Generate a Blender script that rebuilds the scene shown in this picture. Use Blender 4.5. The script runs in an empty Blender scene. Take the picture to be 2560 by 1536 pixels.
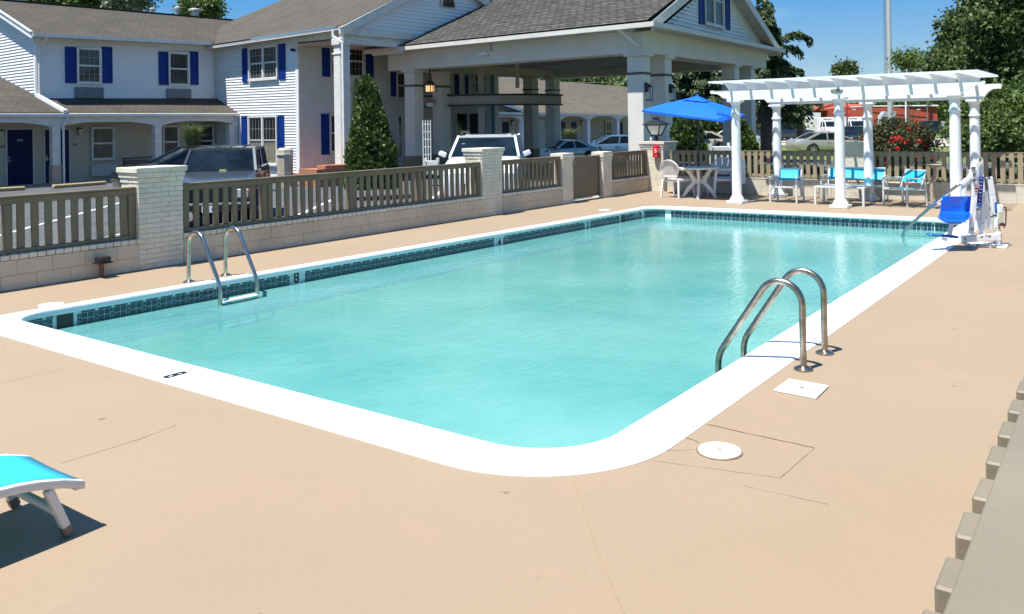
import bpy, bmesh, math, random
import numpy as np
from mathutils import Vector, Matrix

SC = bpy.context.scene
COL = SC.collection
R = math.radians
rnd = random.Random(7)

# ---------------------------------------------------------------- camera
F_PX, CY, YAW, PIT, ROL, EYE = 2148.07, 299.16, 0.630984, -0.00534138, 0.01548634, 1.75
def _cam_axes():
    a, b, c = YAW, PIT, ROL
    Fw = np.array([math.cos(a)*math.cos(b), math.sin(a)*math.cos(b), -math.sin(b)])
    Rt = np.array([math.sin(a), -math.cos(a), 0.0])
    Dn = np.cross(Fw, Rt)
    return np.array([math.cos(c)*Rt+math.sin(c)*Dn, -math.sin(c)*Rt+math.cos(c)*Dn, Fw])
CM = _cam_axes()
cam = bpy.data.cameras.new('camera')
cam.sensor_width = 36.0
cam.lens = 36.0*F_PX/2560.0
cam.shift_x = 0.0
cam.shift_y = -(768.0-CY)/2560.0
cam.clip_start = 0.05
cam.clip_end = 3000.0
cam_o = bpy.data.objects.new('camera', cam)
cam_o.matrix_world = Matrix(((CM[0][0], -CM[1][0], -CM[2][0], 0), (CM[0][1], -CM[1][1], -CM[2][1], 0),
                             (CM[0][2], -CM[1][2], -CM[2][2], EYE), (0, 0, 0, 1)))
COL.objects.link(cam_o)
SC.camera = cam_o

# ---------------------------------------------------------------- sky and sun
SUN_DIR = Vector((-0.39, 0.12, 1.0)).normalized()          # towards the sun
world = bpy.data.worlds.new('World'); SC.world = world; world.use_nodes = True
wn = world.node_tree; wn.nodes.clear()
w_out = wn.nodes.new('ShaderNodeOutputWorld'); w_bg = wn.nodes.new('ShaderNodeBackground')
sky = wn.nodes.new('ShaderNodeTexSky'); sky.sky_type = 'NISHITA'; sky.sun_disc = False
sky.sun_elevation = math.asin(SUN_DIR.z); sky.sun_rotation = math.atan2(SUN_DIR.x, SUN_DIR.y)
sky.air_density = 1.0; sky.dust_density = 0.1; sky.ozone_density = 1.6; sky.altitude = 50
hs = wn.nodes.new('ShaderNodeHueSaturation'); hs.inputs['Saturation'].default_value = 1.12
# thin high cirrus
tc = wn.nodes.new('ShaderNodeTexCoord'); mp = wn.nodes.new('ShaderNodeMapping')
mp.inputs['Scale'].default_value = (1.2, 3.2, 9.0); mp.inputs['Rotation'].default_value = (0.1, 0.12, 0.5)
nz = wn.nodes.new('ShaderNodeTexNoise'); nz.inputs['Scale'].default_value = 1.6; nz.inputs['Detail'].default_value = 7
nz.inputs['Roughness'].default_value = 0.55
cr = wn.nodes.new('ShaderNodeValToRGB'); cr.color_ramp.elements[0].position = 0.47; cr.color_ramp.elements[1].position = 0.9
cr.color_ramp.elements[1].color = (0.40, 0.40, 0.40, 1)
mx = wn.nodes.new('ShaderNodeMixRGB'); mx.inputs['Color2'].default_value = (7.5, 8.6, 9.6, 1)
L = wn.links.new
L(sky.outputs[0], hs.inputs['Color']); L(tc.outputs['Generated'], mp.inputs[0]); L(mp.outputs[0], nz.inputs['Vector'])
sx = wn.nodes.new('ShaderNodeSeparateXYZ'); L(tc.outputs['Generated'], sx.inputs[0])
gr = wn.nodes.new('ShaderNodeValToRGB'); gr.color_ramp.elements[0].position = 0.0; gr.color_ramp.elements[1].position = 1.0
gr.color_ramp.elements[0].color = (0.20, 0.40, 0.60, 1); gr.color_ramp.elements[1].color = (0.012, 0.14, 0.46, 1)
for ps, cc in ((0.07, (0.15, 0.37, 0.62)), (0.14, (0.018, 0.27, 0.68))): e_ = gr.color_ramp.elements.new(ps); e_.color = (*cc, 1)
sc10 = wn.nodes.new('ShaderNodeVectorMath'); sc10.operation = 'SCALE'; sc10.inputs['Scale'].default_value = 9.0
mg = wn.nodes.new('ShaderNodeMixRGB'); mg.inputs['Fac'].default_value = 0.72
L(sx.outputs[2], gr.inputs[0]); L(gr.outputs[0], sc10.inputs[0]); L(hs.outputs[0], mg.inputs['Color1']); L(sc10.outputs[0], mg.inputs['Color2'])
L(nz.outputs['Fac'], cr.inputs[0]); L(cr.outputs[0], mx.inputs['Fac']); L(mg.outputs[0], mx.inputs['Color1'])
L(mx.outputs[0], w_bg.inputs['Color']); w_bg.inputs['Strength'].default_value = 0.078; L(w_bg.outputs[0], w_out.inputs[0])
sun = bpy.data.lights.new('sun', 'SUN'); sun.energy = 5.0; sun.angle = R(0.55); sun.color = (1.0, 0.965, 0.90)
sun_o = bpy.data.objects.new('sun', sun); sun_o.rotation_euler = SUN_DIR.to_track_quat('Z', 'Y').to_euler(); COL.objects.link(sun_o)
SC.view_settings.view_transform = 'Standard'; SC.view_settings.look = 'None'
SC.view_settings.gamma = 1.0; SC.view_settings.exposure = 0.74
try: SC.view_settings.use_curve_mapping = False
except Exception: pass
SC.cycles.max_bounces = 8; SC.cycles.transparent_max_bounces = 12
SC.cycles.caustics_reflective = False; SC.cycles.caustics_refractive = False

# ---------------------------------------------------------------- photo geometry helpers (points measured on real planes)
def ray(px, py):
    return CM.T @ np.array([(px-1280)/F_PX, (py-CY)/F_PX, 1.0])
def gp(px, py, z=0.0):
    d = ray(px, py); t = (z-EYE)/d[2]; return Vector((d[0]*t, d[1]*t, z))
def onx(px, py, x):
    d = ray(px, py); t = x/d[0]; return Vector((x, d[1]*t, EYE+d[2]*t))
def ony(px, py, y):
    d = ray(px, py); t = y/d[1]; return Vector((d[0]*t, y, EYE+d[2]*t))
def dep(px, py, D):                                        # point at a given distance along the view axis
    d = ray(px, py); return Vector((d[0]*D, d[1]*D, EYE+d[2]*D))
class Plane:                                               # vertical plane through P, running along direction ang
    def __init__(s, P, ang):
        s.P = Vector((P[0], P[1], 0)); s.a = ang; s.u = Vector((math.cos(ang), math.sin(ang), 0)); s.n = Vector((-s.u.y, s.u.x, 0))
    def at(s, px, py):
        d = ray(px, py); t = (s.n.x*s.P.x+s.n.y*s.P.y)/(s.n.x*d[0]+s.n.y*d[1]); return Vector((d[0]*t, d[1]*t, EYE+d[2]*t))
    def sz(s, px, py):
        q = s.at(px, py); return ((q-s.P).dot(s.u), q.z)
    def pt(s, a, z, off=0.0):                              # off > 0 : towards -n side given by caller sign
        return Vector((s.P.x+s.u.x*a+s.n.x*off, s.P.y+s.u.y*a+s.n.y*off, z))

# ---------------------------------------------------------------- materials
MATS = {}
def mat(name, col, rough=0.6, var=0.0, scale=3.0, bump=0.0, bscale=40.0, metal=0.0, coat=0.0, spec=0.5, col2=None, detail=4.0, stretch=None, emit=None, trans=0.0):
    m = bpy.data.materials.new(name); m.use_nodes = True; nt = m.node_tree; b = nt.nodes['Principled BSDF']
    b.inputs['Roughness'].default_value = rough; b.inputs['Metallic'].default_value = metal
    b.inputs['Coat Weight'].default_value = coat; b.inputs['Specular IOR Level'].default_value = spec
    b.inputs['Base Color'].default_value = (*col, 1)
    tcn = nt.nodes.new('ShaderNodeNewGeometry'); vec = tcn.outputs['Position']
    if stretch:
        mpn = nt.nodes.new('ShaderNodeMapping'); mpn.inputs['Scale'].default_value = stretch
        nt.links.new(vec, mpn.inputs[0]); vec = mpn.outputs[0]
    if var > 0 or col2:
        n = nt.nodes.new('ShaderNodeTexNoise'); n.inputs['Scale'].default_value = scale; n.inputs['Detail'].default_value = detail
        nt.links.new(vec, n.inputs['Vector'])
        r = nt.nodes.new('ShaderNodeValToRGB'); r.color_ramp.elements[0].position = 0.32; r.color_ramp.elements[1].position = 0.68
        c2 = col2 or tuple(min(1, c*(1+var)) for c in col)
        c1 = col if col2 else tuple(c*(1-var) for c in col)
        r.color_ramp.elements[0].color = (*c1, 1); r.color_ramp.elements[1].color = (*c2, 1)
        nt.links.new(n.outputs['Fac'], r.inputs[0]); nt.links.new(r.outputs[0], b.inputs['Base Color'])
    if bump > 0:
        n2 = nt.nodes.new('ShaderNodeTexNoise'); n2.inputs['Scale'].default_value = bscale; n2.inputs['Detail'].default_value = 5
        nt.links.new(vec, n2.inputs['Vector'])
        bm = nt.nodes.new('ShaderNodeBump'); bm.inputs['Strength'].default_value = bump; bm.inputs['Distance'].default_value = 0.01
        nt.links.new(n2.outputs['Fac'], bm.inputs['Height']); nt.links.new(bm.outputs[0], b.inputs['Normal'])
    if emit:
        b.inputs['Emission Color'].default_value = (*emit[0], 1); b.inputs['Emission Strength'].default_value = emit[1]
    MATS[name] = m
    return m

def brickmat(name, c1, c2, mortar, bw, bh, ms=0.02, frame=None, rough=0.8, var=0.12, bump=0.4):
    """running bond relief for surfaces too far away to build brick by brick; frame = (ux,uy) horizontal axis, slope axis is z"""
    m = bpy.data.materials.new(name); m.use_nodes = True; nt = m.node_tree; b = nt.nodes['Principled BSDF']
    b.inputs['Roughness'].default_value = rough
    g = nt.nodes.new('ShaderNodeNewGeometry'); dx = nt.nodes.new('ShaderNodeVectorMath'); dx.operation = 'DOT_PRODUCT'
    dx.inputs[1].default_value = (frame[0], frame[1], 0); sp = nt.nodes.new('ShaderNodeSeparateXYZ'); cb = nt.nodes.new('ShaderNodeCombineXYZ')
    nt.links.new(g.outputs['Position'], dx.inputs[0]); nt.links.new(g.outputs['Position'], sp.inputs[0])
    nt.links.new(dx.outputs['Value'], cb.inputs[0]); nt.links.new(sp.outputs[2], cb.inputs[1])
    br = nt.nodes.new('ShaderNodeTexBrick'); nt.links.new(cb.outputs[0], br.inputs['Vector'])
    br.inputs['Color1'].default_value = (*c1, 1); br.inputs['Color2'].default_value = (*c2, 1); br.inputs['Mortar'].default_value = (*mortar, 1)
    br.inputs['Scale'].default_value = 1.0; br.inputs['Mortar Size'].default_value = ms*bh; br.inputs['Brick Width'].default_value = bw
    br.inputs['Row Height'].default_value = bh; br.inputs['Bias'].default_value = 0.0
    n = nt.nodes.new('ShaderNodeTexNoise'); n.inputs['Scale'].default_value = 0.9; n.inputs['Detail'].default_value = 6
    nt.links.new(g.outputs['Position'], n.inputs['Vector'])
    mr = nt.nodes.new('ShaderNodeMapRange'); mr.inputs[1].default_value = 0.3; mr.inputs[2].default_value = 0.7
    mr.inputs[3].default_value = 1-var; mr.inputs[4].default_value = 1+var
    nt.links.new(n.outputs['Fac'], mr.inputs[0])
    mu = nt.nodes.new('ShaderNodeVectorMath'); mu.operation = 'SCALE'
    nt.links.new(br.outputs['Color'], mu.inputs[0]); nt.links.new(mr.outputs[0], mu.inputs['Scale']); nt.links.new(mu.outputs[0], b.inputs['Base Color'])
    bm = nt.nodes.new('ShaderNodeBump'); bm.inputs['Strength'].default_value = bump; bm.inputs['Distance'].default_value = 0.01; bm.invert = True
    nt.links.new(br.outputs['Fac'], bm.inputs['Height']); nt.links.new(bm.outputs[0], b.inputs['Normal'])
    MATS[name] = m
    return m

# ---------------------------------------------------------------- mesh builder
class MB:
    def __init__(s): s.v = []; s.f = []
    def add(s, vs, fs):
        o = len(s.v); s.v += [tuple(v) for v in vs]; s.f += [tuple(i+o for i in f) for f in fs]; return s
    def quad(s, a, b, c, d): return s.add([a, b, c, d], [(0, 1, 2, 3)])
    def poly(s, pts): return s.add(pts, [tuple(range(len(pts)))])
    def box(s, x0, x1, y0, y1, z0, z1):
        return s.add([(x0,y0,z0),(x1,y0,z0),(x1,y1,z0),(x0,y1,z0),(x0,y0,z1),(x1,y0,z1),(x1,y1,z1),(x0,y1,z1)],
                     [(0,3,2,1),(4,5,6,7),(0,1,5,4),(1,2,6,5),(2,3,7,6),(3,0,4,7)])
    def hexa(s, a, b, c, d, off):                          # quad a b c d extruded by vector off
        off = Vector(off); q = [Vector(p) for p in (a, b, c, d)]
        return s.add(q+[p+off for p in q], [(0,1,2,3),(7,6,5,4),(0,4,5,1),(1,5,6,2),(2,6,7,3),(3,7,4,0)])
    def prism(s, pts, off):
        n = len(pts); off = Vector(off); q = [Vector(p) for p in pts]
        return s.add(q+[p+off for p in q], [tuple(range(n)), tuple(range(2*n-1, n-1, -1))]+[(i, i+n, (i+1) % n+n, (i+1) % n) for i in range(n)])
    def bar(s, p, q, w, h=None, up=(0, 0, 1), off=(0, 0)):  # rectangular bar p->q, width w sideways, h along up
        h = h or w; p = Vector(p); q = Vector(q); d = (q-p).normalized(); u = Vector(up)
        if abs(d.dot(u)) > 0.98: u = Vector((1, 0, 0))
        sd = d.cross(u).normalized(); u = sd.cross(d).normalized()
        vs = []
        for e in (p, q):
            for a, b in ((-1,-1),(1,-1),(1,1),(-1,1)): vs.append(e+sd*(a*w/2+off[0])+u*(b*h/2+off[1]))
        return s.add(vs, [(0,1,2,3),(7,6,5,4),(0,4,5,1),(1,5,6,2),(2,6,7,3),(3,7,4,0)])
    def tube(s, pts, r, n=10, cap=True):
        P = [Vector(p) for p in pts]; rs = r if isinstance(r, (list, tuple)) else [r]*len(P)
        o = len(s.v); t = (P[1]-P[0]).normalized(); u = Vector((0, 0, 1)) if abs(t.z) < 0.9 else Vector((1, 0, 0))
        u = (u-t*u.dot(t)).normalized()
        for i, p in enumerate(P):
            if i == 0: t = P[1]-P[0]
            elif i == len(P)-1: t = P[-1]-P[-2]
            else: t = (P[i+1]-p).normalized()+(p-P[i-1]).normalized()
            t = t.normalized(); u = (u-t*u.dot(t)).normalized(); w = t.cross(u)
            for k in range(n):
                a = 2*math.pi*k/n; s.v.append(tuple(p+(u*math.cos(a)+w*math.sin(a))*rs[i]))
        for i in range(len(P)-1):
            for k in range(n):
                a = o+i*n+k; b = o+i*n+(k+1) % n; s.f.append((a, b, b+n, a+n))
        if cap: s.f.append(tuple(o+k for k in range(n-1, -1, -1))); s.f.append(tuple(o+(len(P)-1)*n+k for k in range(n)))
        return s
    def lathe(s, prof, n=24, c=(0, 0, 0)):
        o = len(s.v)
        for r, z in prof:
            for k in range(n):
                a = 2*math.pi*k/n; s.v.append((c[0]+r*math.cos(a), c[1]+r*math.sin(a), c[2]+z))
        for i in range(len(prof)-1):
            for k in range(n):
                a = o+i*n+k; b = o+i*n+(k+1) % n; s.f.append((a, b, b+n, a+n))
        s.f.append(tuple(o+k for k in range(n-1, -1, -1))); s.f.append(tuple(o+(len(prof)-1)*n+k for k in range(n)))
        return s
    def loft(s, rings, close=True, cap=True):
        n = len(rings[0]); o = len(s.v)
        for r in rings: s.v += [tuple(p) for p in r]
        m = n if close else n-1
        for i in range(len(rings)-1):
            for k in range(m):
                a = o+i*n+k; b = o+i*n+(k+1) % n; s.f.append((a, b, b+n, a+n))
        if cap and close: s.f.append(tuple(o+k for k in range(n-1, -1, -1))); s.f.append(tuple(o+(len(rings)-1)*n+k for k in range(n)))
        return s
    def xf(s, M): s.v = [tuple(M @ Vector(v)) for v in s.v]; return s
    def mesh(s, name, m, smooth=False, bevel=0.0, fixn=True):
        me = bpy.data.meshes.new(name); me.from_pydata(s.v, [], s.f)
        if fixn or bevel > 0:
            b = bmesh.new(); b.from_mesh(me)
            if bevel > 0:
                es = [e for e in b.edges if len(e.link_faces) == 2 and e.calc_face_angle(0) > 0.6]
                bmesh.ops.bevel(b, geom=es, offset=bevel, segments=1, profile=0.5, affect='EDGES', clamp_overlap=True)
            bmesh.ops.recalc_face_normals(b, faces=b.faces); b.to_mesh(me); b.free()
        if m: me.materials.append(m)
        if smooth:
            me.polygons.foreach_set('use_smooth', [True]*len(me.polygons))
            if smooth != 'all':
                try: me.set_sharp_from_angle(angle=R(38))
                except Exception: pass
        me.update()
        return me
    def build(s, name, m, parent=None, smooth=False, bevel=0.0, label=None, fixn=True, **kw):
        o = bpy.data.objects.new(name, s.mesh(name, m, smooth, bevel, fixn)); COL.objects.link(o)
        if parent: attach(o, parent)
        if label: o['label'] = label
        for k, v in kw.items(): o[k] = v
        return o
WM = {}
def wmat(p):
    M = Matrix.Identity(4)
    while p: M = p.matrix_basis @ M; p = p.parent
    return M
def attach(o, parent):                                     # meshes are written in world space; keep them there
    o.parent = parent; o.matrix_parent_inverse = Matrix.Identity(4)
    o.matrix_basis = wmat(parent).inverted()
def thing(name, label, cat, loc=(0, 0, 0), rz=0.0, group=None, kind=None):
    o = bpy.data.objects.new(name, None); COL.objects.link(o); o.location = loc; o.rotation_euler = (0, 0, rz); o.empty_display_size = 0.2
    if label: o['label'] = label
    if cat: o['category'] = cat
    if group: o['group'] = group
    if kind: o['kind'] = kind
    return o
def tag(o, label, cat, group=None, kind=None):
    o['label'] = label; o['category'] = cat
    if group: o['group'] = group
    if kind: o['kind'] = kind
    return o
def struct(o): o['kind'] = 'structure'; return o
def stuff(o): o['kind'] = 'stuff'; return o
def inst(me, name, parent, M):                             # an object sharing mesh me, at world matrix M, under parent
    o = bpy.data.objects.new(name, me); COL.objects.link(o); o.parent = parent
    o.matrix_basis = wmat(parent).inverted() @ M if parent else M
    return o
def KIDS(o, allk=None): return [c for c in allk if c.parent == o]
def dup(root, loc, rz, label=None, group=None, scale=None):
    allo = list(COL.objects)
    def rec(o, par):
        c = o.copy(); COL.objects.link(c)
        if par: c.parent = par
        for ch in [k for k in allo if k.parent == o]: rec(ch, c)
        return c
    r = rec(root, None); r.location = loc; r.rotation_euler = (0, 0, rz)
    if scale: r.scale = scale
    if label: r['label'] = label
    if group: r['group'] = group
    return r
def T(x, y, z, rz=0.0): return Matrix.Translation((x, y, z)) @ Matrix.Rotation(rz, 4, 'Z')
def text_obj(s, size, M, m, parent, name='lettering', extrude=0.0015, bold=0.0):
    c = bpy.data.curves.new(name, 'FONT'); c.body = s; c.size = size; c.align_x = 'CENTER'; c.align_y = 'CENTER'; c.extrude = extrude; c.offset = bold
    tmp = bpy.data.objects.new('t', c); COL.objects.link(tmp); dg = bpy.context.evaluated_depsgraph_get()
    me = bpy.data.meshes.new_from_object(tmp.evaluated_get(dg)); bpy.data.objects.remove(tmp)
    me.materials.clear(); me.materials.append(m)
    return inst(me, name, parent, M)
def basis(o, x, y):                                        # matrix with local x, y axes and origin o
    x = Vector(x).normalized(); y = Vector(y); z = x.cross(y).normalized(); y = z.cross(x)
    return Matrix(((x.x, y.x, z.x, o[0]), (x.y, y.y, z.y, o[1]), (x.z, y.z, z.z, o[2]), (0, 0, 0, 1)))

m_white = mat('white_paint', (0.78, 0.79, 0.80), 0.5, var=0.03, scale=2)
m_trim = mat('trim_paint', (0.64, 0.615, 0.56), 0.55, var=0.10, scale=2.5, stretch=(1, 1, 3))
m_gutter = mat('gutter_metal', (0.68, 0.67, 0.63), 0.4, var=0.08, scale=5)
m_siding = mat('vinyl_siding', (0.74, 0.75, 0.76), 0.5, var=0.035, scale=1.3)
m_shutter = mat('blue_shutter', (0.002, 0.030, 0.20), 0.5, spec=0.25, var=0.08, scale=3)
m_door = mat('blue_door', (0.001, 0.006, 0.055), 0.5, spec=0.25, var=0.08, scale=2)
m_glass = mat('dark_window_glass', (0.018, 0.020, 0.022), 0.06, spec=0.6, coat=0.2, var=0.35, scale=1.7)
m_curtain = mat('curtained_glass', (0.055, 0.06, 0.055), 0.15, var=0.3, scale=9, stretch=(1, 1, 0.05))
m_black = mat('black_metal', (0.012, 0.012, 0.013), 0.45, var=0.2, scale=20)
m_grey = mat('grey_metal', (0.16, 0.18, 0.20), 0.5, var=0.08, scale=4)
m_steel = mat('stainless_steel', (0.50, 0.47, 0.41), 0.22, metal=1.0, var=0.14, scale=9, bump=0.08, bscale=60)
m_steel_o = mat('weathered_steel', (0.24, 0.20, 0.16), 0.32, metal=1.0, col2=(0.46, 0.42, 0.36), scale=14, bump=0.12, bscale=90)
# ================================================================ GROUND, DECK, POOL
GZ = -0.40
def deck_mat():
    m = bpy.data.materials.new('painted_deck'); m.use_nodes = True; nt = m.node_tree; b = nt.nodes['Principled BSDF']; N = nt.nodes.new; K = nt.links.new
    g = N('ShaderNodeNewGeometry'); pos = g.outputs['Position']
    def noise(sc, det=5, rough=0.55, dist=0.0):
        n = N('ShaderNodeTexNoise'); n.inputs['Scale'].default_value = sc; n.inputs['Detail'].default_value = det
        n.inputs['Roughness'].default_value = rough; n.inputs['Distortion'].default_value = dist; K(pos, n.inputs['Vector']); return n
    def ramp(src, p0, p1, c0, c1):
        r = N('ShaderNodeValToRGB'); r.color_ramp.elements[0].position = p0; r.color_ramp.elements[1].position = p1
        r.color_ramp.elements[0].color = (*c0, 1); r.color_ramp.elements[1].color = (*c1, 1); K(src, r.inputs[0]); return r
    def mix(fac, a, c, mode='MIX'):
        x = N('ShaderNodeMixRGB'); x.blend_type = mode
        if isinstance(fac, float): x.inputs[0].default_value = fac
        else: K(fac, x.inputs[0])
        K(a, x.inputs[1])
        if isinstance(c, tuple): x.inputs[2].default_value = (*c, 1)
        else: K(c, x.inputs[2])
        return x
    base = ramp(noise(0.55, 6).outputs['Fac'], 0.3, 0.7, (0.300, 0.220, 0.143), (0.326, 0.242, 0.160))
    pink = ramp(noise(1.3, 7, 0.65, 0.4).outputs['Fac'], 0.56, 0.72, (0, 0, 0), (0.55, 0.55, 0.55))
    c = mix(pink.outputs[0], base.outputs[0], (0.36, 0.232, 0.155))
    pale = ramp(noise(0.9, 8, 0.7, 1.2).outputs['Fac'], 0.62, 0.80, (0, 0, 0), (0.4, 0.4, 0.4))
    c = mix(pale.outputs[0], c.outputs[0], (0.38, 0.31, 0.205))
    fine = ramp(noise(38, 5).outputs['Fac'], 0.3, 0.7, (0.97, 0.97, 0.97), (1.03, 1.03, 1.03))
    c = mix(1.0, c.outputs[0], fine.outputs[0], 'MULTIPLY')
    spots = ramp(noise(7.5, 2, 0.4).outputs['Fac'], 0.755, 0.775, (1, 1, 1), (0.72, 0.66, 0.6))
    c = mix(1.0, c.outputs[0], spots.outputs[0], 'MULTIPLY')
    K(c.outputs[0], b.inputs['Base Color']); b.inputs['Roughness'].default_value = 0.72
    bp = N('ShaderNodeBump'); bp.inputs['Strength'].default_value = 0.15; bp.inputs['Distance'].default_value = 0.006
    n2 = noise(55, 6, 0.7); K(n2.outputs['Fac'], bp.inputs['Height']); K(bp.outputs[0], b.inputs['Normal'])
    return m
m_deck = deck_mat()
m_asph = mat('asphalt', (0.085, 0.088, 0.092), 0.85, var=0.22, scale=1.2, bump=0.5, bscale=60, detail=8)
m_grass = mat('lawn_grass', (0.085, 0.14, 0.022), 0.9, col2=(0.16, 0.20, 0.05), scale=0.8, bump=0.9, bscale=25, detail=9)
m_line = mat('road_paint', (0.72, 0.72, 0.70), 0.7, var=0.12, scale=6)
m_conc = mat('pale_concrete', (0.42, 0.38, 0.31), 0.85, var=0.12, scale=1.5, bump=0.3, bscale=40)
m_coping = mat('coping_paint', (0.80, 0.81, 0.82), 0.45, var=0.025, scale=3, bump=0.06, bscale=25)
m_grout = mat('tile_grout', (0.72, 0.78, 0.78), 0.7, var=0.1, scale=8)
m_tile = mat('navy_pool_tile', (0.006, 0.035, 0.065), 0.12, col2=(0.012, 0.075, 0.105), scale=5, coat=0.4)
m_plaster = mat('pool_plaster', (0.50, 0.74, 0.76), 0.7, col2=(0.84, 0.95, 0.95), scale=0.75, detail=10)
m_dkbrown = mat('dark_joint', (0.16, 0.115, 0.075), 0.9, var=0.3, scale=12)

# ground sheets
def sheet(name, pts, z, m):
    return struct(MB().poly([(p[0], p[1], z) for p in pts]).build(name, m, fixn=False))
sheet('ground', [(-700, -700), (900, -700), (900, 900), (-700, 900)], GZ-0.06, m_grass)
# car park: a broad sheet of asphalt left of and behind the pool enclosure
struct(MB().add([(-30, 10.2, GZ), (21.9, 10.2, GZ), (27, 9.2, GZ), (27, 21, GZ), (-30, 21, GZ), (21.5, 29.5, -0.27), (-30, 29.5, -0.27), (27, 60, GZ), (27, 29.5, GZ), (21.5, 75, -0.27), (-30, 75, -0.27)], [(0, 1, 2, 3, 4), (4, 3, 8, 5), (4, 5, 6), (5, 8, 7, 9), (6, 5, 9, 10)]).build('parking_lot', m_asph, fixn=False))
sheet('road', [(27.002, -30), (41.5, -16), (47, 18), (95, 46), (95, 75), (27.002, 60)], GZ, m_asph)
sheet('far_road', [(64, -60), (100, -60), (100, 45), (72, 30)], GZ+0.004, m_conc)
# ---- pool outline
CORN = [Vector((3.745, 8.655)), Vector((3.745, 2.41)), Vector((16.22, 2.41)), Vector((16.02, 8.16))]   # near-left, near-right, far-right, far-left
RAD = [0.30, 0.50, 0.45, 0.30]
def outline(d):
    """rounded pool outline offset outwards; d is one distance or one per edge (front, right, far, left)"""
    dl = d if isinstance(d, (list, tuple)) else [d]*4
    lines = []
    for i in range(4):
        a, b = CORN[i], CORN[(i+1) % 4]; e = (b-a).normalized(); n = Vector((e.y, -e.x)); lines.append((a+n*dl[i], e))
    cs = []
    for i in range(4):
        p, e = lines[i-1]; q, f = lines[i]; t = ((q-p).x*f.y-(q-p).y*f.x)/(e.x*f.y-e.y*f.x); cs.append(p+e*t)
    out = []
    for i in range(4):
        c, pv, nx = cs[i], cs[i-1], cs[(i+1) % 4]; e1 = (c-pv).normalized(); e2 = (nx-c).normalized(); r = RAD[i]+min(dl[i-1], dl[i])
        ang = math.acos(max(-1, min(1, e1.dot(e2)))); t = r*math.tan(ang/2); a = c-e1*t; n1 = Vector((-e1.y, e1.x)); ctr = a+n1*r
        s0 = a-ctr; a0 = math.atan2(s0.y, s0.x); b = c+e2*t; s1 = b-ctr; a1 = math.atan2(s1.y, s1.x); da = (a1-a0+math.pi) % (2*math.pi)-math.pi
        for k in range(13): th = a0+da*k/12; out.append(ctr+Vector((math.cos(th), math.sin(th)))*r)
    return out
WID = [0.385, 0.355, 0.185, 0.115]
INN = outline(0.0)
OUT = outline(WID)
OUT2 = outline([w-0.01 for w in WID])
WALL = outline(0.03)
# deck with the pool cut out
def ring_sheet(name, outer, inner, z, m):
    bm = bmesh.new()
    def loop(pts):
        vs = [bm.verts.new((p[0], p[1], z)) for p in pts]; return [bm.edges.new((vs[i], vs[(i+1) % len(vs)])) for i in range(len(vs))]
    es = loop(outer)+loop(inner); bmesh.ops.triangle_fill(bm, use_beauty=True, edges=es)
    bmesh.ops.recalc_face_normals(bm, faces=bm.faces)
    me = bpy.data.meshes.new(name); bm.to_mesh(me); bm.free()
    if me.polygons[0].normal.z < 0: me.flip_normals()
    me.materials.append(m); o = bpy.data.objects.new(name, me); COL.objects.link(o); return o
deck = struct(ring_sheet('pool_deck', [(-6, -8), (19.9, -8), (19.9, 10.2), (-6, 10.2)], OUT2, 0.0, m_deck))
struct(MB().box(-6, 19.9, 10.16, 10.2, GZ-0.05, -0.001).box(19.86, 19.9, -8, 10.16, GZ-0.05, -0.001).build('deck_edge', m_conc))

pool = thing('pool', None, None, (9.8, 5.4, 0), kind='structure')
# coping stones: sweep of a bull-nosed section, one stone about 0.6 m long
PROF = [(0.032, -0.066), (0.008, -0.062), (-0.004, -0.050), (-0.008, -0.034), (-0.005, -0.016), (0.004, -0.003), (0.018, 0.006), (0.040, 0.010), (9, 0.010), (8, 0.004), (8, -0.05)]
def dense(path, step):
    pts = []; n = len(path)
    for i in range(n):
        a, b = path[i], path[(i+1) % n]; L_ = (b-a).length; k = max(1, int(L_/step))
        for j in range(k): pts.append((i+j/k))
    return pts
def at_path(path, t):
    i = int(t) % len(path); f = t-int(t); return path[i]*(1-f)+path[(i+1) % len(path)]*f
ts = dense(INN, 0.10); ts.append(float(len(INN)))
segs = []; cur = [ts[0]]; acc = 0.0
for i in range(1, len(ts)):
    acc += (at_path(INN, ts[i])-at_path(INN, ts[i-1])).length; cur.append(ts[i])
    if acc > 0.59 or i == len(ts)-1: segs.append(cur); cur = [ts[i]]; acc = 0.0
for sg in segs:
    rings = []
    for j, t in enumerate(sg):
        a = at_path(INN, t); o = at_path(OUT, t); dr = (o-a).normalized(); tg = Vector((-dr.y, dr.x))
        sh = 0.0015 if j == 0 else (-0.0015 if j == len(sg)-1 else 0)
        nxt = at_path(INN, sg[1])-at_path(INN, sg[0]) if j == 0 else at_path(INN, sg[-1])-at_path(INN, sg[-2])
        s = nxt.normalized()*sh if sh > 0 else (nxt.normalized()*sh if sh < 0 else Vector((0, 0)))
        cwd = (o-a).length; rings.append([(a.x+dr.x*w+s.x, a.y+dr.y*w+s.y, z) for w, z in [({9: cwd-0.012, 8: cwd}.get(w_, w_), z_) for w_, z_ in PROF]])
    MB().loft(rings).build('coping_stone', m_coping, pool, smooth=True)
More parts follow.
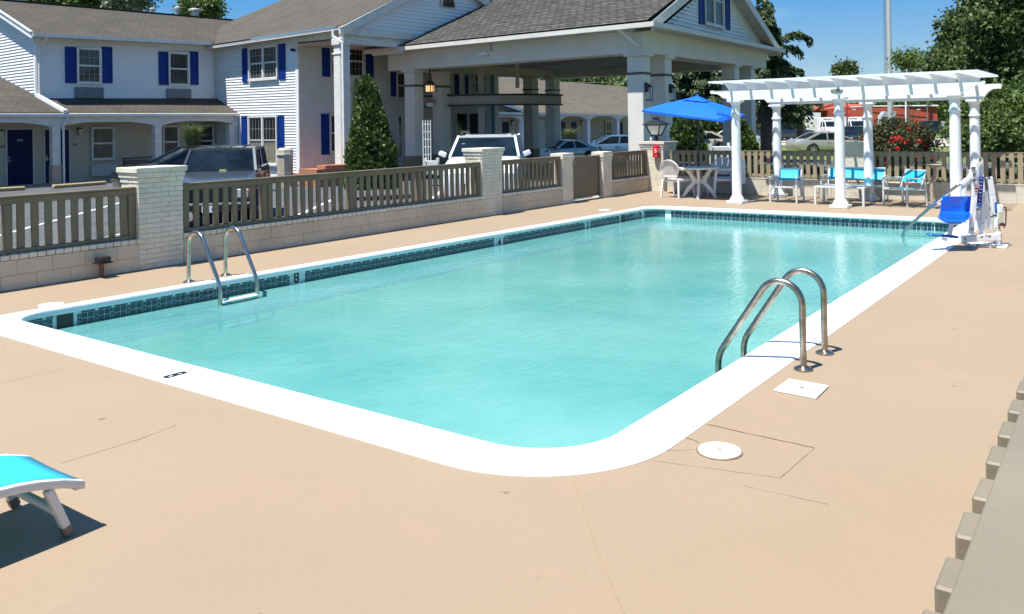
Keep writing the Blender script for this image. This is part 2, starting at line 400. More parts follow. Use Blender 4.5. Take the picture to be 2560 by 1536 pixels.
# mortar bed under the coping, pool wall (tile backing + plaster) and floor
mb = MB(); A = outline(0.012); B = outline([w-0.02 for w in WID])
n = len(A)
for i in range(n):
    j = (i+1) % n
    mb.quad((A[i].x, A[i].y, 0.002), (A[j].x, A[j].y, 0.002), (B[j].x, B[j].y, 0.002), (B[i].x, B[i].y, 0.002))
    mb.quad((A[i].x, A[i].y, -0.058), (A[j].x, A[j].y, -0.058), (A[j].x, A[j].y, 0.002), (A[i].x, A[i].y, 0.002))
mb.build('mortar_bed', mat('coping_mortar', (0.55, 0.58, 0.56), 0.8, var=0.2, scale=10), pool, fixn=False)
FLZ = lambda x: -1.55 if x < 8.2 else (-1.55+(x-8.2)/(13.2-8.2)*0.72 if x < 13.2 else -0.83)
SKIM = [(4.187, 4.348), (14.84, 15.02)]                       # skimmer mouths on the left wall
def wall_strip(z0f, z1, name, m):
    mb = MB()
    P = WALL
    for i in range(len(P)):
        a, b = P[i], P[(i+1) % len(P)]
        k = max(1, int((b-a).length/0.6))
        for j in range(k):
            p = a+(b-a)*(j/k); q = a+(b-a)*((j+1)/k)
            mb.quad((p.x, p.y, z0f(p.x)), (q.x, q.y, z0f(q.x)), (q.x, q.y, z1), (p.x, p.y, z1))
    return mb.build(name, m, pool, fixn=False)
wall_strip(lambda x: -0.225, -0.06, 'tile_backing', m_grout)
wall_strip(FLZ, -0.225, 'pool_wall', m_plaster)
mb = MB(); xs = [3.7, 6, 8.2, 10.7, 13.2, 16.3]
for i in range(len(xs)-1):
    a, b = xs[i], xs[i+1]; mb.quad((a, 2.3, FLZ(a)), (b, 2.3, FLZ(b)), (b, 8.5, FLZ(b)), (a, 8.5, FLZ(a)))
mb.build('pool_floor', m_plaster, pool, fixn=False)
# tiles : left wall and far wall (the two that face the picture), then the hidden sides as one mesh
e0 = CORN[0]; e3 = CORN[3]; lw = (e3-e0); lwn = lw.normalized(); lin = Vector((lwn.y, -lwn.x))        # left wall, pointing into the pool
f0 = CORN[3]; f1 = CORN[2]; fw = (f1-f0); fwn = fw.normalized(); fin_ = Vector((fwn.y, -fwn.x))
def tile_layout(Lm, skips):
    out = []; x = 0.0; W = 0.064; G = 0.005; NW = 0.016
    while x < Lm:
        for k in range(2):
            for r in range(2):
                z1 = -0.092-r*(0.058); out.append((x+G, x+W-0.002, z1-0.0515, z1, 'L'))
            x += W
        for k in range(2):
            for (za, zb) in ((-0.128, -0.092), (-0.167, -0.133), (-0.203, -0.172)): out.append((x+G, x+G+NW, za, zb, 'N'))
            x += NW+G
        out.append((x-0.165, x-0.10, -0.087, -0.068, 'T')); out.append((x-0.095, x-0.03, -0.087, -0.068, 'T'))
    return [t for t in out if t[1] < Lm and not any(a < t[1] and t[0] < b for a, b in skips)]
def tile_mesh(w, h):
    return MB().box(0, w, -0.004, 0, 0, h).mesh('tile', m_tile, bevel=0.0012)
t_big = tile_mesh(0.0575, 0.0515)
def place_tiles(org, dr, inn, lay, limit):
    rest = MB(); cnt = 0; Y = Vector((-inn.x, -inn.y, 0))
    for (a, b, z0, z1, kd) in lay:
        o = org+dr*a
        M = Matrix(((dr.x, Y.x, 0, o.x), (dr.y, Y.y, 0, o.y), (0, 0, 1, z0), (0, 0, 0, 1)))
        if kd == 'L' and cnt < limit: inst(t_big, 'tile', pool, M); cnt += 1
        else:
            q = [Vector(v) for v in ((0, -0.004, 0), (b-a, -0.004, 0), (b-a, -0.004, z1-z0), (0, -0.004, z1-z0), (0, 0, 0), (b-a, 0, 0), (b-a, 0, z1-z0), (0, 0, z1-z0))]
            rest.add([M @ v for v in q], [(0,1,2,3),(0,4,5,1),(1,5,6,2),(2,6,7,3),(3,7,4,0)])
    return rest
worg = lambda e, inn: e-inn*0.03
mk8, mk4, mk3 = (6.998, 7.147), (11.008, 11.152), (13.575, 13.738)
skL = [(a-e0.x-0.003, b-e0.x+0.003) for a, b in (mk8, mk4, mk3, SKIM[0], SKIM[1])]+[(-1, 0.30), (11.95, 20)]
rL = place_tiles(worg(e0, lin), lwn, lin, tile_layout(lw.length, skL), 300)
rF = place_tiles(worg(f0, fin_), fwn, fin_, tile_layout(fw.length, [(-1, 0.35), (fw.length-0.45, 99)]), 0)
rL.add(rF.v, rF.f)
# tiles round the rounded corners
P = WALL
for i in range(len(P)):
    a, b = P[i], P[(i+1) % len(P)]
    d = (b-a)
    if d.length > 0.2 or d.length < 0.012: continue
    nn = Vector((-d.y, d.x)).normalized()
    if nn.dot(Vector((9.8, 5.4))-a) < 0: nn = -nn
    for z0, z1 in ((-0.203, -0.150), (-0.145, -0.092), (-0.087, -0.068)):
        u = d.normalized()*0.0025; o = nn*0.004
        p0 = a+u+o; p1 = b-u+o
        rL.quad((p0.x, p0.y, z0), (p1.x, p1.y, z0), (p1.x, p1.y, z1), (p0.x, p0.y, z1))
for (org, dr, inn, Lm) in ((CORN[1], Vector((1, 0)), Vector((0, 1)), 12.3), (CORN[0], Vector((0, -1)), Vector((1, 0)), 5.9)):
    x = 0.5
    while x < Lm-0.5:
        for z0, z1 in ((-0.203, -0.150), (-0.145, -0.092), (-0.087, -0.068)):
            o = org+dr*x-inn*0.026; q = org+dr*(x+0.059)-inn*0.026
            rL.quad((o.x, o.y, z0), (q.x, q.y, z0), (q.x, q.y, z1), (o.x, o.y, z1))
        x += 0.064
stuff(rL.build('tile', m_tile, pool, fixn=False))
# depth markers let into the tile band
m_mark = mat('marker_tile', (0.62, 0.66, 0.64), 0.3, var=0.05, scale=10)
m_ink = mat('black_marking', (0.012, 0.012, 0.014), 0.5)
for (a, b), ch in ((mk8, '8'), (mk4, '4'), (mk3, '3')):
    o = worg(e0, lin)+lwn*(a-e0.x); w = b-a; zlow = -0.215
    M = Matrix(((lwn.x, -lin.x, 0, o.x), (lwn.y, -lin.y, 0, o.y), (0, 0, 1, 0), (0, 0, 0, 1)))
    pl = MB().box(0, w, -0.006, 0, zlow, -0.062).xf(M).build('depth_marker', m_mark, pool, bevel=0.001)
    dz = -0.135 if ch == '8' else (-0.162 if ch == '4' else -0.148)
    c = o+lwn*(w*0.52)+lin*0.0075
    TM = basis((c.x, c.y, dz), (lwn.x, lwn.y, 0), (0, 0, 1)) @ Matrix.Diagonal((0.95, 1, 1, 1))
    text_obj(ch, 0.185 if ch == '8' else 0.165, TM, m_ink, pl, 'numeral', bold=0.004)
o = worg(e0, lin)+lwn*(11.27-e0.x)+lin*0.006
text_obj('O', 0.085, basis((o.x, o.y, -0.115), (lwn.x, lwn.y, 0), (0, 0, 1)), m_mark, pool, 'tile_letter')
# skimmer mouths
m_skim = mat('skimmer_throat', (0.035, 0.045, 0.045), 0.6)
for a, b in SKIM:
    p = worg(e0, lin)+lwn*(a-e0.x); q = worg(e0, lin)+lwn*(b-e0.x); iv = Vector((lin.x, lin.y, 0))
    mb = MB()
    A1, B1 = Vector((p.x, p.y, 0))+iv*0.005, Vector((q.x, q.y, 0))+iv*0.005; A2 = A1-iv*0.25; B2 = B1-iv*0.25
    def Z(v, z): return (v.x, v.y, z)
    mb.quad(Z(A1, -0.064), Z(B1, -0.064), Z(B1, -0.25), Z(A1, -0.25))
    mb.build('skimmer_mouth', m_skim, pool, fixn=False)
# painted stencil 8 on the near coping
for sx in (0, 1):
    c = gp(435, 938, 0.0125)
    m8 = text_obj('8', 0.235, basis(c, (0, -1, 0), (1, 0, 0)) @ Matrix.Diagonal((0.60, 1, 1, 1)), m_ink, pool, 'painted_numeral', extrude=0.0006, bold=0.006) if sx == 0 else None
MB().box(3.42, 3.63, gp(435, 938).y-0.009, gp(435, 938).y+0.009, 0.0105, 0.0142).build('stencil_gap', m_coping, pool)
# floor drains and wall fittings under water
m_drain = mat('drain_grille', (0.015, 0.16, 0.24), 0.5)
for (px, py, r) in ((1051, 935, 0.14), (1333, 1032, 0.14), (1130, 800, 0.06)):
    c = gp(px, py, -1.54); mb = MB(); mb.lathe([(r, -0.01), (r, 0.012), (r*0.86, 0.018), (r*0.8, 0.010)], 24, c)
    for k in range(-3, 4): mb.bar(c+Vector((k*r*0.22, -r*0.7, 0.02)), c+Vector((k*r*0.22, r*0.7, 0.02)), r*0.08, 0.012)
    mb.build('drain_cover', m_drain, pool, smooth=True)
c = Vector((0, 0, 0)); o = worg(e0, lin)
q = ony(461, 792, 8.38)
mb = MB()
for r in (0.135, 0.085):
    pts = [Vector((q.x+r*math.cos(t*math.pi/12), 8.52, -0.34+r*math.sin(t*math.pi/12)*0.8)) for t in range(25)]; mb.tube(pts, 0.008, 6)
mb.build('underwater_light', mat('light_ring', (0.03, 0.12, 0.13), 0.4), pool, smooth=True)

# water: transmits with a turquoise tint, mirrors by Fresnel, slightly milky
def water_mat():
    m = bpy.data.materials.new('pool_water'); m.use_nodes = True; nt = m.node_tree; nt.nodes.clear(); N = nt.nodes.new; K = nt.links.new
    out = N('ShaderNodeOutputMaterial'); g = N('ShaderNodeNewGeometry')
    def wave(scale, strength, rot, sx, det=3, prev=None, dist=0.02):
        mp = N('ShaderNodeMapping'); mp.inputs['Rotation'].default_value = (0, 0, rot); mp.inputs['Scale'].default_value = (sx, 1, 1)
        n = N('ShaderNodeTexNoise'); n.inputs['Scale'].default_value = scale; n.inputs['Detail'].default_value = det; n.inputs['Distortion'].default_value = 0.6
        b = N('ShaderNodeBump'); b.inputs['Strength'].default_value = strength; b.inputs['Distance'].default_value = dist
        K(g.outputs['Position'], mp.inputs[0]); K(mp.outputs[0], n.inputs['Vector']); K(n.outputs['Fac'], b.inputs['Height'])
        if prev: K(prev.outputs[0], b.inputs['Normal'])
        return b
    b1 = wave(1.9, 0.26, 0.3, 0.6); b2 = wave(12.0, 0.32, -0.9, 0.5, 5, b1, 0.02)
    gl = N('ShaderNodeBsdfGlossy'); gl.inputs['Roughness'].default_value = 0.012; K(b2.outputs[0], gl.inputs['Normal'])
    tr = N('ShaderNodeBsdfTransparent'); tr.inputs['Color'].default_value = (0.60, 0.97, 0.99, 1)
    df = N('ShaderNodeBsdfDiffuse')
    n3 = N('ShaderNodeTexNoise'); n3.inputs['Scale'].default_value = 0.5; n3.inputs['Detail'].default_value = 8; n3.inputs['Roughness'].default_value = 0.62; K(g.outputs['Position'], n3.inputs['Vector'])
    cr = N('ShaderNodeValToRGB'); cr.color_ramp.elements[0].position = 0.32; cr.color_ramp.elements[1].position = 0.68
    cr.color_ramp.elements[0].color = (0.17, 0.60, 0.61, 1); cr.color_ramp.elements[1].color = (0.34, 0.80, 0.80, 1)
    K(n3.outputs['Fac'], cr.inputs[0]); K(cr.outputs[0], df.inputs['Color'])
    m1 = N('ShaderNodeMixShader'); m1.inputs[0].default_value = 0.42; K(tr.outputs[0], m1.inputs[1]); K(df.outputs[0], m1.inputs[2])
    fr = N('ShaderNodeFresnel'); fr.inputs['IOR'].default_value = 1.40; K(b2.outputs[0], fr.inputs['Normal'])
    m2 = N('ShaderNodeMixShader'); K(fr.outputs[0], m2.inputs[0]); K(m1.outputs[0], m2.inputs[1]); K(gl.outputs[0], m2.inputs[2])
    K(m2.outputs[0], out.inputs['Surface']); return m
m_water = water_mat()
W_ = outline(0.028)
struct(MB().poly([(p.x, p.y, -0.200) for p in W_]).build('water', m_water, fixn=False))

# deck details: joints, cracks, skimmer lids
def ribbon(name, pts, w, m, z=0.003, jag=0.0, seed=1):
    r = random.Random(seed); mb = MB(); P = []
    for i in range(len(pts)-1):
        a, b = Vector(pts[i]), Vector(pts[i+1]); k = max(1, int((b-a).length/0.05))
        for j in range(k): P.append(a+(b-a)*(j/k)+Vector((r.uniform(-jag, jag), r.uniform(-jag, jag), 0)))
    P.append(Vector(pts[-1])); ww = [w*r.uniform(0.35, 1.0) for _ in P]
    for i in range(len(P)-1):
        d = (P[i+1]-P[i]).normalized(); s = Vector((-d.y, d.x, 0)); 
        mb.quad(P[i]-s*ww[i]/2+Vector((0,0,z)), P[i]+s*ww[i]/2+Vector((0,0,z)), P[i+1]+s*ww[i+1]/2+Vector((0,0,z)), P[i+1]-s*ww[i+1]/2+Vector((0,0,z)))
    return struct(mb.build(name, m, fixn=False))
m_crack = mat('deck_crack', (0.20, 0.14, 0.085), 0.9, var=0.3, scale=20)
m_hair = mat('hairline_joint', (0.285, 0.210, 0.130), 0.9, var=0.15, scale=9)
ribbon('deck_crack', [gp(1770, 1062), gp(1870, 1085), gp(2035, 1120)], 0.012, m_crack, jag=0.004)
ribbon('deck_crack', [gp(1712, 1095), gp(1735, 1101), gp(1748, 1108)], 0.006, m_crack, jag=0.003, seed=2)
ribbon('deck_crack', [gp(1668, 1126), gp(1700, 1128), gp(1735, 1124)], 0.006, m_crack, jag=0.003, seed=3)
ribbon('deck_joint', [gp(1436, 1206), gp(1490, 1370), gp(1560, 1536)], 0.006, m_hair, seed=4)
ribbon('deck_joint', [gp(1950, 1196), gp(2035, 1122)], 0.005, m_hair, seed=5)
ribbon('deck_joint', [gp(1630, 1152), gp(1950, 1196)], 0.004, m_hair, seed=6, jag=0.003)
ribbon('deck_joint', [gp(0, 960), gp(165, 920)], 0.005, m_hair, seed=7, jag=0.003)
ribbon('deck_joint', [gp(150, 1160), gp(350, 1098), gp(440, 1064)], 0.006, m_hair, seed=8, jag=0.003)
ribbon('deck_joint', [gp(1860, 1215), gp(2070, 1262)], 0.004, m_hair, seed=9, jag=0.004)
ribbon('wall_foot_strip', [(3.6, 10.066, 0), (19.6, 10.066, 0)], 0.028, m_dkbrown, z=0.003, jag=0.004, seed=11)  # thin dark brown strip along the foot of the left wall
m_lid = mat('white_plastic', (0.78, 0.79, 0.79), 0.4, var=0.03, scale=6)
def lid(c, r, label, knob=True):
    o = MB().lathe([(r, 0.0), (r, 0.008), (r*0.97, 0.012)], 40, (c.x, c.y, 0.001)).build('skimmer_lid', m_lid, smooth=True); tag(o, label, 'lid', 'round skimmer lids set in the deck')
    if knob: MB().lathe([(0.009, 0.012), (0.009, 0.0145)], 14, (c.x, c.y, 0.001)).build('finger_hole', m_dkbrown, o)
    MB().lathe([(r+0.008, 0.0), (r+0.008, 0.0035)], 40, (c.x, c.y, 0.0005)).build('rim_gap', m_crack, o, smooth=True)
c = gp(1799, 1130); lid(c, 0.112, 'white round lid by the near right corner of the pool')
c = gp(128, 765); lid(c, 0.12, 'white round lid on the deck by the near left corner of the pool')
c = gp(1512, 526.5); lid(c, 0.12, 'white round lid far along the left side of the pool')
q = [gp(1972, 952), gp(2071.8, 969.5), gp(2040.8, 999.7), gp(1934.3, 979)]
o = MB().hexa(*[p+Vector((0, 0, 0.002)) for p in q], (0, 0, 0.012)).build('drain_lid', m_lid, bevel=0.002); tag(o, 'white square access lid on the deck beside the near ladder', 'lid')
cc = (q[0]+q[1]+q[2]+q[3])/4
MB().lathe([(0.014, 0.014), (0.014, 0.017)], 14, (cc.x, cc.y, 0)).build('finger_hole', m_dkbrown, o)
# ================================================================ ENCLOSURE WALLS, PILLARS, FENCES
m_block = mat('painted_block', (0.54, 0.47, 0.36), 0.8, var=0.10, scale=1.6, bump=0.45, bscale=28, detail=7)
m_blockb = mat('painted_block_cream', (0.56, 0.52, 0.43), 0.75, var=0.07, scale=1.6, bump=0.35, bscale=28)
m_brickp = mat('painted_brick', (0.66, 0.61, 0.50), 0.75, var=0.09, scale=3.5, bump=0.5, bscale=30, detail=6)
m_mortarp = mat('painted_mortar', (0.54, 0.485, 0.385), 0.9, var=0.15, scale=6)
m_fence = mat('brown_fence_paint', (0.165, 0.134, 0.083), 0.6, var=0.13, scale=3.2, bump=0.25, bscale=30, stretch=(1, 1, 0.35))
m_fencet = mat('tan_fence_paint', (0.31, 0.255, 0.165), 0.62, var=0.10, scale=3.2, bump=0.2, bscale=30, stretch=(1, 1, 0.35))
m_fencec = mat('weathered_cap_paint', (0.215, 0.180, 0.128), 0.6, var=0.10, scale=2.2, bump=0.25, bscale=22)
WY = 10.07
rb = random.Random(3)
# --- left wall: block base with rowlock brick ledge
def block_wall(name, label, x0, x1, pitch, joints, zt, ledge, gate=None):
    w = thing(name, label, 'wall', ((x0+x1)/2, WY+0.1, 0))
    MB().box(x0, x1, WY+0.010, WY+0.2, GZ, zt-0.002).build('mortar_core', m_mortarp, w)
    me = {}
    for ci, (z0, z1) in enumerate(joints):
        ph = 4.446 if ci == 1 else 4.652
        k = math.ceil((x0-ph)/pitch)-1; x = ph+k*pitch
        while x < x1:
            a, b = max(x, x0), min(x+pitch, x1)
            if b-a > 0.05:
                key = (round(b-a, 3), ci)
                if key not in me: me[key] = MB().box(0.0015, b-a-0.0015, 0, 0.012, 0.0015, z1-z0-0.0015).mesh('block', m_block, bevel=0.0025)
                inst(me[key], 'block', w, T(a, WY-0.002+rb.uniform(-0.002, 0.002), z0))
            x += pitch
    if ledge:
        pb = 0.0985; x = x0; bm_ = MB().box(0.004, pb-0.004, -0.012, 0.205, 0.003, 0.058).mesh('brick', m_brickp, bevel=0.006)
        while x < x1-0.03:
            inst(bm_, 'brick', w, T(x, WY+rb.uniform(-0.003, 0.003), zt+rb.uniform(-0.002, 0.002), rb.uniform(-0.012, 0.012))); x += pb
    return w
BJ = [(0.0, 0.165), (0.165, 0.332)]
block_wall('block_wall', 'low painted block wall with brick ledge left of the first brick pillar', 2.2, 5.88, 0.383, BJ, 0.335, True)
block_wall('block_wall', 'long low painted block wall between the first and second brick pillars', 6.50, 12.80, 0.383, BJ, 0.335, True)
block_wall('block_wall', 'short low block wall right of the second brick pillar, left of the gate', 13.43, 15.605, 0.383, BJ, 0.335, True)
block_wall('block_wall', 'low painted block wall between the gate and the lantern pillar', 17.75, 19.62, 0.383, BJ, 0.335, True)
MB_ = MB().box(5.88, 6.50, WY+0.0, WY+0.19, GZ, 0.33)

# --- brick pillars
def brick_pillar(label, x0, x1, y0, y1, zt, cap=True, kind=m_brickp, faces='-x-y', cols=3, base=0.0, cp=0.045):
    p = thing('brick_pillar', label, 'pillar', ((x0+x1)/2, (y0+y1)/2, 0), group='painted brick pillars round the pool')
    zt1 = zt-0.065 if cap else zt
    MB().box(x0+0.012, x1-0.012, y0+0.012, y1-0.012, GZ if base <= 0 else base, zt1).build('mortar_core', m_mortarp, p)
    ch = 0.0635; nrow = int(round((zt1-base)/ch)); ch = (zt1-base)/nrow
    cache = {}
    def bk(l, d):
        k = (round(l, 3), round(d, 3))
        if k not in cache: cache[k] = MB().box(0.0018, l-0.0018, 0, d, 0.0018, ch-0.0018).mesh('brick', kind, bevel=0.003)
        return cache[k]
    for r in range(nrow):
        z = base+r*ch; proud = 0.0
        if cap: proud = {nrow-1: 0.024, nrow-2: 0.010}.get(r, 0.0)
        Lx = (x1-x0)+2*proud; n = cols; st = 0.5 if r % 2 else 0.0
        edges = sorted(set([0.0, 1.0]+[min(1, max(0, (k+st)/n)) for k in range(n+1)]))
        for a, b in zip(edges[:-1], edges[1:]):           # face towards the pool (-y)
            inst(bk((b-a)*Lx, 0.03), 'brick', p, T(x0-proud+a*Lx, y0-proud+rb.uniform(-0.002, 0.002), z))
        Ly = (y1-y0)+2*proud-0.03; n2 = 2; st2 = 0.0 if r % 2 else 0.5
        edges = sorted(set([0.0, 1.0]+[min(1, max(0, (k+st2)/n2)) for k in range(n2+1)]))
        for a, b in zip(edges[:-1], edges[1:]):           # end facing -x
            M = Matrix(((0, 1, 0, x0-proud+rb.uniform(-0.002, 0.002)), (1, 0, 0, y0-proud+0.031+a*Ly), (0, 0, 1, z), (0, 0, 0, 1)))
            inst(bk((b-a)*Ly, 0.03), 'brick', p, M)
            if r < nrow: pass
    if cap:
        n = max(2, round((x1-x0+2*cp)/0.21)); Lc = (x1-x0+2*cp)/n
        for i in range(n):
            MB().box(x0-cp+i*Lc+0.002, x0-cp+(i+1)*Lc-0.002, y0-cp, y1+cp, zt-0.063+rb.uniform(0, 0.002), zt+rb.uniform(-0.002, 0.002)).build('cap_brick', kind, p, bevel=0.004)
    return p
brick_pillar('widest painted brick pillar, at the left behind the pool ladder', 5.88, 6.50, WY, WY+0.39, 1.275)
brick_pillar('painted brick pillar standing in front of the white car', 12.80, 13.43, WY, WY+0.42, 1.295)
brick_pillar('narrow low brick pillar holding the latch on the left side of the gate', 15.605, 16.03, WY, WY+0.30, 1.095, cols=2, cp=0.012)
brick_pillar('low brick pillar with hinge on the right side of the gate', 17.34, 17.75, WY, WY+0.30, 1.07, cols=2, cp=0.012)
brick_pillar('corner brick pillar carrying the black lantern and the red box', 19.62, 20.35, 9.66, 10.30, 1.25, cols=3)
brick_pillar('tan brick pillar in the back fence between two pergola columns', 19.70, 20.10, 4.84, 5.28, 1.25, cols=2)
# --- back wall
bw = thing('block_wall', 'cream block wall running behind the pergola and the blue chairs', 'wall', (19.8, 4, 0))
MB().box(19.758, 19.95, -6.0, 9.66, GZ, 0.398).build('mortar_core', m_mortarp, bw)
for ci, (z0, z1) in enumerate(((0.0, 0.195), (0.195, 0.365), (0.365, 0.40))):
    pitch = 0.40; y = -6.0-(0.2 if ci == 1 else 0.0); me = MB().box(0, 0.016, 0.002, pitch-0.002, 0.002, z1-z0-0.002).mesh('block', m_blockb, bevel=0.002)
    while y < 9.3:
        inst(me, 'block', bw, T(19.744 if ci < 2 else 19.738, y, z0)); y += pitch
MB().box(19.745, 19.76, 9.4, 9.66, 0, 0.39).build('block', m_blockb, bw)
# --- brown picket fences between the pillars
def picket_fence(label, x0, x1, posts, ph0, pitch=0.1505, zt=1.04):
    f = thing('picket_fence', label, 'fence', ((x0+x1)/2, WY+0.1, 0.39), group='brown picket fences on the left wall')
    y = WY+0.055
    MB().box(x0, x1, y-0.005, y+0.075, 0.400, 0.445).build('bottom_rail', m_fence, f, bevel=0.003)
    MB().box(x0, x1, y+0.0, y+0.06, 0.945, 1.015).build('top_rail', m_fence, f, bevel=0.003)
    MB().box(x0, x1, y-0.02, y+0.085, 1.017, zt).build('cap_rail', m_fence, f, bevel=0.004)
    for a in posts: MB().box(a, a+0.085, y-0.008, y+0.082, 0.446, 0.944).build('post', m_fence, f, bevel=0.004)
    me = MB().box(0, 0.082, 0, 0.030, 0.446, 0.944).mesh('picket', m_fence, bevel=0.003)
    x = ph0
    while x < x1-0.05:
        if x > x0 and not any(a-0.084 < x < a+0.087 for a in posts): inst(me, 'picket', f, T(x+rb.uniform(-0.003, 0.003), y+0.014, 0))
        x += pitch
    return f
picket_fence('brown picket fence panel at the far left with nine pickets in view', 2.2, 5.874, [4.34, 5.785, 2.9], 2.98)
picket_fence('longest brown picket fence, in front of the grey and the white car', 6.506, 12.796, [7.79, 9.46, 11.07, 12.70], 6.552)
picket_fence('short brown picket fence between the second pillar and the gate pillar', 13.436, 15.60, [15.51], 13.50)
picket_fence('shortest brown picket fence, between the gate and the lantern pillar', 17.756, 19.61, [19.52], 17.80, pitch=0.148)
# --- gate
g = thing('gate', 'tan solid gate leaf standing between two low brick pillars', 'gate', (16.7, WY+0.1, 0))
m_gate = mat('gate_panel', (0.165, 0.135, 0.09), 0.6, var=0.10, scale=2.0)
MB().box(16.20, 17.31, WY+0.10, WY+0.13, 0.10, 0.955).build('panel', m_gate, g)
for (a, b, c, d) in ((16.20, 17.31, 0.955, 1.0), (16.20, 17.31, 0.07, 0.10)): MB().box(a, b, WY+0.085, WY+0.145, c, d).build('rail', m_gate, g, bevel=0.003)
for a in (16.145, 17.27): MB().box(a, a+0.05, WY+0.07, WY+0.10 if a > 17 else WY+0.16, 0.05, 1.005).build('stile', m_gate, g, bevel=0.003)
MB().box(16.09, 16.20, WY+0.04, WY+0.07, 0.86, 0.92).box(16.10, 16.14, WY+0.02, WY+0.05, 0.80, 0.95).tube([(16.05, WY+0.03, 0.90), (16.2, WY+0.03, 0.90)], 0.012, 8).build('latch', m_steel_o, g)
MB().box(16.03, 17.34, WY+0.02, WY+0.24, -0.03, 0.012).build('threshold', m_conc, g)
# --- back fence: boards over rails
def board_fence(label, y0, y1, ph):
    f = thing('board_fence', label, 'fence', (19.8, (y0+y1)/2, 0.41), group='tan board fences on the back wall')
    X = 19.765
    MB().box(X+0.022, X+0.06, y0, y1, 0.425, 0.492).build('bottom_rail', m_fencet, f)
    MB().box(X+0.022, X+0.06, y0, y1, 0.925, 1.018).build('top_rail', m_fencet, f)
    MB().box(X-0.004, X+0.075, y0, y1, 1.020, 1.030).build('cap_rail', m_fencet, f)
    me = MB().box(0, 0.021, 0, 0.093, 0.415, 1.018).mesh('picket', m_fencet, bevel=0.002)
    y = ph
    while y < y1-0.085:
        if y > y0: inst(me, 'picket', f, T(X+rb.uniform(-0.001, 0.002), y+rb.uniform(-0.002, 0.002), rb.uniform(-0.003, 0.003)))
        y += 0.1535
    return f
board_fence('tan board fence behind the patio table, up to the tan pillar', 5.285, 9.60, 5.30)
board_fence('tan board fence from the tan pillar to the right edge behind the pool lift', -1.5, 4.835, -1.49)
# --- near fence at the right edge, seen from above
nf = thing('near_fence', 'weathered brown fence cap with picket tops at the bottom right corner', 'fence', (2.6, 0.2, 0))
def nfx(px, py, z): return gp(px, py, z)
A0, A1 = gp(2355, 1536, 0.95), gp(2560, 1000, 0.95)
du = (A1-A0).normalized(); dn = Vector((-du.y, du.x, 0))
P0 = A0-du*1.2; P1 = A1+du*3.0
MB().hexa(P0, P1, P1-dn*0.19, P0-dn*0.19, (0, 0, -0.035)).build('cap_board', m_fencec, nf, bevel=0.004)
MB().hexa(P0-dn*0.03+Vector((0,0,-0.037)), P1-dn*0.03+Vector((0,0,-0.037)), P1-dn*0.07+Vector((0,0,-0.037)), P0-dn*0.07+Vector((0,0,-0.037)), (0, 0, -0.09)).build('top_rail', m_fence, nf)
s = -1.0
base_s = (gp(2160+388/2.333, 900+1275/2.333, 0.935)-A0).dot(du)
for k in range(-4, 16):
    a = base_s+k*0.218; p = A0+du*a; p.z = 0
    M = Matrix(((du.x, dn.x, 0, p.x), (du.y, dn.y, 0, p.y), (0, 0, 1, 0), (0, 0, 0, 1)))
    MB().box(0, 0.128, -0.028, 0.036, 0.06, 0.928+rb.uniform(-0.004, 0.004)).xf(M @ Matrix.Rotation(rb.uniform(-0.02, 0.02), 4, 'Z')).build('picket', m_fencec, nf, bevel=0.005)
for a in (-0.9, 1.6, 4.2):
    p = A0+du*a-dn*0.12; MB().box(p.x-0.045, p.x+0.045, p.y-0.045, p.y+0.045, -0.002, 0.914).build('post', m_fence, nf)
# ================================================================ BUILDINGS
AU = R(-3.8); AV = AU+math.pi/2
PW = Plane(gp(48, 463, -0.25), AU)                         # wall plane of the two-storey wing (faces the pool)
m_brickw = brickmat('painted_brick_wall', (0.52, 0.47, 0.36), (0.55, 0.50, 0.39), (0.42, 0.37, 0.28), 0.21, 0.070, 0.10, (math.cos(AU), math.sin(AU)), var=0.05)
m_roof = brickmat('brown_shingles', (0.066, 0.056, 0.041), (0.084, 0.071, 0.053), (0.040, 0.034, 0.026), 0.30, 0.085, 0.16, (math.cos(AU), math.sin(AU)), rough=0.9, var=0.16, bump=0.6)
m_roofv = brickmat('brown_shingles_cross', (0.080, 0.068, 0.049), (0.098, 0.083, 0.061), (0.045, 0.038, 0.029), 0.30, 0.085, 0.16, (math.cos(AV), math.sin(AV)), rough=0.9, var=0.14, bump=0.6)
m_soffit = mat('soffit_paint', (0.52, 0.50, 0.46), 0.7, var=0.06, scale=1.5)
m_frame = mat('window_frame', (0.66, 0.66, 0.64), 0.45, var=0.05, scale=5)
m_muntin = mat('muntin', (0.30, 0.31, 0.31), 0.5)
m_postp = mat('porch_post', (0.42, 0.33, 0.27), 0.7, var=0.12, scale=4)
m_bronze = mat('lamp_bronze', (0.02, 0.017, 0.014), 0.5)
m_lampg = mat('lamp_glass', (0.55, 0.52, 0.42), 0.3)
m_blind = mat('window_blind', (0.40, 0.37, 0.28), 0.6, var=0.1, scale=3)

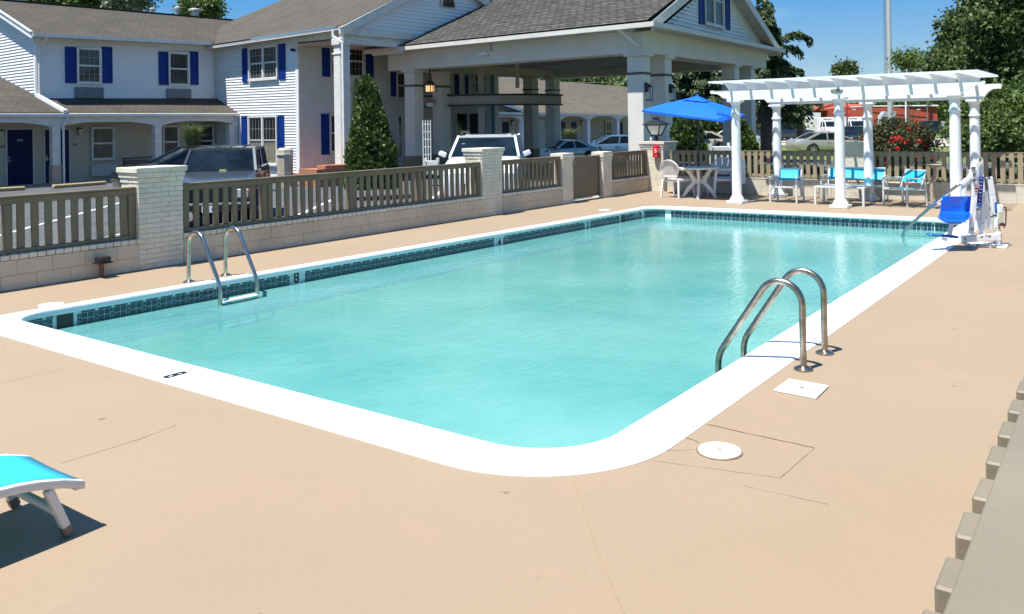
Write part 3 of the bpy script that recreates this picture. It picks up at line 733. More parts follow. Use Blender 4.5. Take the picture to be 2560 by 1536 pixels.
def lap_siding(parent, quadpts, out, rows, name='siding', m=None, clip=None):
    """clapboards on the wall quad (bl, br, tr, tl); each board's lower edge stands proud; out = outward normal"""
    bl, br, tr, tl = [Vector(p) for p in quadpts]; out = Vector(out); mb = MB()
    for i in range(rows):
        a, b = i/rows, (i+1)/rows
        L0, R0 = bl+(tl-bl)*a, br+(tr-br)*a; L1, R1 = bl+(tl-bl)*b, br+(tr-br)*b
        g_ = Vector((0, 0, 0.015)); p = out*0.036; q = out*0.006
        mb.quad(L0+p+g_, R0+p+g_, R1+q, L1+q); mb.quad(L0+g_, R0+g_, R0+p+g_, L0+p+g_); mb.quad(L1, R1, R1+q, L1+q)
    return stuff(mb.build(name, m or m_siding, parent, fixn=False))
def clip_siding(parent, org, ux, out, poly, pitch, name='siding', m=None):
    """clapboards filling a convex/concave polygon given in (s, z)"""
    zs = [p[1] for p in poly]; z0 = min(zs); z1 = max(zs); mb = MB(); z = z0; out = Vector(out); n = len(poly)
    def span(z):
        xs = []
        for i in range(n):
            (xa, za), (xb, zb) = poly[i], poly[(i+1) % n]
            if (za <= z < zb) or (zb <= z < za): xs.append(xa+(xb-xa)*(z-za)/(zb-za))
        xs.sort(); return xs
    def P(s, z, d): return Vector(org)+Vector(ux)*s+Vector((0, 0, z))+out*d
    while z < z1-1e-4:
        zt = min(z+pitch, z1); a = span(z+1e-4); b = span(zt-1e-4)
        if len(a) >= 2 and len(b) >= 2:
            for k in range(0, min(len(a), len(b))-1, 2):
                g_ = 0.017; mb.quad(P(a[k], z+g_, .038), P(a[k+1], z+g_, .038), P(b[k+1], zt, .006), P(b[k], zt, .006)); mb.quad(P(a[k], z+g_, .0), P(a[k+1], z+g_, .0), P(a[k+1], z+g_, .038), P(a[k], z+g_, .038)); mb.quad(P(b[k], zt, 0), P(b[k+1], zt, 0), P(b[k+1], zt, .006), P(b[k], zt, .006))
        z = zt
    return stuff(mb.build(name, m or m_siding, parent, fixn=False))
def window(parent, pl, s0, s1, z0, z1, sgn, cols=1, grid=(4, 2), glass=None, fw=0.06, off=0.06, halfgrid=True, blinds=False, label=None):
    """double-hung window on plane pl between s0..s1, z0..z1; sgn*n points outwards. cols = number of sashes side by side"""
    gl = glass or m_glass
    def B(mb, a, b, c, d, e, f):                           # box s a..b, z c..d, depth e..f outward
        q = [pl.pt(a, c, sgn*e), pl.pt(b, c, sgn*e), pl.pt(b, d, sgn*e), pl.pt(a, d, sgn*e)]
        mb.hexa(q[0], q[1], q[2], q[3], pl.n*(sgn*(f-e)))
    wdw = None; mb = MB()
    B(mb, s0-fw, s1+fw, z1, z1+fw, off, off+0.05); B(mb, s0-fw, s1+fw, z0-fw*1.2, z0, off, off+0.07)
    B(mb, s0-fw, s0, z0, z1, off, off+0.05); B(mb, s1, s1+fw, z0, z1, off, off+0.05)
    cw = (s1-s0)/cols
    for c in range(1, cols): B(mb, s0+c*cw-0.045, s0+c*cw+0.045, z0, z1, off, off+0.05)
    wdw = mb.build('window', m_frame, parent, label=label)
    for c in range(cols):
        a = s0+c*cw+(0.045 if c else 0); b = s0+(c+1)*cw-(0.045 if c < cols-1 else 0); zm = (z0+z1)/2
        for (p, q, dd) in ((zm, z1, 0.018), (z0, zm, 0.004)):
            mp = MB(); B(mp, a+0.03, b-0.03, p+0.02, q-0.03, off-0.03, off-0.024+dd); mp.build('pane', gl, wdw)
            ms = MB(); t = 0.032
            B(ms, a, b, q-0.032, q, off-0.02, off+0.008+dd); B(ms, a, b, p, p+0.035, off-0.02, off+0.008+dd)
            B(ms, a, a+t, p, q, off-0.02, off+0.008+dd); B(ms, b-t, b, p, q, off-0.02, off+0.008+dd)
            ms.build('sash', m_frame, wdw)
            if grid:
                mg = MB()
                for i in range(1, grid[0]): x = a+(b-a)*i/grid[0]; B(mg, x-0.008, x+0.008, p+0.03, q-0.03, off-0.022+dd, off-0.014+dd)
                for i in range(1, grid[1]): z = p+(q-p)*i/grid[1]; B(mg, a+0.03, b-0.03, z-0.008, z+0.008, off-0.022+dd, off-0.014+dd)
                mg.build('muntins', m_muntin if glass is not m_blind else m_frame, wdw)
        if blinds:
            mg = MB(); z = z0+0.05
            while z < z1-0.05: B(mg, a+0.05, b-0.05, z, z+0.022, off-0.020, off-0.012); z += 0.048
            stuff(mg.build('blind_slats', m_blind, wdw))
    return wdw
def shutter(parent, pl, s0, s1, z0, z1, sgn, off=0.03, m=None):
    mb = MB()
    def B(a, b, c, d, e, f): mb.hexa(pl.pt(a, c, sgn*e), pl.pt(b, c, sgn*e), pl.pt(b, d, sgn*e), pl.pt(a, d, sgn*e), pl.n*(sgn*(f-e)))
    B(s0, s1, z0, z1, off, off+0.022); t = 0.05; zm = z0+(z1-z0)*0.46
    for c, d in ((z0, z0+0.10), (z1-0.07, z1), (zm-0.035, zm+0.035)): B(s0, s1, c, d, off+0.022, off+0.036)
    B(s0, s0+t, z0, z1, off+0.022, off+0.0365); B(s1-t, s1, z0, z1, off+0.022, off+0.0365)
    return mb.build('shutter', m or m_shutter, parent)
def pbox(pl, a, b, c, d, e, f, sgn, mb=None):
    mb = mb or MB(); return mb.hexa(pl.pt(a, c, sgn*e), pl.pt(b, c, sgn*e), pl.pt(b, d, sgn*e), pl.pt(a, d, sgn*e), pl.n*(sgn*(f-e)))
def wall_lamp(parent, pl, s, z, sgn, off=0.02, k=1.0):
    mb = MB(); pbox(pl, s-0.06*k, s+0.06*k, z+0.02, z+0.16*k, off, off+0.05, sgn, mb); pbox(pl, s-0.075*k, s+0.075*k, z+0.11*k, z+0.15*k, off, off+0.17, sgn, mb)
    l = mb.build('wall_lamp', m_bronze, parent); pbox(pl, s-0.055*k, s+0.055*k, z-0.15*k, z+0.11*k, off+0.05, off+0.15, sgn).build('lamp_glass', m_lampg, l); return l
def door(parent, pl, s0, s1, z0, z1, sgn, plate=True, off=-0.03):
    fr = MB(); pbox(pl, s0-0.07, s0, z0, z1+0.07, 0.0, 0.035, sgn, fr); pbox(pl, s1, s1+0.07, z0, z1+0.07, 0.0, 0.035, sgn, fr); pbox(pl, s0, s1, z1, z1+0.07, 0.0, 0.035, sgn, fr); 
    d = pbox(pl, s0, s1, z0, z1, off, 0.012, sgn).build('door', m_door, parent)
    fr.build('door_frame', m_soffit, d)
    h = MB(); c = pl.pt(s0+0.07, z0+0.92, sgn*0.05); h.bar(pl.pt(s0+0.05, z0+0.92, sgn*0.06), pl.pt(s0+0.17, z0+0.92, sgn*0.06), 0.02); pbox(pl, s0+0.03, s0+0.08, z0+0.86, z0+1.0, 0.012, 0.03, sgn, h); pbox(pl, s0+0.035, s0+0.075, z0+1.03, z0+1.08, 0.012, 0.03, sgn, h)
    h.build('handle', m_steel, d)
    if plate: pbox(pl, (s0+s1)/2-0.10, (s0+s1)/2+0.10, z1-0.44, z1-0.36, 0.012, 0.018, sgn).build('number_plate', mat('plate%d' % len(MATS), (0.10, 0.22, 0.36), 0.5), d)
    return d

# ---------------- two-storey wing on the left
wing = thing('motel_wing', 'two storey white clapboard motel wing at the left with brown roof and blue shutters', 'building', PW.pt(4, GZ))
sI, zI = PW.sz(541, 246)                                   # inner corner with the cross wing
sL, _ = PW.sz(92, 246)                                     # upper storey's left corner
zPB = PW.sz(111.9, 245.4)[1]; zPB2 = zI                    # where porch roof meets the upper wall
zE0, zE1 = PW.sz(92, 106)[1], PW.sz(541, 126)[1]           # top of the siding
S_OUT = -1                                                 # outward = -n (towards the pool)
lap_siding(wing, [PW.pt(sL, zPB-0.05), PW.pt(sI, zPB2-0.05), PW.pt(sI, zE1), PW.pt(sL, zE0)], PW.n*-1, 20)
up = MB(); up.quad(PW.pt(sL, zPB-0.3), PW.pt(sI, zPB2-0.3), PW.pt(sI, zE1+0.3), PW.pt(sL, zE0+0.3)); up.build('upper_wall', m_white, wing, fixn=False)
# frieze, eave soffit and gutter
ov = 0.55
mb = MB(); mb.hexa(PW.pt(sL-0.1, zE0, -0.005), PW.pt(sI, zE1, -0.005), PW.pt(sI, zE1+0.17), PW.pt(sL-0.1, zE0+0.17), PW.n*-0.05); mb.build('frieze_board', m_trim, wing)
GE0, GE1 = zE0+0.17, zE1+0.17
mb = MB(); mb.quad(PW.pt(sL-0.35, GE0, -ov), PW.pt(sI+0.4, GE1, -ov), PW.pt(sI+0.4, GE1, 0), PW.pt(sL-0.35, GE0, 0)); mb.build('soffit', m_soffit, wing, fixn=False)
mb = MB(); mb.hexa(PW.pt(sL-0.35, GE0-0.02, -ov), PW.pt(sI-ov, GE1-0.02, -ov), PW.pt(sI-ov, GE1+0.11, -ov), PW.pt(sL-0.35, GE0+0.11, -ov), PW.n*-0.11); mb.build('gutter', m_gutter, wing)
# main roof: from the gutter up to the ridge
rg0 = Vector(); RD = 4.6
rpl = Plane(PW.pt(0, 0, RD), AU)
r0 = rpl.at(3, 1); r1 = rpl.at(531, 47); r1 = r0+(r1-r0)*1.35
e0_ = PW.pt(sL-0.38, GE0+0.12, -ov-0.02); e1_ = PW.pt(sI+0.2, GE1+0.12, -ov-0.02)
r0.x, r0.y = rpl.pt((e0_-rpl.P).dot(rpl.u), 0).xy
mb = MB(); mb.quad(e0_, e1_, Vector((r1.x, r1.y, r1.z)), Vector((r0.x, r0.y, r0.z)))
mb.build('roof', m_roof, wing, fixn=False)
rid = MB(); rid.bar(r0+Vector((0, 0, 0.02)), r1+Vector((0, 0, 0.02)), 0.25, 0.05); rid.build('ridge_cap', m_roof, wing)
bk0 = rpl.pt((e0_-rpl.P).dot(rpl.u), GE0, RD+ov); bk1 = rpl.pt((r1-rpl.P).dot(rpl.u), GE1, RD+ov)
MB().quad(r0, r1, bk1, bk0).build('back_roof', m_roof, wing, fixn=False)
# end gable (faces left)
PEn = Plane(PW.pt(sL, 0), AV)
clip_siding(wing, PEn.P, PEn.u, PW.u*-1, [(0, zPB-0.4), (9.2, zPB-0.4), (9.2, GE0), (RD, r0.z-0.1), (0, GE0)], 0.118)
MB().poly([PEn.pt(0, GZ), PEn.pt(9.2, GZ), PEn.pt(9.2, GE0), PEn.pt(RD, r0.z-0.1), PEn.pt(0, GE0)]).build('end_wall', m_white, wing, fixn=False)
PO = PW.u*-0.35
mb = MB(); mb.hexa(e0_+Vector((0, 0, -0.22)), e0_+Vector((0, 0, -0.03)), r0+Vector((0, 0, -0.03)), r0+Vector((0, 0, -0.22)), PW.u*0.04); mb.build('rake_board', m_white, wing)
mb = MB(); mb.bar(e0_+Vector((0, 0, 0.03)), r0+Vector((0, 0, 0.03)), 0.10, 0.05); mb.build('rake_edge', m_gutter, wing)
MB().quad(e0_+Vector((0,0,-.05)), e0_-PO*1.0+Vector((0,0,-.05)), r0-PO*1.0+Vector((0,0,-.05)), r0+Vector((0,0,-.05))).build('rake_soffit', m_soffit, wing, fixn=False)
pbox(PW, sL-0.03, sL+0.12, zPB-0.2, GE0, 0.02, 0.06, -1).build('corner_board', m_white, wing)
pbox(PEn, -0.03, 0.12, zPB-0.2, GE0, 0.03, 0.05, 1).build('corner_board', m_white, wing)
pbox(PW, sI-0.12, sI, zI-0.05, zE1, 0.02, 0.055, -1).build('corner_board', m_trim, wing)
# upper windows with shutters and air conditioners
for (w0, w1, t, b, s_a, s_b, s_c, s_d, st, sb, gl, ac) in (
        (193.5, 248.5, 122, 206, 161, 188.5, 253, 279, 117, 208, m_glass, (185.5, 256, 218, 245.5)),
        (422, 469, 133, 211, 395, 418, 472, 494, 129, 212.5, m_curtain, (415, 475, 222.5, 246))):
    a, z1 = PW.sz(w0, t); b2, z0 = PW.sz(w1, b); zz0 = PW.sz(w0, b)[1]; window(wing, PW, a, b2, zz0, z1, -1, 1, (4, 2) if gl is m_glass else None, gl)
    for p, q in ((s_a, s_b), (s_c, s_d)):
        u0, y1 = PW.sz(p, st); u1, _ = PW.sz(q, st); y0 = PW.sz(p, sb)[1]; shutter(wing, PW, u0, u1, y0, y1, -1)
    u0, y1 = PW.sz(ac[0], ac[2]); u1, _ = PW.sz(ac[1], ac[2]); y0 = PW.sz(ac[0], ac[3])[1]
    acb = pbox(PW, u0, u1, y0, y1, 0.0, 0.12, -1).build('air_conditioner', m_grey, wing, bevel=0.01)
    mg = MB()
    for i in range(1, 9): z = y0+(y1-y0)*i/9; pbox(PW, u0+0.04, u1-0.04, z-0.006, z+0.006, 0.12, 0.126, -1, mg)
    mg.build('grille', m_grey, acb)
# ground floor wall, ceiling and floor of the porch
PF = Plane(PW.pt(0, 0, -1.75), AU)                         # porch front plane
zG = PF.sz(300, 284)[1]                                    # gutter lip height
sF0 = -14; sF1, _ = PF.sz(596, 284)
pbox(PW, sF0, sI+2, GZ, zI-0.1, -0.2, 0.0, -1).build('lower_wall', m_brickw, wing)
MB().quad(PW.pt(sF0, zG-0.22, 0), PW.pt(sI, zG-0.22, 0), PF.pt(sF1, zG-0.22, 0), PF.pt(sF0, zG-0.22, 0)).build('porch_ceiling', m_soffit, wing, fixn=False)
pbox(PW, sF0, sI, GZ, -0.25, 0.0, 1.95, -1).build('porch_slab', m_conc, wing)
# porch roof
ge = lambda s: PF.pt(s, zG, -0.12)
sD, _ = PW.sz(111.9, 245.4)
s163, _ = PF.sz(160, 285)
mb = MB(); mb.quad(ge(s163), ge(sF1-0.05), PW.pt(sI, zPB2), PW.pt(sD-0.05, zPB)); mb.build('porch_roof', m_roof, wing, fixn=False)
# flashing of the roof that meets the porch roof
# arches: beam with flat segmental arches between the posts
def arch_beam(parent, pl, posts, zt, zb, rise, th, sgn, name='arch_beam', m=None):
    for a, b in zip(posts[:-1], posts[1:]):
        n = 14; top = []; bot = []
        for i in range(n+1):
            t = i/n; s = a+(b-a)*t
            f = min(1, min(t, 1-t)/0.36); k = math.sin(f*math.pi/2)**0.9
            bot.append((s, zb+rise*k)); top.append((s, zt))
        mb = MB()
        for i in range(n): mb.hexa(pl.pt(bot[i][0], bot[i][1]), pl.pt(bot[i+1][0], bot[i+1][1]), pl.pt(top[i+1][0], zt), pl.pt(top[i][0], zt), pl.n*(-sgn*th))
        mb.build(name, m or m_trim, parent)
sp = [PF.sz(142, 400)[0], PF.sz(397, 400)[0]]; dsp = sp[1]-sp[0]
sEnd = PF.sz(582, 400)[0]
zAB = PF.sz(142, 320)[1]; rise = PF.sz(142, 306)[1]-zAB
arch_beam(wing, PF, [sp[0]-2*dsp, sp[0]-dsp, sp[0], sp[1], sEnd+0.35], zG-0.10, zAB, rise, 0.20, -1)
pbox(PF, sF0, sF1, zG-0.13, zG, 0.02, 0.14, -1).build('gutter', m_gutter, wing, bevel=0.02)
for i, s in enumerate([sp[0]-2*dsp, sp[0]-dsp, sp[0], sp[1], sEnd]):
    zt_ = zAB+0.01; w = 0.14
    pbox(PF, s-w, s+w, 0.50, zt_, -0.28, 0.0, -1).build('porch_post', m_trim, wing)
    pbox(PF, s-w-0.02, s+w+0.02, GZ, 0.50, -0.30, 0.02, -1).build('post_base', m_postp, wing)
    pbox(PF, s-w-0.04, s+w+0.04, zt_, zt_+0.05, -0.32, 0.04, -1).build('post_cap', m_trim, wing)
# downspouts
def downspout(parent, pts, w=0.075, m=None):
    mb = MB()
    for a, b in zip(pts[:-1], pts[1:]): mb.bar(a, b, w, w*0.8)
    return mb.build('downspout', m or m_gutter, parent, bevel=0.008)
s0_, _ = PF.sz(158, 400)
downspout(wing, [PF.pt(s0_+0.12, zG-0.12, -0.10), PF.pt(s0_+0.10, zG-0.28, -0.12), PF.pt(s0_, zG-0.40, -0.05), PF.pt(s0_, -0.25, -0.05), PF.pt(s0_-0.15, -0.33, -0.12)])
s0_ = PW.sz(94, 200)[0]
downspout(wing, [PW.pt(s0_+0.13, GE0, -ov), PW.pt(s0_+0.12, GE0-0.10, -ov+0.05), PW.pt(s0_+0.03, GE0-0.32, -0.12), PW.pt(s0_+0.02, zPB+0.1, -0.12), PF.pt(PF.sz(161, 283)[0], zG+0.08, -0.05)])
downspout(wing, [PW.pt(sI-0.06, GE1-0.1, -0.12), PW.pt(sI-0.06, zI, -0.12)], 0.05)
s0_ = PF.sz(592, 400)[0]
downspout(wing, [PF.pt(sF1-0.12, zG-0.1, -0.06), PF.pt(sF1-0.16, zG-0.25, -0.05), PF.pt(s0_, zG-0.50, 0.0), PF.pt(s0_, -0.3, 0.0)])
# doors, windows, lamps of the ground floor
for (a, b) in ((17, 80.5), (111.5, 171)):
    s0, z1 = PW.sz(a, 325); s1, _ = PW.sz(b, 325); door(wing, PW, s0, s1, -0.24, z1, -1)
s0, z1 = PW.sz(229, 321); s1, _ = PW.sz(281, 321); z0 = PW.sz(229, 398)[1]; window(wing, PW, s0, s1, z0, z1, -1, 1, None, m_curtain, fw=0.05)
s0, z1 = PW.sz(407, 317); s1, _ = PW.sz(443, 317); z0 = PW.sz(407, 395)[1]; window(wing, PW, s0, s1, z0, z1, -1, 1, None, m_curtain, fw=0.05)
s0, z1 = PW.sz(488, 315); s1, _ = PW.sz(530, 315); window(wing, PW, s0, s1, z0, z1, -1, 1, None, m_glass, fw=0.05)
s0, z1 = PW.sz(225, 412); s1, _ = PW.sz(290, 412); z0 = PW.sz(225, 442)[1]; pbox(PW, s0, s1, z0, z1, 0.0, 0.14, -1).build('air_conditioner', m_soffit, wing, bevel=0.01)
for (px, py) in ((1, 336), (197, 330), (474, 322)): s, z = PW.sz(px, py); wall_lamp(wing, PW, s, z, -1)
for (px, py) in ((6, 367), (187.5, 362)):
    s, z = PW.sz(px, py); pbox(PW, s-0.075, s+0.075, z-0.055, z+0.055, 0.0, 0.015, -1).build('room_plate', m_grey, wing)
s0, z1 = PW.sz(556, 312); s1, _ = PW.sz(579, 312); pbox(PW, s0, s1, -0.25, z1, 0.0, 0.02, -1).build('dark_doorway', m_black, wing)

# ---------------- single storey wing continuing to the left: its roof rises against the end gable
lw_ = thing('low_wing', 'single storey wing at the far left with brown roof abutting the white gable', 'building', PW.pt(-4, GZ))
zLt = PEn.sz(0, 193)[1]; sLt = PEn.sz(0, 193)[0]
eA, eB = ge(-14)+Vector((0,0,0.03)), ge(s163)+Vector((0, 0, 0.03))
wb = PEn.pt(-0.02, PEn.sz(92, 243)[1]+0.02)
slope = (wb-eB); k = 7.5
top = wb+ (PEn.pt(sLt, zLt)-wb)*2.6
MB().quad(eA, eB, wb, wb-PW.u*14-Vector((0, 0, 0))).build('roof', m_roof, lw_, fixn=False)
MB().quad(wb-PW.u*14, wb, top, top-PW.u*14).build('upper_roof', m_roof, lw_, fixn=False)
mb = MB(); mb.bar(eB+Vector((0, 0, 0.02)), wb+Vector((0, 0, 0.02)), 0.16, 0.16); mb.build('rake_board', m_white, lw_)
mb = MB(); mb.bar(wb+Vector((0, 0, 0.02))-PW.u*0.03, top-PW.u*0.03+Vector((0, 0, 0.02)), 0.07, 0.05); mb.build('flashing', m_grey, lw_)
# vents on the roof of the cross wing
# ---------------- cross wing (two storeys) with lit clapboard side and pillared gable front
PI_ = PW.pt(sI, 0)
PS = Plane(PI_, AV)                                        # side wall (faces left), s runs away from the pool -> use negative s
sO = PS.sz(747, 200)[0]                                    # outer corner
PC = Plane(PS.pt(sO, 0), AU)                               # recessed front wall plane
cw = thing('cross_wing', 'white clapboard wing with sunlit side wall, blue shutters and pillared gable front', 'building', PC.pt(4, GZ))
zTi, zTo = PS.sz(541, 126)[1], PS.sz(747, 107)[1]
lap_siding(cw, [PS.pt(sO, -0.10), PS.pt(0, -0.10), PS.pt(0, zTi), PS.pt(sO, zTo)], PS.n*1, 47)
MB().quad(PS.pt(sO, GZ), PS.pt(3, GZ), PS.pt(3, zTi+.2), PS.pt(sO, zTo+.2)).build('side_wall', m_white, cw, fixn=False)
pbox(PS, sO-0.02, sO+0.16, -0.1, zTo, 0.0, 0.05, 1).build('corner_board', m_white, cw)
pbox(PC, -0.05, 0.16, -0.1, zTo, 0.0, 0.055, -1).build('corner_board', m_trim, cw)
# side windows
for (w0, w1, tl, tr, bl, br, sh, sbl, gl, gr, bd) in (
        (625.5, 696, 124.5, 114, 199, 195, ((607.5, 622), (699.5, 715)), (None), m_curtain, (4, 2), False),
        (625, 695, 296, 291.5, 380, 380, ((606, 620), (697, 712)), (None), m_glass, (4, 2), True)):
    s1, z1 = PS.sz(w0, tl); s0, z1b = PS.sz(w1, tr); zb = PS.sz((w0+w1)/2, (bl+br)/2)[1]; zt = (z1+z1b)/2
    if bd: zb = zt-1.95
    window(cw, PS, s0+0.04, s1-0.04, zb, zt, 1, 2, gr, gl, blinds=bd, fw=0.07)
    for a, b in sh:
        u1, _ = PS.sz(a, tl); u0, _ = PS.sz(b, tl); shutter(cw, PS, u0, u1, zb-0.10, zt+0.06, 1)
# frieze + gutter of the side, running on over the porch to the gable front
sG = PS.sz(852, 66)[0]; 
zg1 = PS.sz(545, 113)[1]; PSo = Plane(PS.pt(0, 0, 0.55), AV); zgI = PSo.sz(545, 113)[1]; sGo, zgO = PSo.sz(850, 66)
mb = MB(); mb.hexa(PS.pt(sGo+0.25, zTo-0.02-0.02, 0.002), PS.pt(0, zTi, 0.002), PS.pt(0, zTi+0.2, 0.002), PS.pt(sGo+0.25, zgO-0.02, 0.002), PS.n*0.06); mb.build('frieze_board', m_trim, cw)
mb = MB(); mb.quad(PS.pt(sGo, zgO-0.06, 0), PS.pt(0, zgI-0.06, 0), PS.pt(0, zgI-0.06, 0.56), PS.pt(sGo, zgO-0.06, 0.56)); mb.build('soffit', m_soffit, cw, fixn=False)
mb = MB(); mb.hexa(PS.pt(sGo, zgO-0.12, 0.55), PS.pt(0.4, zgI-0.12, 0.55), PS.pt(0.4, zgI, 0.55), PS.pt(sGo, zgO, 0.55), PS.n*-0.11); mb.build('gutter', m_gutter, cw)
# pediment front plane
PP = Plane(PSo.pt(sGo, 0), AU)
sAx, zAx = PP.sz(1117, 60); sAx = PP.sz(1122, 0)[0]
sEl, zEl = PP.sz(852, 68); zRi = zgI
w2 = sAx-sEl
zPk = PP.sz(978, 0)[1]; sPk = PP.sz(978, 0)[0]; slope = (zPk-zEl)/(sPk-sEl); zApex = zEl+slope*w2
zCb = PP.sz(880, 87)[1]; zCt = PP.sz(880, 70)[1]
out_ = PP.n*-1
clip_siding(cw, PP.P, PP.u, out_, [(sEl+0.5, zCt), (sEl+2*w2-0.5, zCt), (sAx, zApex-0.35)], 0.15)
MB().poly([PP.pt(sEl, zCb), PP.pt(sEl+2*w2, zCb), PP.pt(sAx, zApex)]).build('pediment', m_white, cw, fixn=False)
pbox(PP, sEl-0.1, sEl+2*w2, zCb-0.02, zCt, 0.0, 0.12, -1).build('cornice', m_trim, cw)
pbox(PP, sEl+0.1, sEl+2*w2, zCb-0.35, zCb-0.02, -0.25, 0.02, -1).build('entablature', m_trim, cw)
mb = MB()
x = sEl+0.2
while x < sEl+6.0: pbox(PP, x, x+0.07, zCb-0.10, zCb-0.025, 0.02, 0.07, -1, mb); x += 0.14
stuff(mb.build('dentils', m_trim, cw))
mb = MB(); mb.hexa(PP.pt(sEl-0.15, zEl-0.02, -0.1), PP.pt(sAx, zApex, -0.1), PP.pt(sAx, zApex-0.42, -0.1), PP.pt(sEl-0.05, zEl-0.30, -0.1), PP.n*-0.18); mb.build('rake_board', m_trim, cw)
mb = MB(); mb.hexa(PP.pt(sEl+2*w2+0.15, zEl-0.02, -0.1), PP.pt(sAx, zApex, -0.1), PP.pt(sAx, zApex-0.42, -0.1), PP.pt(sEl+2*w2+0.05, zEl-0.30, -0.1), PP.n*-0.18); mb.build('rake_board', m_trim, cw)
# roof of the cross wing : left slope from gutter to ridge
back = 11.0
ea = PSo.pt(sGo-0.2, zgO+0.02, 0.03); eb = PSo.pt(4.5, zgI+0.02+(zgI-zgO)/(0-sGo)*4.5*0.2, 0.03)
ra = PP.pt(sAx, zApex+0.05, -0.3); rb_ = ra+PP.n*(back+0.3); rb_.z = zApex+0.05
rr = PP.pt(sEl+2*w2+0.2, zEl, -0.3)
MB().quad(ea, eb, rb_, ra).build('roof', m_roofv, cw, fixn=False)
MB().quad(ra, rb_, rr+PP.n*(back+0.3), rr).build('roof', m_roofv, cw, fixn=False)
# arched louvre in the pediment
s0, z0 = PP.sz(1117, 18); mb = MB(); pts = [PP.pt(s0+0.42*math.cos(t*math.pi/12), z0+0.55*math.sin(t*math.pi/12), -0.08) for t in range(13)]
v_ = MB().prism(pts, PP.n*-0.03).build('arched_vent', m_glass, cw); mb.tube([p-PP.n*0.03 for p in pts], 0.05, 6); mb.build('vent_frame', m_trim, v_)
# recessed front wall, windows, shutters
sCR = PC.sz(1240, 250)[0]
lap_siding(cw, [PC.pt(0.1, -0.05), PC.pt(sCR, -0.05), PC.pt(sCR, zTo+0.2), PC.pt(0.1, zTo)], PC.n*-1, 44, m=mat('shaded_siding', (0.70, 0.69, 0.66), 0.55, var=0.04, scale=1.5))  # duller copy of the siding: this wall's shade is put into the colour
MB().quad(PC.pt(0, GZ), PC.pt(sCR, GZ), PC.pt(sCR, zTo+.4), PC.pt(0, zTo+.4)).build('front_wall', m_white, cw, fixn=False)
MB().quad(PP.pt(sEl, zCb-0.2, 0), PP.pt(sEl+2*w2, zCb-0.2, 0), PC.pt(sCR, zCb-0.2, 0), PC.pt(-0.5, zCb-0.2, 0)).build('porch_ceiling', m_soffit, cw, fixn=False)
for (w0, w1, t, b, gr, cl) in ((826, 904, 113, 188, (4, 2), 2), (824, 905, 288, 379, (4, 2), 2), (991, 1019, 184, 198, (4, 1), 1), (1185, 1213, 178, 198, None, 1)):
    s0, z1 = PC.sz(w0, t); s1, _ = PC.sz(w1, t); z0 = PC.sz(w0, b)[1]
    window(cw, PC, s0, s1, z0 if z1-z0 > 0.9 else z1-1.1, z1, -1, cl, gr, m_glass, fw=0.07)
for (a, b, t, bb) in ((803, 822, 108, 192), (913, 931, 116, 195), (801, 821, 285, 387.5), (975, 991, 180, 198), (1135, 1148, 186, 205), (1162, 1168, 190, 205)):
    s0, z1 = PC.sz(a, t); s1, _ = PC.sz(b, t); z0 = PC.sz(a, bb)[1]; shutter(cw, PC, s0, s1, z0 if z1-z0 > 0.8 else z1-1.1, z1, -1)
# big dark lobby window, entry door with sidelight, small signs
s0, z1 = PC.sz(1138, 283); s1, _ = PC.sz(1196, 283); window(cw, PC, s0, s1, -0.2, z1, -1, 2, (1, 1), m_glass)
s0, z1 = PC.sz(990, 285); s1, _ = PC.sz(1004, 285); window(cw, PC, s0+0.05, s1-0.05, 0.3, z1-0.1, -1, 1, (1, 3), m_glass, fw=0.1)
s0, z1 = PC.sz(1213, 283); pbox(PC, s0, s0+0.2, -0.2, z1, 0.02, 0.06, -1).build('shutter', m_shutter, cw)
# tall round-cornered column at the pediment's left end, with its downspout
s0, _ = PP.sz(852, 200); s1, _ = PP.sz(879, 200); sc = (s0+s1)/2; wv = (s1-s0)/2*0.86
zc = PP.sz(865, 95)[1]
pbox(PP, sc-wv, sc+wv, -0.3, zc-0.3, -0.05-2*wv, -0.05, -1).build('tall_column', m_gutter, cw, bevel=0.04)
pbox(PP, sc-wv-0.06, sc+wv+0.06, zc-0.3, zc, -0.1-2*wv, 0.0, -1).build('column_capital', m_gutter, cw, bevel=0.05)
pbox(PP, sc-wv-0.03, sc+wv+0.03, zc-0.62, zc-0.56, -0.08-2*wv, -0.02, -1).build('column_band', m_gutter, cw, bevel=0.01)
a0 = PSo.pt(sGo+0.45, zgO-0.1, -0.03)
downspout(cw, [a0, a0+Vector((0, 0, -0.25)), PP.pt(sc-wv-0.02, zc-0.20, -0.12), PP.pt(sc-wv-0.02, -0.15, -0.12)], 0.10)
downspout(cw, [PP.pt(sc+0.01, zc-0.35, -0.14), PP.pt(sc+0.01, 0.0, -0.14), PP.pt(sc+0.12, -0.2, -0.3)], 0.08)
MB().tube([PS.pt(sO+0.1, zTo-0.3, 0.1), PS.pt(sO+0.1, zTo-0.3, 0.28)], 0.06, 10).build('security_camera', m_bronze, cw)
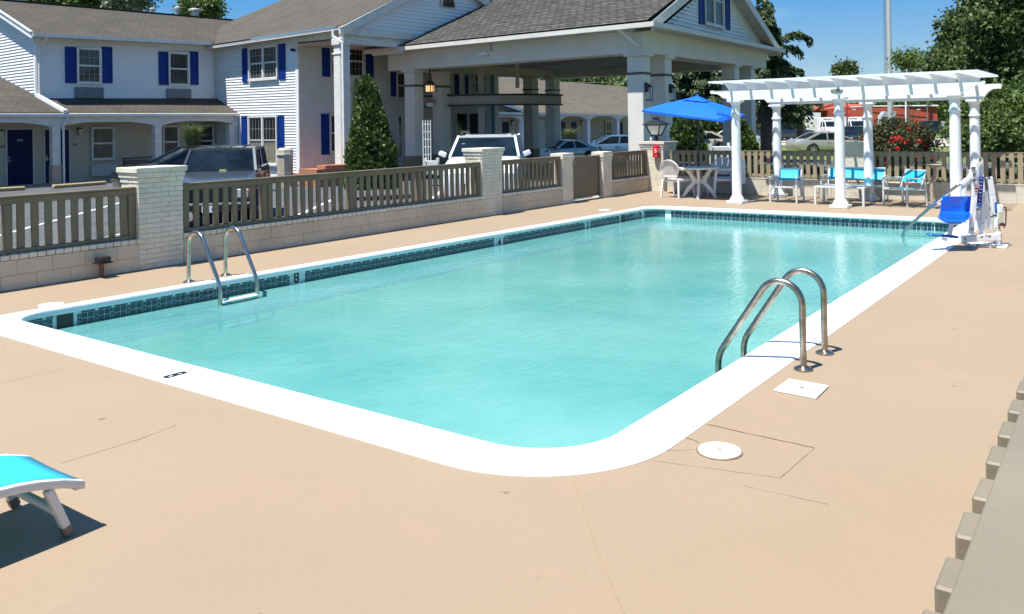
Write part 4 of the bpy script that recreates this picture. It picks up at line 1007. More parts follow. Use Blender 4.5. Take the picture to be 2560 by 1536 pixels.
# brick landing and steps
m_red = mat('orange_brick', (0.34, 0.125, 0.065), 0.8, col2=(0.42, 0.19, 0.11), scale=9, bump=0.4, bscale=30)
ld = thing('brick_landing', 'orange brick landing and step at the foot of the tall white column', 'steps', PC.pt(3, GZ))
pbox(PC, -0.5, 9, GZ, -0.08, 0.06, 2.7, -1).build('landing', m_red, ld)
q0 = PP.sz(791, 415)[0]; q1 = PP.sz(858, 415)[0]; zst = PP.sz(820, 412)[1]
mb = MB()
for i in range(9): a = q0+(q1-q0)*i/9; pbox(PP, a+0.005, a+(q1-q0)/9-0.005, zst-0.12, zst, 0.0, 0.5, -1).build('brick', m_red, ld, bevel=0.008)
pbox(PP, q0-0.4, q1+0.6, GZ, zst-0.125, -0.5, 0.55, -1).build('step', m_red, ld)

# ---------------- porch balcony ring and slim posts behind the portico
sb = thing('entry_canopy', 'curved beige entry canopy on slim posts seen through the portico', 'canopy', PC.pt(9, GZ))
m_beige = mat('beige_stucco', (0.42, 0.39, 0.34), 0.75, var=0.06, scale=2, bump=0.3, bscale=30)
pcn = Plane(dep(1200, 300, 36.5), R(-40))
c = dep(1212, 300, 40.0)
for nm, t, b, rr_, mm in (('canopy_band', 239, 262, 3.9, m_beige), ('canopy_edge', 235, 239.5, 4.0, m_bronze), ('canopy_drip', 261, 264.5, 4.0, m_bronze)):
    cc = dep(1215, 300, 40.4); z1 = dep(1215, t, 36.5).z; z0 = dep(1215, b, 36.5).z; mb = MB()
    pts = []
    for i in range(25):
        a = YAW+math.pi+R(-62+124*i/24); pts.append((cc.x+rr_*math.cos(a), cc.y+rr_*math.sin(a)))
    for (p, q) in zip(pts[:-1], pts[1:]):
        d = Vector((cc.x-p[0], cc.y-p[1], 0)).normalized()*0.25
        mb.hexa((p[0], p[1], z0), (q[0], q[1], z0), (q[0], q[1], z1), (p[0], p[1], z1), d)
    mb.build(nm, mm, sb)
zc0 = dep(1215, 262, 37).z; zc1 = dep(1215, 180, 37).z
for (p0, p1, D, za, zb_) in ((1196, 1212, 37.0, GZ, zc1+1), (1150, 1161, 37.5, zc0, zc1+1), (1290, 1300, 37.0, zc0+.7, zc1+1)):
    a = dep(p0, 300, D); b = dep(p1, 300, D); w = (b-a).length
    MB().box(-w/2, w/2, -w/2, w/2, za, zb_).xf(T((a.x+b.x)/2, (a.y+b.y)/2, 0, YAW)).build('slim_post', m_beige, sb)
a = dep(1075, 267, 36.6); nr = Vector((math.cos(YAW), math.sin(YAW), 0)); rt_ = Vector((math.sin(YAW), -math.cos(YAW), 0))
MB().hexa(a-rt_*0.15+Vector((0, 0, 0.0)), a+rt_*0.15, a+rt_*0.15+Vector((0, 0, 0.16)), a-rt_*0.15+Vector((0, 0, 0.16)), nr*-0.05).build('sign_board', m_white, sb)
MB().box(-0.2, 0.2, -0.03, 0.03, 0, 0.12).xf(T(a.x, a.y, a.z+0.18, YAW-math.pi/2)).build('sign_bar', mat('pinkish_board', (0.30, 0.16, 0.13), 0.7), sb)
# ---------------- PORTICO (drive-through canopy) on paired pillars
pt_ = thing('portico', 'stuccoed drive-through portico with shingled gable roof on paired square pillars', 'portico', (0, 0, 0))
m_stucco = mat('portico_stucco', (0.67, 0.64, 0.575), 0.8, var=0.06, scale=1.1, bump=0.5, bscale=35, detail=6)
m_plinth = mat('pillar_plinth', (0.24, 0.20, 0.13), 0.8, var=0.12, scale=3, bump=0.4, bscale=30)
m_band = mat('pillar_band', (0.10, 0.085, 0.065), 0.6)
D0 = 27.5
C0 = dep(1608, 130, D0)
ULm, VLm = R(3.5), R(84.5)
QV = Plane(C0, VLm); QU = Plane(C0, ULm)
pt_.location = (C0.x, C0.y, GZ)
sVl = QV.sz(970, 178)[0]; sUr = QU.sz(1916, 172)[0]
zB0 = QV.sz(1608, 131)[1]; zBl = QV.sz(970, 178)[1]; zBr = QU.sz(1916, 171)[1]
zT0 = QV.sz(1608, 74)[1]; zTl = QV.sz(970, 134)[1]; zTr = QU.sz(1916, 132)[1]
zB = (zB0+zBl+zBr)/3
U_, V_ = QU.u, QV.u
def corner(a, b, z): return Vector((C0.x+U_.x*a+V_.x*b, C0.y+U_.y*a+V_.y*b, z))
BW = 0.95
def zbot(a, b): return zB0+(zBr-zB0)*a/sUr+(zBl-zB0)*b/sVl
def ztop(a, b): return zT0+(zTr-zT0)*a/sUr+(zTl-zT0)*b/sVl
def beam(a0, a1, b0, b1):
    q = [corner(a0, b0, zbot(a0, b0)), corner(a1, b0, zbot(a1, b0)), corner(a1, b1, zbot(a1, b1)), corner(a0, b1, zbot(a0, b1))]
    t = [corner(a0, b0, ztop(a0, b0)), corner(a1, b0, ztop(a1, b0)), corner(a1, b1, ztop(a1, b1)), corner(a0, b1, ztop(a0, b1))]
    MB().add(q+t, [(0,3,2,1),(4,5,6,7),(0,1,5,4),(1,2,6,5),(2,3,7,6),(3,0,4,7)]).build('beam', m_stucco, pt_)
A_, B_ = sUr, sVl
beam(0, BW, 0, B_); beam(BW, A_-BW, 0, BW); beam(A_-BW, A_, 0, B_); beam(BW, A_-BW, B_-BW, B_)
zc = [corner(a, b, zbot(a, b)+0.42) for a, b in ((0.5, 0.5), (A_-.5, 0.5), (A_-.5, B_-.5), (0.5, B_-.5))]
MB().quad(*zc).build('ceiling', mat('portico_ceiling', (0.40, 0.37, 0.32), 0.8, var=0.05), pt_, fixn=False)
lc = dep(1408, 151, 31.5); MB().box(-0.45, 0.45, -0.3, 0.3, 0, 0.16).xf(T(lc.x, lc.y, lc.z, ULm)).build('ceiling_light', m_black, pt_)
# eaves, gutters
OH = 0.62
def ep(a, b, dz): return corner(a, b, ztop(min(max(a, 0), A_), min(max(b, 0), B_))+dz)
MB().quad(ep(-OH, -OH, 0.0), ep(-OH, B_+0.7, 0), ep(0.1, B_+0.7, 0), ep(0.1, -OH, 0)).build('soffit', m_soffit, pt_, fixn=False)
MB().quad(ep(-OH, -OH, 0.0), ep(A_+OH, -OH, 0), ep(A_+OH, 0.1, 0), ep(-OH, 0.1, 0)).build('soffit', m_soffit, pt_, fixn=False)
MB().hexa(ep(-OH, -OH, -0.02), ep(-OH, B_+0.75, -0.02), ep(-OH, B_+0.75, 0.13), ep(-OH, -OH, 0.13), U_*-0.13).build('gutter', m_trim, pt_)
MB().hexa(ep(-OH-.13, -OH, -0.02), ep(A_+OH, -OH, -0.02), ep(A_+OH, -OH, 0.13), ep(-OH-.13, -OH, 0.13), V_*-0.13).build('gutter', m_trim, pt_)
MB().bar(ep(-OH-0.02, B_-1.6, -0.07), ep(-OH-0.02, B_+0.3, -0.07), 0.06, 0.10).build('fascia_patch', m_gutter, pt_)
# roof
QG = Plane(corner(0, -OH+0.12, 0), ULm)
ap = QG.at(1810, -99)
sa = (ap-QG.P).dot(QG.u)
gl_ = QG.pt(-OH-0.12, 0); gr_ = QG.pt(2*sa+OH+0.12, 0)
zE = ztop(0, 0)+0.17
eL0 = ep(-OH-0.14, -OH+0.10, 0.17); eL1 = ep(-OH-0.14, B_+0.78, 0.17)
ap1 = ap+V_*(B_+OH+0.7); ap1.z = ap.z+(eL1.z-eL0.z)
m_roofp = brickmat('grey_shingles', (0.082, 0.080, 0.068), (0.165, 0.160, 0.140), (0.042, 0.040, 0.034), 0.34, 0.10, 0.22, (V_.x, V_.y), rough=0.9, var=0.12, bump=0.8)
# left slope built course by course so that each course of shingles has a proud butt edge
def shingle_slope(parent, a0, a1, b1, b0, rows, name, m):
    mb = MB()
    for i in range(rows):
        t0, t1 = i/rows, (i+1.25)/rows
        P0, P1 = a0+(b0-a0)*t0, a1+(b1-a1)*t0; Q0, Q1 = a0+(b0-a0)*min(1, t1), a1+(b1-a1)*min(1, t1)
        up = (P1-P0).cross(Q0-P0).normalized(); up = up if up.z > 0 else -up
        mb.quad(P0+up*0.022, P1+up*0.022, Q1+up*0.002, Q0+up*0.002); mb.quad(P0+up*0.002, P1+up*0.002, P1+up*0.022, P0+up*0.022)
    return stuff(mb.build(name, m, parent, fixn=False))
shingle_slope(pt_, eL0, eL1, ap1, ap, 46, 'shingles', m_roofp)
eR0 = corner(2*sa+OH+0.14, -OH+0.10, QU.sz(1952, 126)[1]+0.1); eR1 = eR0+V_*(B_+OH+.7)
rR = QG.at(1950, 124); eR0 = rR+V_*0.0; eR1 = rR+V_*(B_+OH+.7)
MB().quad(eR0, ap, ap1, eR1).build('back_roof', m_roofp, pt_, fixn=False)
rL = QG.at(1627.4, 55.6)
zo = -0.16
mb = MB()
for e in (rL, rR):
    d = (ap-e).normalized()
    mb = MB(); w = 0.30; down = Vector((0, 0, -w)); mb.hexa(e+Vector((0, 0, 0.02)), ap+Vector((0, 0, 0.02)), ap+down*1.25, e+down, V_*-0.05); mb.build('rake_board', m_trim, pt_)
    MB().quad(e+down*0.9, ap+down*0.9, ap+down*0.9+V_*0.7, e+down*0.9+V_*0.7).build('rake_soffit', m_soffit, pt_, fixn=False)
# gable wall
QW = Plane(corner(0, 0.02, 0), ULm)
a1, z1 = QW.sz(1645, 58); a2, z2 = QW.sz(1925, 118); a3, z3 = QW.sz(1806, -62)
clip_siding(pt_, QW.P, QW.u, QW.n*-1, [(a1, (z1+z2)/2-0.25), (a2, (z1+z2)/2-0.25), (a3, z3)], 0.145)
MB().poly([QW.pt(a1, z1-0.6), QW.pt(a2, z2-0.6), QW.pt(a3, z3)]).build('gable_wall', m_white, pt_, fixn=False)
mb = MB(); mb.quad(ep(-OH+.2, -OH, 0.15), ep(A_+OH, -OH, 0.15), QW.pt(a2+0.2, QW.sz(1925, 118)[1]-0.03), QW.pt(a1-0.25, QW.sz(1645, 56)[1]-0.03)); mb.build('pent_roof', mat('pent_roof_shade', (0.03, 0.028, 0.026), 0.8), pt_, fixn=False)  # near-black colour holds the shadow of the rake overhang
s0 = QW.sz(1759.7, 50)[0]; s1 = QW.sz(1804, 50)[0]; z0 = QW.sz(1782, 62)[1]
window(pt_, QW, s0, s1, z0, z0+1.9, -1, 2, (3, 2), m_curtain, fw=0.09)
for a, b, py in ((1745, 1758, 61), (1810.5, 1822, 75)):
    u0 = QW.sz(a, 50)[0]; u1 = QW.sz(b, 50)[0]; shutter(pt_, QW, u0, u1, QW.sz((a+b)/2, py)[1], z0+1.95, -1)
# pillars in pairs
aw = (QV.at(1567, 200)-QV.at(1606, 200)).length
def pillar(a, b, name='pillar'):
    zt = zbot(a, b); x = 0.06
    def bx(m, e, z0, z1, nm, par):
        q = [corner(a-e, b-e, z0), corner(a+aw+e, b-e, z0), corner(a+aw+e, b+aw+e, z0), corner(a-e, b+aw+e, z0)]
        t = [Vector((p.x, p.y, z1)) for p in q]
        return MB().add(q+t, [(0,3,2,1),(4,5,6,7),(0,1,5,4),(1,2,6,5),(2,3,7,6),(3,0,4,7)]).build(nm, m, par, bevel=0.012)
    p = bx(m_stucco, 0.0, 0.50, zt-0.10, 'pillar', pt_)
    bx(m_plinth, 0.06, GZ, 0.50, 'pillar_base', p); bx(m_stucco, 0.10, zt-0.10, zt-0.002, 'pillar_cap', p); bx(m_band, 0.03, zt-0.70, zt-0.62, 'pillar_band', p)
    return p
i0 = QU.sz(1606, 200)[0]
a2_ = QU.sz(1667, 200)[0]
b3 = QV.sz(1034, 300)[0]
aR1 = QU.sz(1840.5, 200)[0]; aR2 = QU.sz(1881, 200)[0]
pillar(0.06, 0.06); pillar(a2_, 0.06)
pillar(0.06, b3-0.0); pillar(a2_, b3)
pillar(aR1, 0.06); pillar(aR2, 0.06)
pillar(aR1, b3); pillar(aR2, b3)
# wall lanterns on two pillars
m_milk = mat('milk_glass', (0.75, 0.76, 0.76), 0.3)
def side_lantern(px, py):
    c = QU.at(px, py); z = c.z; a = (c-QU.P).dot(QU.u)
    mb = MB(); mb.box(-0.05, 0.0, -0.05, 0.05, 0.10, 0.40); mb.box(-0.03, 0.24, -0.03, 0.03, 0.30, 0.36); mb.box(0.06, 0.26, -0.10, 0.10, 0.26, 0.30)
    for x in (0.07, 0.24):
        for y in (-0.09, 0.09): mb.box(x-0.01, x+0.01, y-0.01, y+0.01, -0.16, 0.28)
    mb.box(0.06, 0.26, -0.10, 0.10, -0.18, -0.15)
    M = Matrix.Translation(c) @ Matrix.Rotation(ULm, 4, 'Z')
    l = mb.xf(M).build('wall_lantern', m_bronze, pt_); MB().box(0.09, 0.23, -0.075, 0.075, -0.14, 0.25).xf(M).build('lantern_glass', m_milk, l)
side_lantern(1617, 238); side_lantern(1677.5, 240)
# hanging lit lantern, bullet camera on the beam, stub of a downspout
hl = thing('hanging_lantern', 'small lit lantern hanging inside the portico between two left pillars', 'lantern', dep(1075, 222, 34.5))
c = dep(1075, 222, 34.5); MB().box(c.x-0.12, c.x+0.12, c.y-0.12, c.y+0.12, c.z-0.12, c.z+0.12).build('lamp_glass', mat('lit_lamp', (0.9, 0.6, 0.3), 0.5, emit=((1.0, 0.62, 0.28), 0.55)), hl)
mb = MB().lathe([(0.24, 0.16), (0.10, 0.30), (0.03, 0.34), (0.03, 0.9)], 8, c)
for x in (-0.17, 0, 0.17):
    for y in (-0.17, 0.17): mb.box(c.x+x-0.012, c.x+x+0.012, c.y+y-0.012, c.y+y+0.012, c.z-0.16, c.z+0.17)
mb.build('lantern_frame', m_bronze, hl)
sc_ = thing('security_camera', 'white bullet security camera on the left beam of the portico', 'camera', QV.at(1222, 134))
c = QV.at(1229, 133); o = U_*-1
mb = MB().lathe([(0.09, 0), (0.09, 0.03), (0.06, 0.05)], 16, (0, 0, 0)); mb.xf(Matrix.Translation(c) @ o.to_track_quat('Z', 'Y').to_matrix().to_4x4()).build('mount', m_milk, sc_)
t = QV.at(1212, 137)+o*0.38; mb = MB().tube([c+o*0.05, c+o*0.15, t+(c-t)*0.4+o*0.03], 0.03, 8).tube([t+(c+o*0.2-t)*0.75+Vector((0, 0, 0.02)), t], 0.065, 12); mb.build('camera_body', m_milk, sc_, smooth=True)
MB().tube([QV.at(1227.5, 110)+o*0.02, QV.at(1228.5, 130)+o*0.02], 0.012, 6).build('cable', m_bronze, sc_)
ds = ep(-OH, 0.35, -0.02)
MB().bar(ds+V_*0.25-U_*0.05, corner(-0.12, 0.12, ztop(0, 0)-0.55), 0.08, 0.08).build('downspout_stub', m_gutter, pt_)
# planters and trellises under the portico
m_lattice = mat('white_lattice', (0.70, 0.70, 0.69), 0.5)
def trellis(px0, px1, pt0, pb, D, label):
    a, b = dep(px0, pb, D), dep(px1, pb, D); zt = dep(px0, pt0, D).z; z0 = GZ+0.3; w = (b-a).length; mb = MB(); n = 3
    for i in range(n+1): x = w*i/n; mb.box(x-0.02, x+0.02, -0.015, 0.015, z0, zt-(0.0 if i in (0, n) else 0.0))
    z = z0+0.1
    while z < zt: mb.box(0, w, -0.012, 0.012, z-0.018, z+0.018); z += 0.30
    ang = math.atan2(b.y-a.y, b.x-a.x); o = mb.xf(T(a.x, a.y, 0, ang)).build('trellis', m_lattice); tag(o, label, 'trellis'); return o
trellis(1058, 1077, 301, 380, 34.0, 'white lattice trellis between the two left pillars of the portico')
trellis(1350, 1361, 300, 375, 37.5, 'narrow white trellis between the two dark back pillars of the portico')
m_leafd = None
def planter(px0, px1, pt0, D, label, h=0.55):
    a, b = dep(px0, pt0, D), dep(px1, pt0, D); w = (b-a).length; zt = a.z; t = thing('planter_box', label, 'planter', ((a.x+b.x)/2, (a.y+b.y)/2, zt-h), YAW-math.pi/2)
    mb = MB().box(-w/2, w/2, -w/2, w/2, 0.05, h-0.04); M = T((a.x+b.x)/2, (a.y+b.y)/2, zt-h, YAW-math.pi/2); mb.xf(M).build('box', m_lattice, t)
    for x in (-w/2, w/2):
        for y in (-w/2, w/2): MB().box(x-0.035, x+0.035, y-0.035, y+0.035, 0, h+0.06).xf(M).build('corner_post', m_lattice, t)
    return t
planter(1063, 1094, 400, 30.5, 'white planter box between the left pillars of the portico')
planter(1354, 1374, 378, 35.0, 'white planter box behind the roof of the white car')
pA = planter(1770, 1829, 364, 24.0, 'long white planter trough behind the patio umbrella', h=0.7)
planter(1737.6, 1768, 367, 24.6, 'pale bench-like planter box left of the long white trough', h=0.5)

# ---------------- far single storey wing behind the portico
FA = R(-3.8)
PFW = Plane(dep(1500, 300, 65), FA)
fwb = thing('far_wing', 'long single storey motel wing seen under the portico roof', 'building', PFW.pt(0, GZ))
s0 = PFW.sz(1225, 290)[0]; s1 = PFW.sz(1640, 290)[0]
m_rooff = brickmat('far_shingles', (0.112, 0.095, 0.068), (0.135, 0.115, 0.084), (0.075, 0.063, 0.047), 0.5, 0.12, 0.1, (math.cos(FA), math.sin(FA)), rough=0.9, var=0.10)
def rowz(px, r0, r1, p0=1245., p1=1566.): return r0+(r1-r0)*(px-p0)/(p1-p0)
PFr = Plane(PFW.pt(0, 0, 5.5), FA)
def fz(px): return PFW.at(px, rowz(px, 280.5, 285.5))
def fr(px): return PFr.at(px, rowz(px, 192.5, 217.5))
a, b = fz(1240), fz(1640); c_, d_ = fr(1640), fr(1240)
MB().quad(a, b, c_, d_).build('roof', m_rooff, fwb, fixn=False)
MB().quad(c_, d_, d_+PFW.n*5.5-Vector((0, 0, 3)), c_+PFW.n*5.5-Vector((0, 0, 3))).build('back_roof', m_rooff, fwb, fixn=False)
MB().hexa(a, b, b+Vector((0, 0, -0.16)), a+Vector((0, 0, -0.16)), PFW.n*-0.12).build('gutter', m_gutter, fwb)
PFb = Plane(PFW.pt(0, 0, 1.6), FA)
pbox(PFb, s0+1, s1, GZ, a.z, -0.2, 0, -1).build('wall', m_brickw, fwb)
pf = [PFW.sz(p, 300)[0] for p in (1250+74*0.8, 1398, 1472, 1546, 1622)]
zarch = PFW.sz(1472, 303)[1]
arch_beam(fwb, PFW, [PFW.sz(1225, 300)[0]]+pf, (a.z+b.z)/2-0.15, zarch, 0.35, 0.2, -1)
for s in pf: pbox(PFW, s-0.16, s+0.16, GZ, zarch+0.1, -0.3, 0.0, -1).build('porch_post', m_white, fwb)
for (x0, x1) in ((1254, 1272), (1401, 1413), (1426.5, 1441), (1548, 1556)):
    u0, zt = PFb.sz(x0, 305); u1 = PFb.sz(x1, 305)[0]; door(fwb, PFb, u0, u1, GZ+0.15, zt, -1, plate=False)
u0, zt = PFb.sz(1512, 304); u1 = PFb.sz(1526, 304)[0]; window(fwb, PFb, u0, u1, zt-1.6, zt, -1, 1, None, m_glass)
for px in (1279, 1453): s, z = PFb.sz(px, 309); wall_lamp(fwb, PFb, s, z, -1, k=1.5)
MB().bar(PFW.at(1256, 260), PFW.at(1309, 278), 0.18, 0.18).build('rake_board', m_white, fwb)
MB().poly([PFW.at(1256, 260), PFW.at(1309, 278), PFW.at(1309, 281), PFW.at(1240, 281), PFW.at(1240, 262)]).build('porch_roof', m_rooff, fwb, fixn=False)
# side face of the cross wing that shows pale blue between portico and far wing
Pb = Plane(dep(1228, 250, 41), AU)
x0, x1 = Pb.sz(1213, 250)[0], Pb.sz(1243, 250)[0]
lap_siding(cw, [Pb.pt(x0, GZ), Pb.pt(x1, GZ), Pb.pt(x1, Pb.sz(1240, 150)[1]), Pb.pt(x0, Pb.sz(1215, 150)[1])], Pb.n*-1, 42, m=mat('blue_grey_siding', (0.50, 0.56, 0.62), 0.5, var=0.03))
pbox(Pb, x1-0.25, x1+0.05, GZ, Pb.sz(1240, 150)[1], 0.02, 0.06, -1).build('corner_board', m_white, cw)
pbox(Pb, x1-0.45, x1-0.28, GZ, Pb.sz(1240, 150)[1], 0.02, 0.06, -1).build('corner_trim', mat('blue_trim', (0.05, 0.16, 0.30), 0.5), cw)

# ---------------- roof vents behind the left ridge
m_galv = mat('galvanised', (0.50, 0.51, 0.50), 0.45, metal=0.3, var=0.15, scale=10)
def vent(px, pb, r, h, D, label, dome=False):
    c = dep(px, pb, D)
    if dome: prof = [(r*0.55, -0.6), (r*0.55, 0), (r*1.0, 0.02), (r, h*0.25), (r*0.85, h*0.3), (r*0.85, h*0.5), (r*0.6, h*0.85), (r*0.2, h)]
    else: prof = [(r*0.55, -0.9), (r*0.55, h*0.55), (r, h*0.58), (r, h*0.66), (r*0.8, h*0.7), (r, h*0.76), (r*0.95, h*0.86), (r*0.4, h)]
    o = MB().lathe(prof, 16, c).build('roof_vent', m_galv, smooth=True); tag(o, label, 'roof vent', 'metal vents behind the left roof ridge')
vent(382, 33, 0.17, 0.26, 43, 'leftmost metal vent on the left roof, partly in front of a tree')
vent(443.5, 37, 0.15, 0.42, 43, 'tall narrow metal vent on the left roof ridge')
vent(487.5, 39, 0.33, 0.35, 43, 'wide white domed vent on the left roof, near the corner of the roofs')

# ---------------- far buildings, poles, road furniture on the right
m_redw = mat('red_metal_wall', (0.33, 0.062, 0.032), 0.7, var=0.06, scale=0.5)
rbld = thing('red_building', 'long low red building with white eave behind the rose bush', 'building', dep(2220, 320, 115))
DR = 115
def fq(x0, y0, x1, y1, D, D2=None): 
    D2 = D2 or D; return [dep(x0, y1, D), dep(x1, y1, D2), dep(x1, y0, D2), dep(x0, y0, D)]
nrm = Vector((math.cos(YAW), math.sin(YAW), 0))
def fblock(par, x0, y0, x1, y1, D, th, name, m, label=None):
    q = fq(x0, y0, x1, y1, D); return MB().hexa(*q, nrm*th).build(name, m, par)
MB().hexa(dep(2100, 330, DR), dep(2344, 330, DR-10), dep(2344, 266, DR-10), dep(2100, 272, DR), nrm*14).build('wall', m_redw, rbld)
MB().hexa(dep(2178, 267, DR-3.2), dep(2346, 265.5, DR-10.5), dep(2346, 262.5, DR-10.5), dep(2178, 264.5, DR-3.2), nrm*14).build('eave', m_white, rbld)
m_redd = mat('dark_red_trim', (0.22, 0.05, 0.02), 0.7)
MB().hexa(dep(2180, 276, DR-3.6), dep(2310, 275, DR-9.1), dep(2310, 274, DR-9.1), dep(2180, 275, DR-3.6), nrm*-0.1).build('trim_line', m_redd, rbld)
for x0, x1 in ((2243, 2256), (2262, 2272)): fblock(rbld, x0, 295, x1, 307, DR-8, 0.5, 'window', m_glass)
fblock(rbld, 2110, 285, 2127, 330, DR-1.5, 1, 'wall_panel', mat('brighter_red', (0.55, 0.06, 0.04), 0.6), )
for x in (2135, 2296): fblock(rbld, x, 273, x+5, 275.5, DR-9.5, 0.4, 'flood_light', m_milk)
MB().tube([dep(2318, 262, DR-10), dep(2318, 310, DR-10)], 0.08, 6).build('pipe', m_galv, rbld)
rb2 = thing('red_roof_building', 'red gabled roof showing between the first and second pergola column', 'building', dep(2080, 320, 120))
MB().hexa(dep(2023, 277, 120), dep(2180, 278, 118), dep(2180, 262, 118), dep(2083, 259, 120), nrm*8).build('roof', m_redw, rb2)
MB().hexa(dep(2023, 277.5, 119.8), dep(2083, 258.6, 119.8), dep(2083, 260, 119.8), dep(2023, 279, 119.8), nrm*-0.2).build('eave', m_redd, rb2)
MB().hexa(dep(2040, 325, 121), dep(2180, 325, 121), dep(2180, 277, 121), dep(2040, 277, 121), nrm*6).build('wall', m_redw, rb2)
gs = thing('grey_shed', 'grey metal clad shed front with dark opening left of the tall mast', 'shed', dep(2220, 320, 104))
MB().prism([dep(2206, 322, 104), dep(2240, 322, 104), dep(2240, 279, 104), dep(2212, 279, 104), dep(2203, 292, 104)], nrm*1).build('cladding', m_galv, gs)
fblock(gs, 2207, 293, 2236, 322, 103.6, 0.3, 'dark_opening', mat('dark_opening', (0.06, 0.055, 0.05), 0.8))
fblock(gs, 2197, 291, 2203, 322, 103.5, 0.3, 'pale_panel', m_milk)
mast = thing('steel_mast', 'tall tapering steel mast with cable ladder rising out of the frame', 'mast', dep(2226.5, 310, 100))
b0, b1 = dep(2226.5, 318, 100), dep(2226.5, -300, 100); b1.x, b1.y = b0.x, b0.y
MB().tube([b0, b0*0.5+b1*0.5, b1], [0.30, 0.255, 0.2], 14).build('pole', m_galv, mast, smooth=True)
mb = MB(); o = Vector((math.sin(YAW), -math.cos(YAW), 0))*-0.42
z = b0.z+5.0
mb.tube([b0+o+Vector((0, 0, 4.5)), b1+o], 0.035, 5); mb.tube([b0+o*1.45+Vector((0, 0, 4.5)), b1+o*1.45], 0.03, 5)
while z < 18: mb.bar((b0.x+o.x*0.6, b0.y+o.y*0.6, z), (b0.x+o.x*1.5, b0.y+o.y*1.5, z), 0.05); z += 0.35
stuff(mb.build('cable_ladder', m_grey, mast))
t = MB().tube([dep(2264.5, 307, 92), dep(2264.5, 240, 92)], 0.075, 8).build('thin_pole', m_white, smooth=True); tag(t, 'thin white pole in front of the red building, right of the mast', 'pole')
# overhead wires
def wire(a, b, sag, label):
    pts = [a+(b-a)*(i/12)+Vector((0, 0, -sag*4*(i/12)*(1-i/12))) for i in range(13)]; o = MB().tube(pts, 0.018, 5).build('overhead_wire', m_grey); tag(o, label, 'wire', 'overhead wires behind the portico')
wire(dep(1380, 206, 80), dep(1830, 190, 60), 0.2, 'top overhead wire crossing behind the portico pillars')
wire(dep(1660, 218, 66), dep(1830, 205, 60), 0.2, 'middle overhead wire behind the portico pillars')
wire(dep(1660, 243, 66), dep(1830, 230, 60), 0.2, 'lowest overhead wire, just above the blue umbrella')
# wheel stops, bay lines, kerb
m_stop = mat('yellow_concrete', (0.42, 0.34, 0.17), 0.8, var=0.15, scale=6)
for (a, b, lb) in (((132, 467), (264, 457), 'faded yellow wheel stop nearer the porch post'), ((-60, 478), (62, 470.5), 'faded yellow wheel stop cut by the left edge')):
    p, q = gp(*a, -0.20), gp(*b, -0.20); ww = MB().bar(p, q, 0.16, 0.13).build('wheel_stop', m_stop, bevel=0.03); tag(ww, lb, 'wheel stop', 'concrete wheel stops on the car park')
def lot_line(a, b, w=0.10): 
    p, q = gp(*a, GZ), gp(*b, GZ); struct(MB().bar(p+Vector((0, 0, 0.003)), q+Vector((0, 0, 0.003)), w, 0.003).build('bay_line', m_line))
lot_line((98, 478), (135, 482)); lot_line((0, 512), (300, 485)); lot_line((-40, 600), (345, 495)); lot_line((735, 543), (835, 498), 0.12); lot_line((1078, 500), (1112, 470), 0.12); lot_line((270, 592), (330, 580))
struct(MB().hexa(gp(1500, 372, GZ), gp(1990, 366, GZ), gp(1990, 365, GZ), gp(1500, 371, GZ), (0, 0, 0.12)).build('kerb', m_conc))
